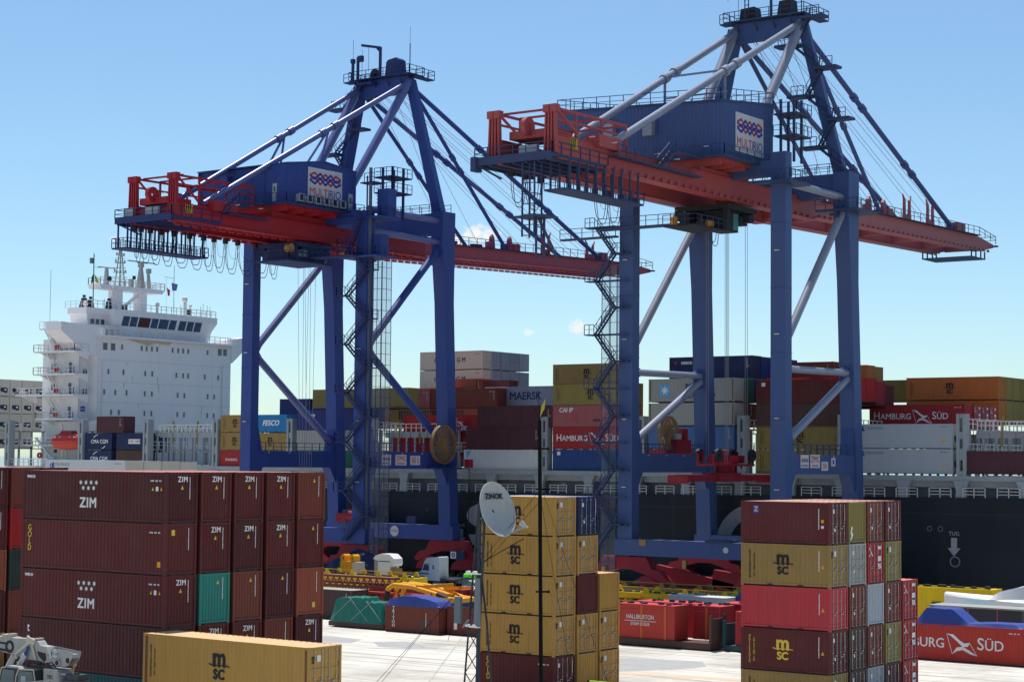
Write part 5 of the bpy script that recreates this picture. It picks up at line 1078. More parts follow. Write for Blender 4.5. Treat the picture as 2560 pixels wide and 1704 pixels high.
# bridge wings sloping out to both sides
SP(MB().prism([(202.2, 36.9), (202.2, 35.5), (207.6, 31.9), (y0, 31.7), (y0, hz), (211.5, hz), (211.5, 36.4), (210.3, 36.6)], 'x', X1-3.6, X1+.25), 'bridge_wing', shipwhite)
SP(MB().prism([(246.5, 37.0), (246.5, 36.2), (241.3, 32.0), (241.2, hz), (240.0, hz), (240.0, 36.0), (241.2, 36.2)], 'x', X1-3.6, X1+.25), 'bridge_wing', shipwhite)
SP(MB().box(X1-3.5, X1+1.15, y0-.2, y1, hz+.002, hz+.3), 'bridge_deck', shipwhite)
mb = MB(); rail(mb, [(X1+1.1, y0, hz+.3), (X1+1.1, y1, hz+.3)], step=1.3, r=.04); SP(mb, 'railing', shipw2)
SP(MB().box(X1-.3, X1+.02, 205, y0+4.8, 36.2, 36.9).box(X1-.3, X1+.02, y1-.8, y1+2.6, 35.6, 36.3), 'wind_dodger', shipw2)
# wheelhouse with outward leaning front
b0_, b1_ = 209.6, 236.4
wl = [(X1-6.5, 35.2), (X1-.9, 35.2), (X1-.15, 37.2), (X1+.35, 38.7), (X1+.35, 39.7), (X1-6.5, 39.7)]
SP(MB().prism([(a, c) for a, c in wl], 'y', 213.4, b1_) if False else MB().add([(a, 213.4, c) for a, c in wl]+[(a, b1_+(.9 if c > 38 else 0), c) for a, c in wl], [tuple(range(6)), tuple(range(6, 12))[::-1]]+[(i, 6+i, 6+(i+1) % 6, (i+1) % 6) for i in range(6)]), 'wheelhouse', shipwhite)
SP(MB().prism([(b0_, 35.3), (213.38, 35.3), (213.38, 39.7), (208.4, 39.7), (208.9, 38.6)], 'x', X1-5.5, X1-1.4).box(X1-5.5, X1-.9, 208.4, 213.38, 38.72, 39.72), 'wheelhouse_side', shipwhite)
wz0, wz1 = 37.05, 38.65; wx = lambda z: X1-.18+(z-37.2)*.34
def win(ya, yb, m=mGLASS):
    pts = [(wx(wz0)+.06, ya, wz0), (wx(wz0)+.06, yb, wz0), (wx(wz1)+.06, yb, wz1), (wx(wz1)+.06, ya, wz1)]
    SP(MB().hexa(pts, [(p[0]-.05, p[1], p[2]) for p in pts]), 'bridge_window', m)
wy = [(215.4, 216.9), (217.15, 218.7), (219.0, 221.6), (221.9, 223.4), (223.65, 225.8), (226.05, 227.6), (228.3, 229.9), (230.2, 231.7), (232.0, 233.6)]
for i, (a, b_) in enumerate(wy): win(a, b_, glass('bridge_glass', (.035, .055, .10)) if i != 2 else flat('curtained_window', (.07, .03, .035)))
for a in (209.8, 210.9, 212.0): SP(MB().box(X1-1.42, X1-1.36, a, a+.75, 36.8, 37.9), 'bridge_window', mGLASS)
# front windows and portholes
def fw(y, z, w, h_):
    SP(MB().box(X1+.0, X1+.045, y-w/2-.09, y+w/2+.09, z+h_/2, z+h_/2+.07).box(X1+.0, X1+.045, y-w/2-.09, y+w/2+.09, z-h_/2-.07, z-h_/2).box(X1+.0, X1+.045, y-w/2-.09, y-w/2, z-h_/2, z+h_/2).box(X1+.0, X1+.045, y+w/2, y+w/2+.09, z-h_/2, z+h_/2), 'window_frame', shipw2)
    SP(MB().box(X1-.01, X1+.03, y-w/2, y+w/2, z-h_/2, z+h_/2), 'window', mGLASS)
for y in (211.8, 213.5): fw(y, 33.4, .95, 1.15)
for y in (239.0, 240.3): fw(y-.6, 33.8, .9, 1.15)
for y in (215.5, 219.9, 221.0, 222.2, 223.4, 227.0, 228.3, 229.5, 230.7, 235.4): fw(y, 33.5+(y-220)*.005, .38, .82)
for y in (212.6, 215.9, 220.8, 222.4, 228.0, 229.6, 230.8, 234.8, 238.1): fw(y, 29.3, .38, .85)
for y in (211.8, 214.2, 216.7, 220.8, 222.4, 228.4, 230.0, 235.6, 237.2): fw(y, 25.9, .38, .85)
for y in (213.4, 215.1, 220.8, 222.4, 228.4, 230.0, 235.6, 237.2): fw(y, 22.6, .38, .85)
for z, ys_ in ((29.2, (209.3, 209.8)), (25.9, (208.7, 209.3, 209.9))):
    for y in ys_: SP(MB().box(X1-2.21, X1-2.16, y-.15, y+.15, z-.42, z+.42), 'window', mGLASS)
mb = MB()
for y in (b0_,): pass
SP(MB().box(X1+.031, X1+.05, y0+.01, y0+.05, 16, 32).box(X1-.0, X1+.03, y0, y1, 31.2, 31.24).box(X1-.0, X1+.03, y0, y1, 27.6, 27.64).box(X1-.0, X1+.03, y0, y1, 24.2, 24.24), 'plate_seam', paint('seam_grey', (.42, .42, .44)))  # thin grey strips along the deckhouse plate seams
SP(MB().box(X1-2.2, X1-2.14, 208.75, 209.7, 22.6, 23.5), 'class_emblem', flat('emblem_blue3', (.06, .10, .42))); SP(MB().prism([(208.95, 22.9), (209.2, 23.05), (208.95, 23.2)], 'x', X1-2.14, X1-2.1).prism([(209.5, 22.9), (209.25, 23.05), (209.5, 23.2)], 'x', X1-2.14, X1-2.1), 'class_emblem', mWHITE)
# rust stains below the wheelhouse
SP(MB().prism([(216.5, 34.86), (227, 34.86), (226, 34.3), (223, 34.5), (221.5, 34.0), (219, 34.4)], 'x', X1+.031, X1+.034), 'rust_stain', paint('pale_rust_stain', (.56, .47, .34), dirt=.5))
rr = random.Random(21)
for i in range(9):
    y = rr.uniform(y0+1, y1-1); z = rr.choice((33.0, 28.8, 25.4, 22.1, 31.1, 27.5, 24.1)); l = rr.uniform(.4, 1.6); SP(MB().prism([(y-.07, z), (y+.07, z), (y+.03, z-l), (y-.02, z-l)], 'x', X1+.046, X1+.048), 'rust_stain', MATS['pale_rust_stain'])
SP(MB().tube((X1+.15, y0+.9, 12), (X1+.15, y0+.9, 31), .07, 6).tube((X1+.15, y1-2.2, 12), (X1+.15, y1-2.2, 31.5), .07, 6).tube((X1-2.0, 208.5, 14), (X1-2.0, 208.5, 31.5), .08, 6), 'pipe', shipw2)
for i in range(4): SP(MB().box(-345+i*0, 0, HY-.028, HY-.006, 2.2+i*1.95, 2.24+i*1.95), 'weld_strip', flat('hull_line2', (.016, .021, .03)))
for i in range(24): x = -300+i*11.3; SP(MB().box(x, x+.05, HY-.028, HY-.006, -2, 10.5), 'weld_strip', MATS['hull_line2'])
# side balconies, stairs
for z, xa in ((32.4, -244.6), (28.7, -244.6), (25.3, -249.0), (21.4, -243.8)):
    xb = X1+.3; ya_ = 205.0
    SP(MB().box(xa, xb, ya_, 208.2, z-.22, z).prism([(ya_, z-.222), (208.2, z-.222), (208.2, z-1.3)], 'x', xa+1.4, xa+1.6).prism([(ya_, z-.222), (208.2, z-.222), (208.2, z-1.3)], 'x', xb-.4, xb-.1), 'balcony', shipwhite)
    mb = MB(); rail(mb, [(xa, 208, z), (xa, ya_, z), (xb, ya_, z), (xb, 208, z)], step=1.2, r=.045); SP(mb, 'railing', shipw2)
    mb = MB(); stairs(mb, (-239.3, 206.2, z), (-242.3, 206.2, z+3.4), .9); SP(mb, 'stairs', shipw2)
    SP(MB().box(-239.5, -238.9, 208.1, 208.19, z+.1, z+2.0).box(-243.8, -242.9, 208.1, 208.19, z+.9, z+1.9), 'door', grey2)
    SP(MB().box(-238.5, -238.0, 204.2, 204.28, z+.2, z+.9).box(-237.8, -237.5, 204.2, 204.28, z+.2, z+.9), 'fire_station', cm('brightred'))
SP(MB().box(-243.9, -238, 205.5, 209, 36.0, 36.2).box(-243.4, -238, 207.5, 208.19, 32.4, 36.0), 'balcony', shipwhite); mb = MB(); rail(mb, [(-243.9, 205.5, 36.2), (-239.5, 205.5, 36.2)], step=1.2); stairs(mb, (-240, 206, 32.4), (-242.8, 206, 36.1), .8); SP(mb, 'railing', shipw2)
# monkey island: rails, radar mast, domes, antennas
mb = MB(); rail(mb, [(X1-6.3, 208.6, 39.72), (X1+.2, 208.6, 39.72)], step=1.2); rail(mb, [(X1+.2, 208.6, 39.72), (X1+.25, b1_+.6, 39.72)], step=1.2, r=.045); rail(mb, [(X1+.2, b1_+.6, 39.72), (X1-6.3, b1_+.6, 39.72)], step=1.2); SP(mb, 'railing', shipw2)
mx_ = -238.5
mb = MB().box(mx_-1.0, mx_+.8, 216.3, 217.9, 39.7, 43.2).box(mx_-1.0, mx_+.8, 221.9, 223.4, 39.7, 43.2).prism([(212.6, 43.2), (226.4, 43.2), (227.0, 43.9), (212.2, 43.9)], 'x', mx_-1.6, mx_+1.4); mb.beam((mx_, 222.3, 43), (mx_, 218.4, 40.2), .35, .45)
SP(mb, 'radar_mast', shipwhite); mb = MB(); rail(mb, [(mx_-1.5, 212.3, 43.9), (mx_+1.4, 212.3, 43.9), (mx_+1.4, 226.9, 43.9), (mx_-1.5, 226.9, 43.9)], step=1.1, close=True, r=.045); SP(mb, 'railing', shipw2)
mb = MB(); z0_, z1_ = 43.9, 50.5
for dx, dy in ((-.6, -.6), (.6, -.6), (.6, .6), (-.6, .6)): mb.beam((mx_+dx, 217.9+dy, z0_), (mx_+dx*.15, 217.9+dy*.15, z1_), .14, .14)
for i in range(8):
    z = z0_+i*.8; k = 1-(z-z0_)/(z1_-z0_)*.85; mb.beam((mx_+.6*k, 217.9-.6*k, z), (mx_+.6*k, 217.9+.6*k, z+.7), .07, .07); mb.beam((mx_-.9*k-.2, 217.9-.9*k-.3, z), (mx_+.9*k, 217.9+.9*k+.3, z), .09, .09)
for z, w in ((46.4, 1.2), (48.0, 1.0), (49.2, .8)): mb.beam((mx_, 217.9-w, z), (mx_, 217.9+w, z), .1, .1); [mb.cbox((mx_, 217.9+k*w, z+.2), (.2, .22, .45)) for k in (-1, 1)]
mb.tube((mx_, 217.9, z1_-.2), (mx_, 217.9, 51.8), .07, 6); SP(mb, 'signal_mast', paint('mast_buff', (.42, .40, .36), dirt=.5))
mb = MB().taper((mx_, 222.6, 43.9, 1.3, 1.0), (mx_, 222.6, 47.6, .5, .45)).box(mx_-.35, mx_+.35, 222.2, 223.0, 47.6, 48.4).box(mx_-.15, mx_+.15, 219.6, 225.8, 48.42, 48.6)
mb.taper((mx_, 214.9, 43.9, .9, .6), (mx_, 214.9, 46.8, .4, .4)).box(mx_-.1, mx_+.1, 213.0, 216.6, 46.8, 46.95).taper((mx_, 224.6, 43.9, .5, .7), (mx_, 224.3, 46.8, .35, .35)).cbox((mx_, 224.4, 47.1), (.6, .7, .8)).box(mx_-.2, mx_+.2, 220.0, 220.9, 43.9, 45.4)
SP(mb, 'radar', paint('radar_stone', (.40, .39, .36), dirt=.4)); mb = MB()
mb.tube((mx_+1, 211.2, 39.7), (mx_+1, 211.2, 48.8), .09, 8).cbox((mx_+1, 210.7, 47.6), (.4, .5, .9)).beam((mx_+1, 211.2, 46.6), (mx_+1, 212.8, 46.6), .06, .06); SP(mb, 'flag_pole', grey2)
def dome(x, y, z, r, hgt, m=shipw2):
    mb = MB().tube((x, y, z), (x, y, z+hgt), r*.45, 10)
    n = 12; vs = []; 
    for j in range(7):
        a = -pi/2+pi*j/6
        for i in range(n): vs.append((x+r*cos(a)*cos(2*pi*i/n), y+r*cos(a)*sin(2*pi*i/n), z+hgt+r+r*sin(a)))
    mb.add(vs, [(j*n+i, j*n+(i+1) % n, (j+1)*n+(i+1) % n, (j+1)*n+i) for j in range(6) for i in range(n)]); o = SP(mb, 'satellite_dome', m); return o
dome(X1-3, 232.6, 39.7, .52, 2.6); dome(X1-2.6, 233.6, 39.7, .32, 1.7); dome(X1-2, 215.2, 39.7, .5, 3.0); dome(X1-2, 225.2, 39.7, .4, 1.2); dome(X1-3, 210.0, 39.7, .45, .3)
SP(MB().ring((mx_+1.5, 214.2, 44.9), 'x', 0, .42, .3, 14).cbox((mx_, 221.1, 45.7), (.3, .5, .6)).cbox((X1-1, 231.6, 40.4), (.5, .6, .9)).cbox((X1-1, 216.8, 40.2), (.6, .8, .9)), 'searchlight', flat('dark_instrument', (.03, .04, .07)))
mb = MB()
for y, zt_ in ((212.8, 41.4), (230.2, 41.6), (231.6, 42.6), (235.0, 41.7), (235.6, 42.2), (236.6, 42.0), (237.3, 41.8), (228.5, 48.3)): mb.tube((X1-1.5, y, 39.7), (X1-1.5, y, zt_), .04, 5)
mb.tube((X1-3, 202.6, 36.9), (X1-3, 202.6, 45.4), .035, 5).beam((mx_+1.3, 226.8, 46.3), (mx_+1.3, 229.2, 46.2), .05, .05).tube((mx_+1.3, 227.4, 46.2), (mx_+1.3, 227.4, 39.8), .02, 4).tube((mx_+1.3, 229.0, 46.2), (mx_+1.3, 229.4, 39.8), .02, 4); SP(mb, 'antenna', grey2)
def cloth(pts, m, n): 
    o = SP(MB().add(pts, [tuple(range(len(pts)))]), n, m); so_ = o.modifiers.new('t', 'SOLIDIFY'); so_.thickness = .03; return o
cloth([(mx_+1.1, 211.3, 45.4), (mx_+1.2, 211.9, 44.8), (mx_+1.1, 212.3, 43.9), (mx_+1.3, 211.3, 44.2)], flat('flag_yellow', (.7, .55, .05)), 'flag'); cloth([(mx_+1.0, 211.1, 45.4), (mx_+1.1, 210.7, 44.9), (mx_+1.0, 210.7, 43.7), (mx_+1.2, 211.1, 44.2)], flat('flag_green', (.01, .12, .06)), 'flag')
cloth([(mx_+1.3, 227.5, 44.5), (mx_+1.5, 228.1, 44.0), (mx_+1.3, 228.2, 43.1), (mx_+1.4, 227.7, 43.0)], flat('flag_red', (.55, .03, .05)), 'flag'); cloth([(mx_+1.3, 228.6, 45.4), (mx_+1.5, 229.9, 45.2), (mx_+1.3, 229.8, 44.1), (mx_+1.4, 228.7, 44.0)], flat('flag_blue', (.12, .2, .5)), 'flag')
# people standing on the bridge roof
for i, (y, s) in enumerate(((210.6, 1.35), (212.0, 1.0), (216.0, 1.0))):
    SP(MB().taper((X1-4, y, 39.75, .9*s, 1.0*s), (X1-4, y, 41.3+.5*(s-1), .5, .7)).cbox((X1-4, y, 41.6+.5*(s-1)), (.35, .4, .4)), 'covered_instrument', flat('dark_cover', (.018, .02, .045)))
# lower decks aft of the lashing bridge: platforms, davits, small deck crane
SP(MB().box(-246.5, -229, 201.2, 208, 13.4, 13.7).box(-246, -236.8, 203.5, 208.1, 16.9, 17.15).box(-244, -231, 208.21-.5, 208.8, 13.7, 21).box(-262, -229, HY, 201.1, 10.9, 13.3), 'boat_deck', shipw2)
mb = MB(); rail(mb, [(-246.5, 201.2, 13.7), (-236, 201.2, 13.7)], step=1.2, r=.06); rail(mb, [(-246, 203.5, 17.15), (-237.5, 203.5, 17.15)], step=1.1, r=.045); SP(mb, 'railing', shipw2)
mb = MB()
for x in (-234.4, -229.9):
    mb.beam((x, 204, 13.7), (x, 202.4, 20.6), .22, .3).beam((x, 202.4, 20.6), (x+1.2, 206, 21.1), .16, .16).beam((x-.8, 203, 13.7), (x+.4, 202.4, 16.8), .16, .16)
mb.box(-234.6, -233.9, 202, 203, 13.7, 14.6).box(-231.9, -229.6, 202, 203, 13.7, 14.4); SP(mb, 'davit', shipw2)
SP(MB().tube((-236.4, 202.6, 13.7), (-236.4, 202.6, 15.2), .55, 12).beam((-236.6, 202.4, 15.0), (-240.2, 202.2, 18.2), .28, .34), 'deck_crane', paint('pale_blue_grey', (.45, .52, .58), dirt=.3))
SP(MB().ring((-238.2, 201.35, 15.4), 'y', .25, .48, .3, 16), 'lifebuoy', cm('signalred'))
# ---- lifeboat
lb = thing('lifeboat', 'enclosed red orange lifeboat hanging beside the white ship deckhouse', 'lifeboat', (-232.1, 202.2, 16.2))
vs = []; prof = [(0, -1.35), (.75, -1.2), (1.2, -.5), (1.25, .1), (1.3, .16), (1.25, .24), (1.0, .75), (.5, 1.15), (0, 1.25)]
nx = 15; n = len(prof)*2-2
for i in range(nx):
    u = i/(nx-1)*2-1; x = u*3.9; k = (1-abs(u)**3.2)**.55 if abs(u) < 1 else 0.02; k = max(k, .12); kz = .45+.55*k
    loop = [(r*k, z*kz+(.0)) for r, z in prof]+[(-r*k, z*kz) for r, z in prof[-2:0:-1]]
    vs += [(x, r, z+1.5) for r, z in loop]
fs = [(i*n+j, i*n+(j+1) % n, (i+1)*n+(j+1) % n, (i+1)*n+j) for i in range(nx-1) for j in range(n)]+[tuple(range(n)), tuple(range((nx-1)*n, nx*n))]
MB().add(vs, fs).build('hull', paint('lifeboat_red', (.50, .04, .025), rough=.4, dirt=.3), lb)
MB().box(-3.85, 3.85, -1.3, 1.3, 1.56, 1.68).build('fender', cm('crimson'), lb); MB().prism([(-1.9, 2.5), (1.3, 2.5), (.9, 3.15), (-1.3, 3.15)], 'y', -.6, .6).build('cockpit', cm('crimson'), lb)
mb = MB(); [mb.box(x, x+.5, -1.04, -.9, 2.05, 2.2) for x in (-2.6, -1.4, .9, 2.0)]; mb.build('window', mWHITE, lb)
MB().ring((-2.5, -.7, -.1), 'y', .1, .3, .2, 10).build('propeller', mRUSTDK, lb)
# ---- deck cargo: (label, right end X, row, top z, length, height, colour, end, decoration, reefer)
H9, H8 = 2.896, 2.591
def cargo(label, xr, k, zt_, L=12.192, H=None, col='maroon', end='blank', deco='', reefer=False, y=None, **kw):
    H = H or H9; return container(label, xr, (201 if y is None else y)+2.5*k, zt_-H-.004, L, H, col, end, deco, reefer, group=kw.get('group'))
L2 = 6.058
C_ = cargo
# aft bay beside the deckhouse
C_('maroon container alone on top, between the deckhouse and the two navy ones', -218.5, 0, 21.55, L2, H8, 'plum', 'blank', 'vc')
C_('navy container with white letters between two curved strokes, upper of two', -221.0, 0, 18.95, L2, H8, 'navy', 'blank', 'cma'); C_('navy container with curved strokes and letters, half hidden below its twin', -221.05, 0, 16.3, L2, H8, 'navy', 'blank', 'cma')
C_('navy container with red and dark letters on a white panel', -213.9, 0, 18.95, L2, H8, 'navy', 'blank', 'cma2'); C_('brown container with small white stars under the white panelled navy one', -213.9, 0, 16.3, L2, H8, 'dkbrown', 'blank', '')
C_('navy container behind the curved stroke ones on the ship', -214.0, 1, 18.6, 12.192, H8, 'navy', 'blank', '')
# bay C
C_('tan container with black logo left of the left crane leg, upper', -191.55, 0, 21.6, L2, H8, 'tan', 'blank', 'msc med'); C_('tan container with black logo left of the left crane leg, lower', -191.6, 0, 18.95, L2, H8, 'tan', 'blank', 'msc med')
C_('red container with white letters, lowest, left of the left crane leg', -191.6, 0, 16.35, L2, H8, 'red', 'blank', 'hs20')
C_('bright blue container with slanted white letters behind the left crane', -184.5, 0, 21.6, L2, H8, 'fesco', 'blank', 'fesco'); C_('tan container with black logo below the bright blue one', -184.5, 0, 18.95, L2, H8, 'tan', 'blank', 'msc'); C_('red container low below the bright blue one', -184.5, 0, 16.35, L2, H8, 'red', 'blank', '')
C_('light blue container end showing right of the bright blue one', -184.2, 1, 21.5, L2, H8, 'midblue', 'door', '')
# bay D
C_('dark blue container with small white letters at its top left corner, behind the left crane', -170.3, 0, 22.2, 12.192, H9, 'seablue', 'blank', 'seaco'); C_('pale grey container below the dark blue one, behind the left crane', -170.3, 0, 19.3, 12.192, H9, 'greige', 'blank', ''); C_('green container below the pale grey one, behind the left crane', -170.3, 0, 16.4, 12.192, H9, 'green', 'blank', '')
C_('long olive container standing highest behind the left crane legs', -178.5, 5, 25.7, 12.192, H9, 'olive', 'blank', 'vc'); C_('short olive container next to the long one behind the lift cage', -172.2, 5, 25.75, L2, H9, 'olive', 'blank', ''); C_('small blue container end showing left of the long olive one', -191.4, 5, 24.35, 3.2 if False else L2, H8, 'seablue', 'blank', '')
C_('dark blue container under the olive ones', -178.5, 5, 22.8, 12.192, H9, 'seablue', 'blank', '')
# bay E, seen over the open lashing bridge
C_('faded maroon container on top between the left crane rear leg and its brace', -174.1, 8, 25.8, 12.192, H9, 'pink', 'blank', 'code40') ; C_('faded maroon container with code marks in the middle of the ship', -161.7, 8, 25.8, 12.192, H9, 'brown', 'blank', 'code40')
for i, (c, lab) in enumerate((('navy', 'dark navy container end above the open lashing bridge'), ('greige', 'white striped container end above the open lashing bridge'), ('fesco', 'bright blue container end above the open lashing bridge'), ('orangebrown', 'brown container end beside the blue one over the lashing bridge'), ('red', 'red container end over the lashing bridge'))):
    C_(lab, -167.8+.02*i, 8+i, 22.6, 12.192, H8, c, 'door' if i in (0, 1) else 'blank', '')
for i, (c, lab) in enumerate((('orangebrown', 'orange brown'), ('tan', 'tan'), ('orangebrown', 'rust orange'), ('brown', 'brown'))):
    C_('%s container end standing behind the cable reel of the left crane' % lab, -158.7, 8+i, 22.9-.3*(i % 2), 12.192, H8, c, 'blank', '')
    C_('%s container low behind the open lashing bridge' % lab, -158.7, 5+i, 17.2, 12.192, H9, ('plum', 'midgrey', 'dkteal', 'red')[i], 'blank', '')
# bay F
C_('plum container under the one with the seven pointed star, upper of two', -138.0, 0, 22.45, 12.192, H9, 'plum', 'blank', 'vc'); C_('plum container, lower of two, above the long white one', -139.9, 0, 19.6, 12.192, H9, 'plum', 'blank', 'vc'); C_('long white container with a blue corner mark behind the satellite dish', -140.2, 0, 16.7, 12.192, H9, 'white', 'blank', 'bluecorner code40', reefer=True)
C_('bluish grey container with a star square and large dark letters', -153.5, 9, 26.1, 12.192, H9, 'lilac', 'blank', 'maersk'); C_('deep red container with white letters cut off by the starred one', -160.95, 11, 26.2, 12.192, H9, 'red', 'blank', 'hsud')
C_('red container with white emblem, under the deep red one beside the reel', -152.7, 1, 21.4, 12.192, H9, 'brightred', 'blank', 'hsend'); C_('red container with white emblem, next lower beside the cable reel', -154.5, 1, 18.7, 12.192, H9, 'brightred', 'blank', 'hsend')
for i, c in enumerate(('orangebrown', 'tan')): C_('%s container end between the left crane leg and the deep red box' % ('rust orange', 'sandy tan')[i], -171.8+2.6*i, 9+.0*i, 26.1, 12.192, H9, c, 'blank', '', y=201+2.5*i); C_('%s container one tier below between the left crane leg and the deep red box' % ('olive', 'blue')[i], -171.8+2.6*i, 9, 23.2, 12.192, H9, ('olive', 'midblue')[i], 'blank', '', y=201+2.5*i); 
C_('tan container left below the faded maroon ones', -174.0, 8, 22.85, 12.192, H9, 'tan', 'blank', ''); C_('rust orange container below the faded maroon ones', -161.7, 8, 22.85, 12.192, H9, 'orangebrown', 'blank', '')
C_('orange container below the tall white ones', -168.0, 10, 27.5, L2, H8, 'orangebrown', 'blank', 'vc'); C_('maroon container below the tall white ones', -163.2, 10, 27.2, L2, H8, 'maroon', 'blank', '')
for i in range(5):
    nm = ('with dark letters on its long side', 'first behind the lettered one', 'second behind the lettered one', 'third behind the lettered one', 'grey at the far right end')[i]
    C_('tall white container on the highest tier, %s' % nm, -171.8, 12+i, 32.1, 12.192, H9 if i < 4 else H9-.15, 'cream' if i == 0 else ('lilac' if i < 4 else 'midgrey'), 'door', 'cmaw' if i == 0 else '')
    C_('tall white container on the second highest tier, %s' % nm, -171.8, 12+i, 29.15, 12.192, H9, 'cream' if i == 0 else 'lilac', 'door', 'cmaw' if i == 0 else '')
# bay G
C_('tan container with a small black logo, highest, left of the right crane stairs', -141.3, 9, 29.15, 12.192, H9, 'tan', 'blank', 'msc med'); C_('olive container with black logo above the pink one', -125.8, 0, 25.2, 12.192, H9-.1, 'olive', 'blank', 'msc med')
C_('faded pink container with repair patches', -125.8, 0, 22.45, 12.192, H9-.06, 'pink', 'blank', 'cai'); C_('red container with large white letters left of the right crane stairs', -125.8, 0, 19.65, 12.192, H9-.05, 'red', 'blank', 'hsud'); C_('blue container with a small white label, lowest, left of the right crane', -125.8, 0, 16.8, 12.192, H9, 'blue', 'blank', 'bl')
# bay H
C_('pale grey container with star square and two lines of dark letters', -111.3, 0, 25.6, 12.192, H9, 'greige', 'blank', 'sealand rustends'); C_('dirty pale grey container below the starred grey one', -111.3, 0, 22.6, 12.192, H9-.05, 'greige', 'blank', 'rustends'); C_('mid blue container behind the reel of the right crane', -111.3, 0, 19.7, 12.192, H9-.05, 'midblue', 'blank', 'vc'); C_('red container low behind the hanging red frame', -111.3, 0, 16.85, 12.192, H9-.05, 'red', 'blank', '')
for i, (c, lab) in enumerate((('green', 'green'), ('seablue', 'deep blue'))): C_('%s container end right of the starred grey one' % lab, -111.3, 1+i, 25.55, 12.192, H9, c, 'blank', 'graf' if False else ''); C_('%s container end one tier below the top right of the starred grey one' % ('brown', 'dull maroon')[i], -111.3, 1+i, 22.55, 12.192, H9, ('dkbrown', 'brown')[i], 'blank', 'yst')
C_('navy container with small white letters, highest of the middle of the ship', -114.3, 4, 28.9, 12.192, H9, 'navy', 'blank', 'seaco vc')
for i in range(4): C_('navy container end, %s beyond the lettered navy one' % ('first', 'second', 'third', 'fourth')[i], -114.3, 5+i, 28.85, 12.192, H9, 'seablue', 'blank', '')
# bay I
C_('dark red container behind the right legs of the right crane, top of four', -96.1, 0, 25.2, 12.192, H9, 'maroon', 'blank', 'bl'); C_('dark brown container behind the right crane, second of four', -96.1, 0, 22.35, 12.192, H9-.04, 'dkbrown', 'blank', ''); C_('olive container with black logo behind the right crane, third of four', -96.1, 0, 19.75, 12.192, H9-.06, 'olive', 'blank', 'msc med'); C_('olive container lowest behind the right crane brace', -96.1, 0, 16.9, 12.192, H9, 'olive', 'blank', 'med')
for i, (c, lab) in enumerate((('brightred', 'bright red'), ('brightred', 'vivid red'), ('crimson', 'crimson'), ('maroon2', 'dark maroon'))):
    C_('%s container end right of the dark red one on the ship' % lab, -96.1, 1+i, 25.55-(.35*max(0, i-1)), 12.192, H9, c, 'blank', '')
C_('brown container on the highest tier between the right crane legs', -106.7, 7, 28.3, 12.192, H9, 'brown', 'blank', 'vc'); C_('orange container left half on the highest tier beside the brown one', -103.2, 8, 27.9, 12.192, H9, 'orange', 'blank', ''); C_('tan container end behind the right crane right leg', -103.2, 9, 27.8, 12.192, H9, 'tan', 'blank', '')
C_('olive container left of the long orange one', -100.6, 11, 26.25, 12.192, H9, 'olive', 'blank', '')
C_('long orange container with black logo, high at the right end', -86.7, 9, 26.25, 12.192, H9, 'orange', 'blank', 'msc med'); C_('orange container one tier under the long logo one', -86.7, 9, 23.3, 12.192, H9, 'orange', 'blank', '')
for i in range(3): C_('olive container end, %s beyond the long orange one, upper tier' % ('first', 'second', 'third')[i], -86.7, 10+i, 26.25, 12.192, H9, 'olive', 'blank', ''); C_('olive container end, %s beyond the orange ones, lower tier' % ('first', 'second', 'third')[i], -86.7, 10+i, 23.3, 12.192, H9, 'olive', 'blank', '')
C_('maroon container end at the upper right edge of the picture', -84.6, 13, 26.2, 12.192, H9, 'maroon', 'blank', '')
C_('red container with large white letters and flag emblem on the ship', -86.0, 4, 22.45, 12.192, H9-.05, 'red', 'blank', 'hsud')
for i in range(3): C_('red container end, %s beyond the lettered red one' % ('first', 'second', 'third')[i], -85.9, 5+i, 22.4, 12.192, H9-.05, 'crimson' if i % 2 else 'red', 'door', 'hsdoor')
C_('long pale container with blue emblem, upper of two at the right', -83.4, 0, 19.9, 12.192, H9-.07, 'ltgrey', 'door', 'cronos', reefer=True); C_('long pale container with blue emblem, lower of two at the right', -83.4, 0, 17.05, 12.192, H9-.05, 'ltgrey', 'door', 'cronos', reefer=True)
C_('maroon container low at the right edge behind the rails', -69.8, 0, 16.85, 12.192, H8, 'plum', 'blank', 'vc')
C_('red container cut by the right edge of the picture', -62.5, 0, 22.5, 12.192, H9, 'red', 'blank', ''); C_('olive container cut by the right edge below the red one', -62.5, 0, 19.5, 12.192, H9, 'olive', 'blank', '')
for i, (c, lab) in enumerate((('greige', 'pale'), ('red', 'red'), ('dkteal', 'dark teal'), ('orangebrown', 'rust orange'))):
    C_('%s container end seen through the right hand lashing bridge' % lab, -82.0, 7+i*1.0, 19.0, 12.192, H9, c, 'blank', '')
    C_('%s container seen low through the open aft bay' % ('tan', 'grey', 'plum', 'cream')[i], -199.8+.0*i, 6+i*3, 18.4-.3*i, 12.192, H8, ('tan', 'midgrey', 'plum', 'cream')[i], 'door', '')
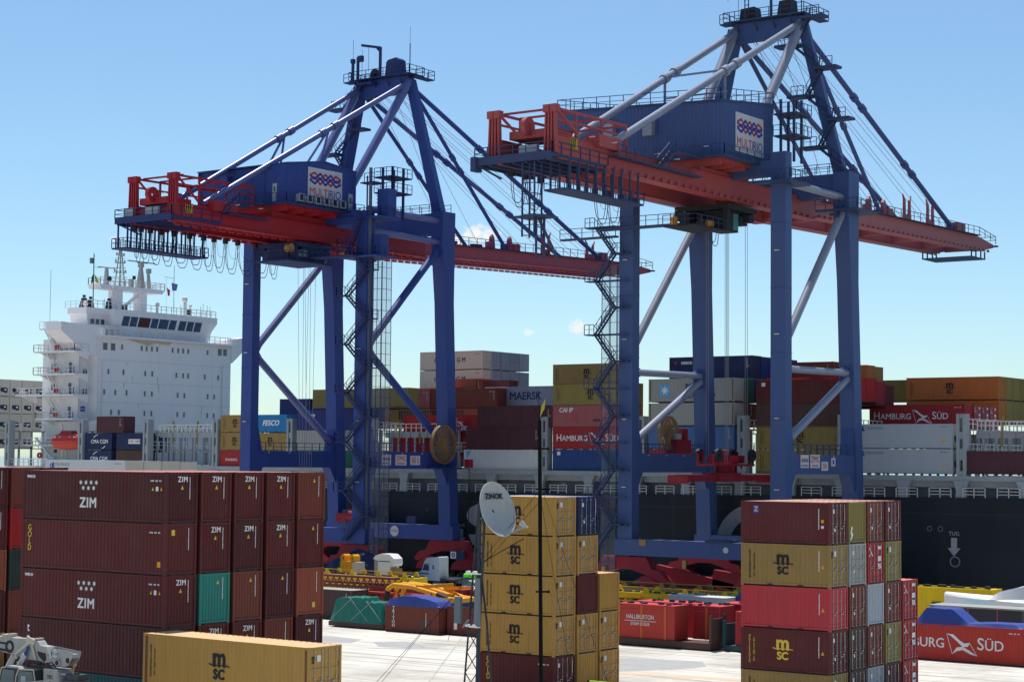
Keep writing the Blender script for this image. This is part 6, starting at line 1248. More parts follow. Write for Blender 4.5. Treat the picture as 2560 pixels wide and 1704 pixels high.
# refrigerated white containers aft of the deckhouse
TI = ('top', 'second', 'third', 'fourth', 'fifth')
for i in range(5):
    for k in range(4):
        if i == 4 and k > 2: continue
        C_('white refrigerated container behind the deckhouse, %s tier, %s from the left edge' % (TI[k], ('first', 'second', 'third', 'fourth', 'fifth')[i]), -255.0, 0, 28.15-k*2.9, 12.192, H9, 'cream', 'door', '', reefer=True, y=201.9+i*2.55+1.9, group='white refrigerated containers aft of the deckhouse')
C_('pale grey container seen side on at the left edge of the ship', -257.5, 0, 20.3, 12.192, H9, 'white', 'door', '', reefer=True, y=202.2); C_('white refrigerated container lowest at the left edge of the ship', -257.5, 0, 17.3, 12.192, H9, 'white', 'door', '', reefer=True, y=202.2)
C_('grey white container side on at the left edge, third tier', -259.0, 0, 23.3, 12.192, H9, 'white', 'door', '', reefer=True, y=202.0)
# ------------------------------------------------------------------ things in the yard behind the stacks
mY = cm('yellow'); mTARPB = paint('blue_tarpaulin', (.035, .062, .27), rough=.5, dirt=.35, streak=False, bump=.4); mTARPG = paint('green_tarpaulin', (.008, .15, .11), rough=.38, dirt=.45, streak=False, bump=.6, scale=1.2); mTARPD = paint('dark_blue_tarpaulin', (.012, .02, .07), rough=.5, dirt=.3, bump=.5); mTARPW = paint('white_wrap', (.74, .73, .72), rough=.5, dirt=.15, streak=False, bump=.4)
def drape(x0, x1, y0, y1, z0, top, m, name, par=None, nx=34, ny=14, seed=1, skirt=.5, wr=.05, sharp=True):
    """cloth lying over a lumpy load: heights from top(u, v), sides hanging down to z0"""
    rr = random.Random(seed); ph = [rr.uniform(0, 6) for _ in range(6)]
    mb = MB(); vs = []
    for j in range(ny+1):
        for i in range(nx+1):
            u = i/nx; v = j/ny; e = min(u, 1-u, v, 1-v)
            z = top(u, v)+wr*(abs(sin(u*13+v*9+ph[0]))+abs(sin(v*11-u*17+ph[1]))+.6*abs(sin(u*37+v*21+ph[2]))-1.2)*1.3
            k = min(1, e/.07)
            if k < 1: z = z0+(z-z0)*(k if sharp else k**.55)
            ox = (skirt*(1-k))*((-1 if u < .5 else 1) if min(u, 1-u) <= min(v, 1-v) else 0)*(1+.3*sin(v*40+ph[3])); oy = (skirt*(1-k))*((-1 if v < .5 else 1) if min(v, 1-v) < min(u, 1-u) else 0)*(1+.3*sin(u*44+ph[4]))
            vs.append((x0+(x1-x0)*u+ox, y0+(y1-y0)*v+oy, z))
    fs = [(j*(nx+1)+i, j*(nx+1)+i+1, (j+1)*(nx+1)+i+1, (j+1)*(nx+1)+i) for j in range(ny) for i in range(nx)]
    me = MB().add(vs, fs); o = me.build(name, m, par, smooth=False); smooth_by_angle(o, 22); return o
def flatrack(label, x0, x1, y, col='dkbrown', h=.55, posts=(1, 1), ph=2.2):
    t = thing('flat_rack', label, 'flat rack', ((x0+x1)/2, y+1.2, 0)); a = (x1-x0)/2; mb = MB().box(-a, a, -1.22, 1.22, .1, h)
    for x in (-a*.45, a*.1): mb.box(x-.2, x+.2, -1.23, 1.23, .05, .3)
    mb.build('deck', cm(col), t); 
    for s, on in ((-1, posts[0]), (1, posts[1])):
        if on: MB().box(s*a-.12, s*a+.12, -1.22, -1.0, h, ph).box(s*a-.12, s*a+.12, 1.0, 1.22, h, ph).box(s*a-.08, s*a+.08, -1.0, 1.0, h, ph-.3).build('end_frame', cm(col), t)
    return t
flatrack('low dark flat rack under the green tarpaulin', -114.9, -108.4, 131.3, posts=(0, 0), h=.5)
o = drape(-114.7, -108.4, 131.35, 133.9, .5, lambda u, v: 2.45+.25*sin(min(u*3, 1)*pi/2)-(.35 if u > .6 else 0), mTARPG, 'tarpaulin_load', seed=3, wr=.05, skirt=.12); tag(o, 'load wrapped in a dark green tarpaulin on a flat rack', 'wrapped load')
mb = MB()
for i, (a_, b_) in enumerate((((-114.6, .7), (-112.2, 2.75)), ((-112.2, .7), (-109.8, 2.6)), ((-110.2, .7), (-112.6, 2.75)), ((-108.6, .8), (-110.6, 2.5)))): mb.beam((a_[0]+111.5, -1.36, a_[1]), (b_[0]+111.5, -1.12, b_[1]), .03, .04)
rp = thing('lashing_rope', 'pale ropes crossed over the green tarpaulin', 'rope', (-111.5, 132.6, 0)); mb.build('rope', paint('rope_pale', (.4, .42, .35)), rp)
o = drape(-108.0, -101.9, 131.02, 133.4, 2.3, lambda u, v: 2.75+.45*min(1, u*3.2)*min(1, (1-u)*2.2), mTARPB, 'tarpaulin_cover', seed=5, wr=.02, skirt=.04); tag(o, 'blue tarpaulin stretched over the brown 20 foot container', 'tarpaulin')
o = drape(-101.8, -95.6, 132.0, 134.4, 2.3, lambda u, v: 2.6+.6*min(1, u*1.4), mTARPD, 'tarpaulin_cover', seed=6, wr=.02, skirt=.03); tag(o, 'dark blue tarpaulin over the brown container beside the dish mast', 'tarpaulin')
# rust red steel beams with lattice sides, stacked
for i, (dy, z, c) in enumerate(((0, 1.1, 'redbrown'), (1.6, 2.3, 'brown'), (0.4, 3.0, 'redbrown'))):
    t = thing('steel_truss', 'rust red steel truss lying behind the green tarpaulin, %s' % ('lowest', 'middle, set back', 'topmost')[i], 'steel truss', (-122.0, 144+dy, z-.4), 0, 'rust red trusses')
    mb = MB().box(-7, 6.0-.8*i, -.5, .5, .9, 1.1).box(-7, 6, -.5, .5, -.1, .1); mb.build('chord', cm(c), t); mb = MB()
    for k in range(17): x = -7+k*.8; mb.beam((x, -.45, .1), (x+.4, -.45, .9), .09, .12).beam((x+.4, -.45, .9), (x+.8, -.45, .1), .09, .12)
    mb.build('lattice', cm('orangebrown'), t)
t = thing('lattice_boom', 'orange red lattice load behind the trusses near the pipe frame', 'lattice', (-116.5, 141.5, 0)); mb = MB()
for k in range(13): x = -4+k*.75; mb.beam((x, 0, .2), (x+.4, 0, 2.3), .12, .12).beam((x+.4, 0, 2.3), (x+.75, 0, .2), .12, .12)
mb.box(-4, 5.8, -.3, .3, 2.3, 2.5).box(-4, 5.8, -.3, .3, 0, .2); mb.build('lattice', cm('signalred'), t)
# yellow container spreaders lying in rows
def spreader_frame(label, x0, x1, y, z, col='yellow', tri=True, z2=None, h=.55):
    t = thing('spreader_frame', label, 'spreader', ((x0+x1)/2, y, z), 0, 'yellow spreader frames lying in the yard'); a = (x1-x0)/2
    MB().box(-a, a, -1.2, -.85, 0, h).box(-a, a, .85, 1.2, 0, h).box(-a, a, -.3, .3, .05, h-.1).build('beam', cm(col), t)
    MB().box(-a-.2, -a+.25, -1.25, 1.25, -.15, h).box(a-.25, a+.2, -1.25, 1.25, -.15, h).build('end_beam', cm(col), t)
    if tri:
        mb = MB(); n = max(3, int(a*2/3.2))
        for i in range(n): x = -a+1.2+i*(2*a-2.4)/(n-1); mb.prism([(x-.4, h), (x+.4, h), (x+.12, h+.55), (x-.12, h+.55)], 'y', -1.1, -.95).prism([(x-.4, h), (x+.4, h), (x+.12, h+.55), (x-.12, h+.55)], 'y', .95, 1.1)
        mb.build('lug', cm(col), t); MB().box(-a, a, -1.05, -.98, h+.5, h+.58).build('rail', cm('amber' if col == 'yellow' else col), t)
    mb = MB(); rr = random.Random(int(x0*10)); 
    for i in range(int(a*2/1.1)): mb.cbox((-a+.8+i*1.1, rr.uniform(-.7, .7), h+.04), (rr.uniform(.3, .8), .5, rr.uniform(.12, .35)))
    mb.build('fittings', cm('dkgrey'), t); MB().cbox((a*.2, -1.25, h*.5), (.9, .1, .45)).build('sign_plate', cm('green') if int(x0) % 2 else mWHITE, t)
    return t
for i, (x0, x1, y, z, col) in enumerate(((-142, -128.4, 161.5, 1.9, 'yellow'), (-139.5, -125.8, 157.5, 1.3, 'yellow'), (-131, -118.6, 156.5, .9, 'yellow'), (-128.2, -116.6, 152.8, .6, 'yellow'),
                                         (-102.5, -87.0, 158.5, 2.0, 'yellow'), (-101.5, -86.8, 154.5, 1.25, 'amber'), (-103, -87.6, 162.3, 2.2, 'olive'), (-100.6, -92.3, 152.0, 1.2, 'yellow'), (-77, -64.3, 164.5, 1.0, 'yellow'), (-72, -60, 160, .2, 'yellow'))):
    lab = ('farthest yellow frame at the left, below the white cabin', 'long yellow frame second from the back at the left', 'yellow frame with lugs in front of the white truck', 'nearest yellow frame left of the dish mast',
           'dull yellow frame under the right crane bogies', 'amber frame in front of the dull yellow one', 'olive coloured frame farthest back under the right crane', 'short yellow frame above the red steam boxes', 'high yellow wall-like frame right of the right stack', 'low yellow frame beside the white wrapped boat')[i]
    spreader_frame(lab, x0, x1, y, z, col, tri=i not in (8, 9), h=.55 if i != 8 else 3.1)
    t = thing('trestle', 'steel trestle under the %s' % ' '.join(lab.split()[:6]), 'trestle', ((x0+x1)/2, y, 0)); mb = MB()
    for k in (-.42, .42): mb.box(k*(x1-x0)-.3, k*(x1-x0)+.3, -1, 1, 0, max(.12, z-.15))
    mb.build('block', cm('dkbrown'), t)
# yellow pipe frame
t = thing('pipe_frame', 'amber yellow bent pipe frame lying on red stands', 'pipe frame', (-110, 138.6, 0)); mb = MB()
for dy in (0, 1.3, 2.4): mb.path([(-4.1, dy, 2.2), (-3.9, dy, 3.1), (-3.2, dy, 3.5), (-1.0, dy, 3.4), (1.6, dy, 2.9), (3.2, dy, 2.5), (4.6, dy, 2.4)], .22, 10)
mb.box(2.2, 4.8, -.3, 2.8, 2.2, 2.6).beam((-.5, 0, 3.4), (2.8, 1.4, 3.7), .3, .3).beam((1, 2.4, 3.2), (4.4, 2, 3.5), .3, .3); mb.build('pipe', cm('amber'), t); mb = MB()
for x in (-3.6, -2.2, -.6, .8, 2.6, 3.8): mb.beam((x, -.2, .1), (x+.7, -.2, 3.0 if x < 1 else 2.4), .12, .12).beam((x+.9, .8, .1), (x+.2, .8, 2.8 if x < 1 else 2.3), .1, .1)
mb.build('stand', cm('signalred'), t); MB().path([(-4.15, 0, 2.0), (-3.95, 0, 2.9)], .26, 10).path([(2.0, 0, 2.85), (3.3, 0, 2.5)], .25, 10).build('hose', mRUSTDK, t)
# crane cabin, orange box, dark tarp heap
t = thing('machine_cabin', 'white machine cabin with domed bright roof beyond the yellow frames', 'cabin', (-136.2, 165.5, 1.2))
MB().box(-2.0, -1.0, -1.0, 1.6, .2, 3.1).build('body', cm('greige'), t); MB().box(-1.0, 1.6, -1.2, 1.2, .1, 2.8).build('panel', mWHITE, t); MB().prism([(-2.2, 3.1), (-1.7, 3.5), (-.6, 3.75), (1.4, 3.75), (2.4, 3.2), (2.5, 2.6), (2.2, 2.3), (1.62, 2.3), (1.62, 2.9), (-1.0, 2.9)], 'y', -1.1, 1.1).build('hood', mTARPW, t); t.scale = (.66, .7, .92); MB().box(1.63, 2.5, -1.0, 1.0, .4, 2.0).build('side_box', cm('tan'), t)
mb = MB(); rail(mb, [(-3, -1.6, -.4), (4.4, -1.6, -.4)], step=.7, h=1.2, r=.05); mb.build('guard_rail', cm('amber'), t); MB().box(-3.3, 4.6, -1.7, 2, -1.2, -.35).build('base', cm('dkgrey'), t)
t = thing('clamp_block', 'amber block with two rounded lifting eyes beside the white cabin', 'lifting block', (-141.2, 165, 1.6)); t.scale = (.72, .8, .9); MB().box(-1.3, 1.0, -.9, .9, -1.6, 2.3).build('block', cm('amber'), t)
for x in (-1.0, .9): MB().ring((x, 0, 2.65), 'y', .18, .5, 1.3, 16).box(x-.45, x+.45, -.6, .6, 1.8, 2.5).build('lifting_eye', cm('amber'), t)
MB().box(1.01, 2.2, -.8, .8, -1.6, 2.2).build('side_plate', cm('cream'), t)
o = drape(-153.5, -141.5, 171.5, 177, .1, lambda u, v: 1.5+3.1*max(0, 1-abs(u-.46)*1.9)**1.1*(1-.5*abs(v-.5)), mTARPD, 'tarpaulin_heap', seed=9, wr=.06, skirt=.5); tag(o, 'large heap under a dark navy tarpaulin below the left crane stairs', 'covered heap')
# white semi tractor
t = thing('truck', 'pale blue white bonneted road tractor with sleeper cab below the left crane', 'truck', (-138.6, 178.2, 0)); t.scale = (.72, .75, .96)
mc = paint('truck_white', (.50, .56, .62), dirt=.25); b = MB()
b.prism([(-4.3, .9), (-4.1, 1.75), (-2.9, 2.15), (-2.75, 2.2), (-2.2, 3.3), (-1.7, 3.75), (.6, 3.95), (.9, 3.9), (.95, 1.0), (-1.9, 1.0), (-2.2, 1.5), (-3.3, 1.5), (-3.7, .9)], 'y', -1.2, 1.2).build('cab', mc, t)
MB().prism([(-2.55, 2.25), (-2.1, 3.1), (-1.2, 3.1), (-1.2, 2.2)], 'y', -1.22, 1.22).build('window', mGLASS, t); MB().box(-.5, -.1, -1.215, -1.2, 2.4, 2.9).build('window', mGLASS, t); MB().box(-3.3, -1.2, -1.212, -1.2, 1.75, 1.9).build('lettering', mDNAVY, t)
MB().box(-4.2, 4.4, -.45, .45, .75, 1.05).box(1.1, 3.9, -1.1, 1.1, 1.05, 1.3).build('chassis', cm('dkgrey'), t); w = MB()
for x in (-2.75, 2.0, 3.35):
    for y in (-1.15, .8): w.tube((x, y, .52), (x, y+.35, .52), .52, 18)
w.build('wheel', mBLK, t); MB().ring((2.0, -1.17, .52), 'y', 0, .22, .04, 12).ring((3.35, -1.17, .52), 'y', 0, .22, .04, 12).ring((-2.75, -1.17, .52), 'y', 0, .22, .04, 12).build('rim', cm('ltgrey'), t); MB().box(-4.4, -4.1, -1.15, 1.15, .5, .95).build('bumper', mc, t)
t = thing('green_tank', 'small bright green tank on the truck chassis', 'tank', (-134.2, 178.4, 1.3)); MB().tube((-.8, 0, .35), (.8, 0, .35), .3, 12).build('tank', flat('bright_green', (.12, .62, .03)), t); MB().box(-.7, .7, -.3, .3, 0, .12).build('cradle', cm('dkgrey'), t)
# company signboard on the red bogie cover
t = thing('sign', 'dark sign with a white square emblem on the red beam beyond the truck', 'sign', (-149.9, 194.4, 2.9)); MB().box(-1.2, 1.2, 2.1, 2.16, -.6, .55).build('board', flat('board_navy', (.02, .03, .09)), t); MB().box(-1.1, -.2, 2.09, 2.099, -.45, .42).build('emblem_square', mWHITE, t); MB().ring((-.65, 2.08, 0), 'y', .15, .28, .02, 16).build('emblem', mBLK, t)
# red steam boiler boxes on flat racks
flatrack('dark brown flat rack under the large red lettered box', -86.2, -76.6, 134.4, h=.62, posts=(0, 1), ph=2.9); flatrack('dark teal flat rack right of the steam boiler boxes', -75.9, -66, 135.4, 'dkteal', h=.5, posts=(1, 0), ph=2.5)
def redbox(label, x0, x1, y0, y1, z0, z1, txt=False):
    t = thing('equipment_box', label, 'equipment box', ((x0+x1)/2, (y0+y1)/2, z0), 0, 'red equipment boxes'); a, b_, h_ = (x1-x0)/2, (y1-y0)/2, z1-z0
    MB().box(-a, a, -b_, b_, .0, h_).build('body', cm('signalred') if txt else cm('red'), t); MB().box(-a-.05, a+.05, -b_-.05, b_+.05, h_-.02, h_+.06).build('lid', cm('coral'), t)
    mb = MB().box(-a, a, -b_-.03, -b_-.001, h_-.45, h_-.38)
    for x in (-a+.04, a-.04): mb.box(x-.05, x+.05, -b_-.04, -b_-.001, 0, h_)
    mb.build('trim', cm('coral'), t); mb = MB(); rr = random.Random(int(x0*7)); 
    for i in range(10): mb.cbox((rr.uniform(-a+.3, a-.3), rr.uniform(-b_+.2, b_-.2), h_+.12), (rr.uniform(.1, .5), rr.uniform(.1, .5), rr.uniform(.1, .3)))
    mb.build('fittings', cm('dkgrey'), t); mb = MB()
    for x in ((-a*.15, a*.68, -a*.95) if txt else (0,)):
        for d in (-.06, .06): mb.box(x+d-.025, x+d+.025, -b_-.05, -b_-.032, -.3, h_+.07)
    mb.build('strap', flat('strap_orange', (.8, .22, .05)), t)
    return t
t = redbox('red box with white two line lettering and orange straps', -85.6, -80.1, 134.6, 136.8, .62, 3.4, True)
text('HALLIBURTON', .52, mWHITE, t, (-.55, -1.14, 1.78), 'y', bold=.006, sx=.78); text('STEAM BOILER', .36, mWHITE, t, (-.55, -1.14, 1.2), 'y', bold=.01, sx=.8); MB().box(-2.1, 1.0, -1.142, -1.136, 1.44, 1.48).build('lettering', mWHITE, t)
redbox('dark red box with a white diamond, right of the lettered one', -79.9, -77.3, 137.3, 139.6, .62, 3.35); redbox('red box behind the lettered one', -86.5, -80.5, 139, 141.5, .5, 3.3); redbox('orange red box standing on the dark teal rack', -74.9, -70.2, 135.6, 137.6, .5, 3.2); redbox('open topped red box seen behind the right rack', -79, -73, 140.5, 143, .4, 3.4)
t = thing('cable_drum', 'blue and white cable drum lying behind the red boxes', 'cable drum', (-82.6, 152.5, 2.0)); MB().ring((0, -.6, 0), 'y', .9, 1.75, .12, 30).ring((0, .6, 0), 'y', .9, 1.75, .12, 30).build('flange', cm('blue'), t); MB().ring((0, 0, 0), 'y', .3, 1.3, 1.1, 24).build('core', mWHITE, t)
# right edge: tarps, crate, wrapped boat
o = drape(-64.4, -52.4, 140.05, 142.4, 2.75, lambda u, v: 3.0+1.05*max(0, min(1, (u-.26)*14, (.62-u)*9))+.12*min(1, max(0, (u-.6)*5)), mTARPB, 'tarpaulin_cover', seed=12, wr=.015, skirt=.05, nx=60); tag(o, 'blue tarpaulin over a boxy load on the orange red container', 'tarpaulin')
t = thing('crate', 'long black crate with pale top behind the blue tarpaulin', 'crate', (-59.2, 148.5, 0)); MB().box(-3.9, 3.9, -1.3, 1.3, 0, 3.65).build('body', cm('dkgrey'), t); MB().box(-4, 4, -1.4, 1.4, 3.652, 3.78).build('lid', cm('greige'), t); mb = MB(); [mb.box(x, x+.12, -1.33, -1.301, 0, 3.64) for x in (-3.3, -.7, 1.8)]; mb.build('strap', cm('pink'), t)
t = thing('boat', 'covered white motor boat on the yard at the right edge', 'boat', (-56, 158.5, 0)); vs = []
sec = [(0, .6), (1.2, 1.6), (1.9, 2.9), (2.0, 3.6), (1.7, 3.8), (0, 3.9)]; n = len(sec)*2-2
for i in range(13):
    u = i/12; k = min(1, .12+u*2.2)**.6; x = -10.4+u*18; loop = [(r*k, z+(1-k)*.3*(1 if z > 2 else 3)) for r, z in sec]+[(-r*k, z+(1-k)*.3*(1 if z > 2 else 3)) for r, z in sec[-2:0:-1]]; vs += [(x, r, z) for r, z in loop]
MB().add(vs, [(i*n+j, i*n+(j+1) % n, (i+1)*n+(j+1) % n, (i+1)*n+j) for i in range(12) for j in range(n)]+[tuple(range(n)), tuple(range(12*n, 13*n))]).build('hull', mTARPW, t, smooth=False)
o = drape(-6.2, 7, -1.6, 1.6, 3.7, lambda u, v: 3.9+1.5*min(1, u*2.6)**.8, mTARPW, 'cabin_cover', t, seed=15, wr=.02, skirt=.05); mb = MB()
for x, l in ((-8.6, 2.6), (-3.6, 1.2), (-1.2, 3)): mb.box(x, x+l, -2.06, -1.6, 3.0, 3.12)
mb.build('window_strip', flat('light_cyan', (.2, .55, .6)), t); MB().box(-9, 7, -.8, .8, 0, .7).build('cradle', cm('dkbrown'), t)
# red beams lying beneath the right crane with white tubes
for i, (x0, z) in enumerate(((-108, .9), (-100.5, 1.2))):
    t = thing('red_beam', 'dark red inclined beam lying under the right crane, %s' % ('left', 'right')[i], 'steel beam', (x0, 186, 0)); MB().beam((-5, 0, 3.6-z), (5, 0, z), .8, 1.8).build('beam', cm('crimson'), t); MB().box(-3, 3, -.6, .6, 0, 1.2).build('support', mRUSTDK, t)
# ------------------------------------------------------------------ yard tractor in the foreground gap
t = thing('yard_tractor', 'white roofed yard tractor with a lime green frame, cut by the bottom edge', 'tractor', (-45.1, 72.2, 0)); 
MB().box(-1.5, 3.0, -1.0, 1.2, .8, 3.2).build('body', cm('dkgrey'), t); MB().box(.0, 2.3, -.9, .9, 3.2, 4.95).build('cab', cm('navy'), t); MB().box(-.15, 2.5, -1.05, 1.05, 4.95, 5.15).box(.3, 2.2, -.8, .8, 5.152, 5.22).build('roof', mWHITE, t); MB().box(.3, 2.0, -.93, -.901, 3.6, 4.7).build('window', glass('cab_glass', (.05, .12, .14)), t); MB().box(2.301, 2.33, -.8, .8, 3.6, 4.8).build('window', MATS['cab_glass'], t)
mb = MB(); 
for x in (-1.8, -.5): mb.box(x-.05, x+.05, -.9, -.8, 3.0, 5.5)
mb.box(-1.85, -.45, -.9, -.8, 5.4, 5.5); mb.build('guard_frame', flat('lime_green', (.38, .62, .04)), t); MB().tube((-.1, -.7, 5.15), (-.1, -.7, 5.5), .09, 10).build('beacon', cm('signalred'), t); MB().ring((-1.0, 0, .6), 'y', .2, .6, 2.1, 18).ring((2.2, 0, .6), 'y', .2, .6, 2.1, 18).build('wheel', mBLK, t)
# ------------------------------------------------------------------ reach stacker, lower left
t = thing('reach_stacker', 'white reach stacker with raised telescopic boom in front of the big left stack', 'reach stacker', (-77.75, 66.0, 0)); t.scale = (1, .5, 1)
mw = paint('machine_white', (.36, .355, .33), dirt=.6, scale=1.2, rust=.15)
MB().prism([(-5.4, 5.72), (-3.1, 5.75), (-1.86, 5.79), (-1.55, 5.75), (-.75, 5.78), (-.09, 5.8), (.22, 5.68), (.41, 5.49), (.95, 5.46), (1.3, 4.86), (1.27, 4.7), (.86, 4.63), (.32, 4.71), (-.59, 4.73), (-1.57, 4.86), (-3.07, 5.05), (-5.4, 5.35)], 'y', -.5, .5).build('boom', mw, t)
MB().prism([(.89, 5.47), (2.96, 5.31), (2.9, 5.05), (2.58, 4.6), (2.28, 4.54), (1.75, 4.5), (1.21, 4.85)], 'y', -.56, -.502).prism([(.89, 5.47), (2.96, 5.31), (2.9, 5.05), (2.58, 4.6), (2.28, 4.54), (1.75, 4.5), (1.21, 4.85)], 'y', .502, .56).box(1.0, 2.9, -.5, .5, 5.0, 5.2).build('boom_foot', mw, t)
MB().prism([(.89, 5.45), (1.95, 5.37), (1.9, 4.92), (1.21, 4.9)], 'y', -.60, -.562).build('side_plate', paint('machine_pale', (.50, .49, .46), dirt=.4, scale=2), t)
MB().beam((-3.2, -.52, 5.47), (-2.2, -.52, 5.42), .05, .1).beam((-3.2, -.52, 5.12), (-1.9, -.52, 5.06), .05, .12).ring((-2.0, -.53, 5.28), 'y', .2, .33, .1, 20).build('hose_run', mBLK, t)
MB().prism([(.18, 5.2), (.85, 5.12), (.9, 4.8), (.75, 4.66), (.3, 4.95)], 'y', -.515, -.502).build('recess', mRUSTDK, t); MB().prism([(-2.9, 5.3), (-2.2, 5.25), (-2.2, 5.15), (-2.9, 5.2)], 'y', -.515, -.502).build('slide_rod', cm('steel'), t)
mcr = paint('machine_cream', (.50, .45, .35), dirt=.4)
MB().beam((-.35, -.62, 5.66), (-1.5, -.62, 4.92), .1, .2, .1, .12).beam((-.19, -.62, 5.5), (.14, -.62, 4.74), .1, .14).beam((-.6, -.6, 5.78), (.0, -.6, 5.62), .16, .3).build('link', mcr, t)
MB().box(-2.7, -2.3, -.5, .5, 5.78, 5.9).box(-2.2, -1.95, -.4, .4, 5.8, 5.95).box(-.1, .1, -.5, .5, 5.76, 5.84).build('boom_bracket', mcr, t)
MB().tube((-.34, -.8, 5.38), (-.62, -.8, 4.95), .09, 12).build('cylinder_rod', cm('blue'), t); MB().tube((-.60, -.8, 4.98), (-2.6, -.8, 2.3), .17, 16).tube((-2.15, .5, 4.9), (-4.0, .5, 2.3), .2, 16).build('lift_cylinder', paint('cylinder_grey', (.36, .38, .42), dirt=.25), t)
mb = MB(); [mb.ring((-.60-k*.74, -.8, 4.98-k), 'x', .165, .19, .05, 16) for k in (.9, 1.8)]; mb.build('clamp', mBLK, t)
MB().tube((1.9, -.5, 4.72), (1.9, -.82, 4.72), .17, 18).tube((1.52, -.5, 4.42), (1.52, -.78, 4.42), .1, 14).tube((1.38, -.5, 4.62), (1.38, -.7, 4.62), .06, 10).build('pin', mw, t); MB().ring((1.9, -.83, 4.72), 'y', 0, .13, .02, 16).ring((1.52, -.79, 4.42), 'y', 0, .07, .02, 12).ring((2.57, -.57, 4.87), 'y', 0, .14, .03, 18).build('pin_hole', mBLK, t)
MB().ring((1.6, -.605, 5.17), 'y', .26, .285, .02, 28).build('emblem_ring', mDNAVY, t); text('EC-21', .2, mDNAVY, t, (1.6, -.61, 5.15), 'y', bold=.01)
# cab with its windows, frame and mirrors
MB().prism([(-2.1, 2.4), (-1.95, 3.6), (-1.72, 4.28), (.75, 4.3), (.95, 3.6), (1.0, 2.4)], 'y', -1.9, -.7).build('cab_body', paint('cab_dark_inside', (.025, .03, .035), dirt=.2), t)
sgl = glass('stacker_glass', (.02, .045, .055)); MB().prism([(-1.95, 2.6), (-1.82, 3.6), (-1.64, 4.2), (-.75, 4.2), (-.75, 2.6)], 'y', -1.925, -1.901).prism([(-.5, 2.6), (-.42, 4.0), (-.3, 4.2), (.66, 4.2), (.82, 3.5), (.86, 2.6)], 'y', -1.925, -1.901).build('window', sgl, t)
MB().box(-.2, .15, -1.93, -1.926, 3.6, 3.95).box(-1.2, -.9, -1.93, -1.926, 3.0, 3.5).build('seen_interior', cm('midgrey'), t)
mb = MB()
for a_, b_ in (((-2.12, 2.4), (-1.97, 3.6)), ((-1.97, 3.6), (-1.74, 4.27)), ((-1.74, 4.27), (-1.4, 4.33)), ((-.68, 2.4), (-.58, 3.9)), ((-.58, 3.9), (-.38, 4.28)), ((-.38, 4.28), (.77, 4.33)), ((.77, 4.33), (1.0, 3.4)), ((1.0, 3.4), (1.02, 2.4))): mb.beam((a_[0], -1.94, a_[1]), (b_[0], -1.94, b_[1]), .05, .07)
mb.build('door_frame', mcr, t); MB().prism([(-1.5, 4.3), (-1.3, 4.4), (-.5, 4.4), (-.35, 4.3)], 'y', -1.85, -.8).build('cab_roof', mw, t)
MB().box(1.12, 2.15, -1.2, .8, 1.2, 4.38).prism([(2.15, 3.2), (2.4, 3.2), (2.2, 4.3), (2.15, 4.3)], 'y', -1.15, .8).box(2.1, 2.6, -.9, -.6, 4.14, 4.24).build('counterweight', mw, t); text('TFC', .27, mBLK, t, (1.62, -1.21, 3.98), 'y', bold=.03); text('45', .2, mBLK, t, (1.62, -1.21, 3.7), 'y', bold=.02)
MB().box(2.45, 3.6, -.9, .6, 1.2, 3.9).box(2.6, 3.5, -.8, .5, 3.9, 4.2).tube((3.0, -.5, 4.2), (3.4, -.5, 4.25), .12, 10).build('engine_cover', cm('dkgrey'), t); MB().path([(3.1, -.7, 4.1), (3.12, -.7, 4.55), (3.2, -.7, 4.68), (3.34, -.7, 4.72)], .055, 8).build('exhaust', cm('tan'), t)
MB().box(-3.9, 3.2, -1.3, 1.3, .9, 1.8).build('chassis', mw, t); mb = MB().beam((-.2, -2.05, 3.6), (2.5, -2.05, 3.95), .035, .05).beam((-2.9, -2.05, 3.85), (-2.0, -2.05, 3.95), .04, .05); [mb.beam((x, -2.05, 1.7), (x, -2.05, 3.6+.13*(x+.2)), .035, .035) for x in (-.2, 1.1, 2.4)]; mb.build('hand_rail', mw, t)
mb = MB(); rr = random.Random(3)
for i in range(26): mb.cbox((rr.uniform(-1.6, 1.2), rr.uniform(-.6, -.2), rr.uniform(4.38, 4.68)), (rr.uniform(.08, .22), .12, rr.uniform(.06, .16)))
mb.build('fittings', cm('dkgrey'), t); MB().tube((-.9, -1.2, 4.4), (-.9, -1.2, 4.6), .07, 10).tube((-1.35, -.6, 4.78), (-1.35, -.75, 4.78), .08, 10).tube((-1.7, -.6, 4.82), (-1.7, -.75, 4.82), .08, 10).build('work_lamp', mcr, t)
w = MB(); [w.tube((x, y, .85), (x, y+.6, .85), .85, 24) for x in (-3.1, 2.2) for y in (-1.7, 1.1)]; w.build('wheel', mBLK, t); MB().box(-6.4, -5.3, -.9, .9, 4.9, 5.9).build('boom_head', mw, t)
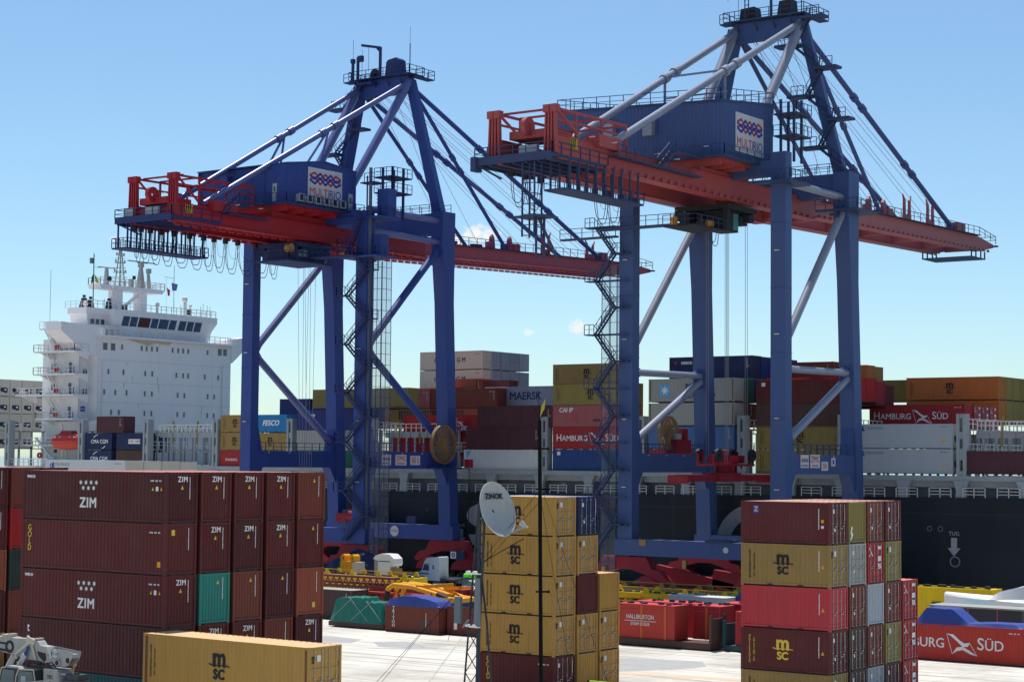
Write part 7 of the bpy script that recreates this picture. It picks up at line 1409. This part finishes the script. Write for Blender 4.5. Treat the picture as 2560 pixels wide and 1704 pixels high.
# ------------------------------------------------------------------ mast with dish, and guyed pole, nearest to the camera
CB = Vector((0, 0, 15.33))
def at(px, py, d):
    """world point that lies d metres ahead of the camera on the ray through a photo point (source pixels)"""
    return CB+(FW+R2*((px-1280)/4699.1)-U2*((py-852)/4699.1))*d
mG = paint('mast_weathered_blue', (.022, .034, .046), dirt=.5); mDK = paint('pole_black', (.004, .004, .005), dirt=.1, rough=.85, spec=.1)
b0m = Vector((-30.6, 40.1, 0)); t = thing('lattice_mast', 'thin blue grey lattice mast carrying the satellite dish, lower middle', 'mast', b0m)
mb = MB(); A = [Vector((-.28, -.16, 0)), Vector((.28, -.16, 0)), Vector((0, .3, 0))]
H_ = 14.0; kk = lambda z: 1-.72*z/H_
for a in A: mb.tube(a*1.35, a*1.35*kk(H_)+Vector((.55, .4, H_)), .028, 6)
n = 26
for i in range(n):
    z0_ = H_*i/n; z1_ = H_*(i+1)/n
    for q in range(3):
        p = A[q]*1.35*kk(z0_)+Vector((.55*z0_/H_, .4*z0_/H_, z0_)); r_ = A[(q+1) % 3]*1.35*kk(z1_)+Vector((.55*z1_/H_, .4*z1_/H_, z1_)); mb.tube(p, r_, .014, 4)
mb.build('lattice', mG, t)
MB().box(.46, .54, .28, .36, 8.8, 14.2).build('mounting_tube', mG, t)
for zz in (12.3, 10.9): MB().box(.38, .70, .05, .15, zz, zz+.03).tube((.4, -.1, zz+.06), (.4, .05, zz+.06), .035, 8).tube((.62, -.1, zz+.06), (.62, .05, zz+.06), .035, 8).build('clamp', mWHITE, t)
MB().prism([(.56, 10.95), (.70, 10.95), (.66, 12.2), (.60, 12.2)], 'y', .02, .16).build('panel_antenna', paint('panel_grey', (.16, .18, .20)), t)
MB().box(.0, .2, -.1, .0, 11.0, 11.7).tube((.25, -.05, 10.9), (.45, -.05, 11.1), .03, 6).build('panel_antenna', paint('panel_blue_grey', (.13, .17, .19)), t)
MB().path([(.45, .3, 13.2), (.8, .3, 11.0), (1.0, .3, 9.0)], .03, 6).build('cable', mG, t)
# offset dish, seen from its front, leaning back
dish = thing('satellite_dish', 'round pale satellite dish with dark lettering on the lattice mast', 'satellite dish', at(1245, 1272, 50)-Vector((0, 0, .0)))
dc = Vector((0, 0, 0)); fwd = (Vector((0, 0, 15.33))-dish.location); fwd.z = 0; fwd.normalize()
side = Vector((-fwd.y, fwd.x, 0))
nrm = (fwd*.62+side*.74+Vector((0, 0, .30))).normalized()   # points right of the camera and up
upv = (Vector((0, 0, 1))-nrm*nrm.z).normalized(); rgt = upv.cross(nrm)
R_ = .745; vs = []; fs = []; NR, NA = 7, 44
for lay in (0, 1):
    for j in range(NR+1):
        r = R_*j/NR
        for i in range(NA):
            a = 2*pi*i/NA; dpt = -.16*(1-(r/R_)**2)-(.02 if lay else 0); vs.append(dc+rgt*(r*.93*cos(a))+upv*(r*sin(a))+nrm*dpt)
o_ = (NR+1)*NA
for lay in (0, 1):
    for j in range(NR):
        for i in range(NA): fs.append((lay*o_+j*NA+i, lay*o_+j*NA+(i+1) % NA, lay*o_+(j+1)*NA+(i+1) % NA, lay*o_+(j+1)*NA+i))
for i in range(NA): fs.append((NR*NA+i, NR*NA+(i+1) % NA, o_+NR*NA+(i+1) % NA, o_+NR*NA+i))
dm = paint('dish_cream', (.40, .41, .40), rough=.5, dirt=.3, scale=1.5, var=0); d_ = MB().add(vs, fs).build('reflector', dm, dish); smooth_by_angle(d_, 50)
MB().path([dc+rgt*(R_*.93*cos(2*pi*i/40))+upv*(R_*sin(2*pi*i/40)) for i in range(41)], .014, 6).build('rim', dm, dish)
mt_ = Matrix((rgt, upv, nrm)).transposed()
text('ZINOK', .21, mBLK, dish, dc+upv*.36-nrm*.045-rgt*.0, 'y', bold=.035, sx=1.1, shear=.15, rot=mt_.to_euler())
arm0 = dc-upv*(R_*.98)+rgt*.0; arm1 = dc-upv*(R_*.86)+nrm*.62+rgt*.2
MB().beam(arm0, arm1, .04, .05).build('feed_arm', paint('arm_grey', (.25, .29, .32)), dish); MB().tube(arm1+Vector((0, 0, -.02)), arm1+(dc-arm1).normalized()*.15+Vector((0, 0, .02)), .04, 14, .08).tube(arm1-(dc-arm1).normalized()*.08, arm1, .025, 10).build('feed_horn', paint('horn_white', (.36, .39, .41)), dish)
MB().beam(dc-nrm*.18, dc-nrm*.35-rgt*.35-upv*.2, .08, .1).build('bracket', mG, dish)
t = thing('guyed_pole', 'black guyed pole with leaf shaped tip in front of the ochre stack', 'pole', Vector((-28.62, 41.5, 0)))
p0 = at(1363, 1900, 50)-t.location; p1 = at(1349, 1050, 50)-t.location; pb = Vector((p0.x, p0.y, 0))
MB().tube(pb, p1, .062, 12, .05).build('pole_tube', mDK, t); MB().tube(p1, at(1346, 975, 50)-t.location, .01, 5).tube(p1, at(1334, 1015, 50)-t.location, .008, 5).tube(p1, at(1372, 1018, 50)-t.location, .008, 5).build('spike', mDK, t)
a = at(1350, 1042, 50)-t.location; c = at(1364, 995, 50)-t.location; MB().add([a, a.lerp(c, .45)+R2*.045+Vector((0, .02, 0)), c, a.lerp(c, .55)-R2*.04-Vector((0, .02, 0))], [(0, 1, 2, 3)]).add([a+F0*.02, a.lerp(c, .45)+R2*.045+F0*.03, c+F0*.02, a.lerp(c, .55)-R2*.04+F0*.03], [(3, 2, 1, 0)]).build('leaf_fitting', flat('leaf_yellow', (.35, .33, .05)), t)
for py in (1121, 1222, 1478):
    c = at(1354 if py > 1200 else 1352, py, 50)-t.location; MB().beam(c-R2*.16, c+R2*.22, .04, .045).beam(c-F0*.12, c+F0*.12, .05, .05).tube(c+R2*.16, c+R2*.22, .04, 8).build('guy_bracket', mDK, t)
mb = MB()
for (px, py, qx, qy) in ((1352, 1222, 1085, 1545), (1350, 1235, 1430, 1700), (1355, 1222, 1470, 1560), (1352, 1250, 1180, 1440)):
    mb.tube(at(px, py, 50)-t.location, (at(px, py, 50)+(at(qx, qy, 50.5 if qx < px else 49.5)-at(px, py, 50))*2.6)-t.location, .006, 4, caps=False)
mb.build('guy_wire', mDK, t); mb = MB(); q = at(1160, 1430, 50.4)-t.location; mb.tube(at(1310, 1345, 50)-t.location, q, .012, 5).tube(q, at(1120, 1600, 50.6)-t.location, .008, 4); mb.build('stay_wire', mDK, t)
# ------------------------------------------------------------------ pieces: one object each where they can be told apart
def islands(me):
    n = len(me.vertices); par = list(range(n))
    def find(a):
        while par[a] != a: par[a] = par[par[a]]; a = par[a]
        return a
    for p in me.polygons:
        v = p.vertices; a = find(v[0])
        for k in v[1:]:
            b = find(k)
            if b != a: par[b] = a
    g = {}
    for p in me.polygons: g.setdefault(find(p.vertices[0]), []).append(p)
    return list(g.values())
SPLIT = {'wheel', 'sheave', 'cable_carrier', 'gusset', 'stowed_post', 'lamp', 'pillar', 'sheave_house', 'floodlight', 'buffer', 'strap', 'lug', 'rim', 'rope_frame', 'locking_plate', 'cross_member', 'lifebuoy', 'hoist_rope',
         'vent_hood', 'wheel_truck', 'end_beam', 'window', 'door', 'fire_station', 'deck_crane_', 'work_lamp', 'guy_wire', 'spike_', 'bracket', 'sheave_box', 'hazard_stripe', 'davit_', 'fork', 'stand', 'pin', 'lift_cylinder', 'cell_post', 'door_frame', 'control_cabinet', 'winch_drum', 'block_', 'air_conditioner', 'logo_arc_', 'panel_antenna_'}
for o in [o for o in COL.objects if o.type == 'MESH' and o.name.split('.')[0] in SPLIT and not o.modifiers and o.data.users == 1]:
    isl = islands(o.data)
    if len(isl) < 2 or len(isl) > 60: continue
    if o.name.split('.')[0] == 'lug' and len(isl) > 40: continue
    me = o.data; mats = o.material_slots[0].material
    for k, polys in enumerate(isl):
        idx = sorted({v for p in polys for v in p.vertices}); mp = {v: i for i, v in enumerate(idx)}
        m2 = bpy.data.meshes.new(me.name); m2.from_pydata([me.vertices[v].co[:] for v in idx], [], [tuple(mp[v] for v in p.vertices) for p in polys]); m2.update(); m2.materials.append(mats)
        if k == 0: o.data = m2
        else:
            c = o.copy(); c.data = m2; COL.objects.link(c)
    bpy.data.meshes.remove(me)
for o in COL.objects:
    if o.type == 'MESH' and o.name.split('.')[0] in {'tie_tube', 'back_stay', 'fore_stay', 'mast_leg', 'diagonal_brace', 'pole_tube', 'pipe', 'wheel', 'lift_cylinder'}: smooth_by_angle(o, 45)
for o in COL.objects:
    if o.type == 'MESH' and o.parent and o.name.split('.')[0] in {'railing', 'lashing_rail', 'walkway', 'stairs', 'lashing_gear', 'festoon_cable', 'lift_cage', 'fittings', 'antenna', 'code_marking', 'small_print', 'cell_frame', 'lattice', 'wind_dodger', 'boom_bracket'}: o['kind'] = 'stuff'
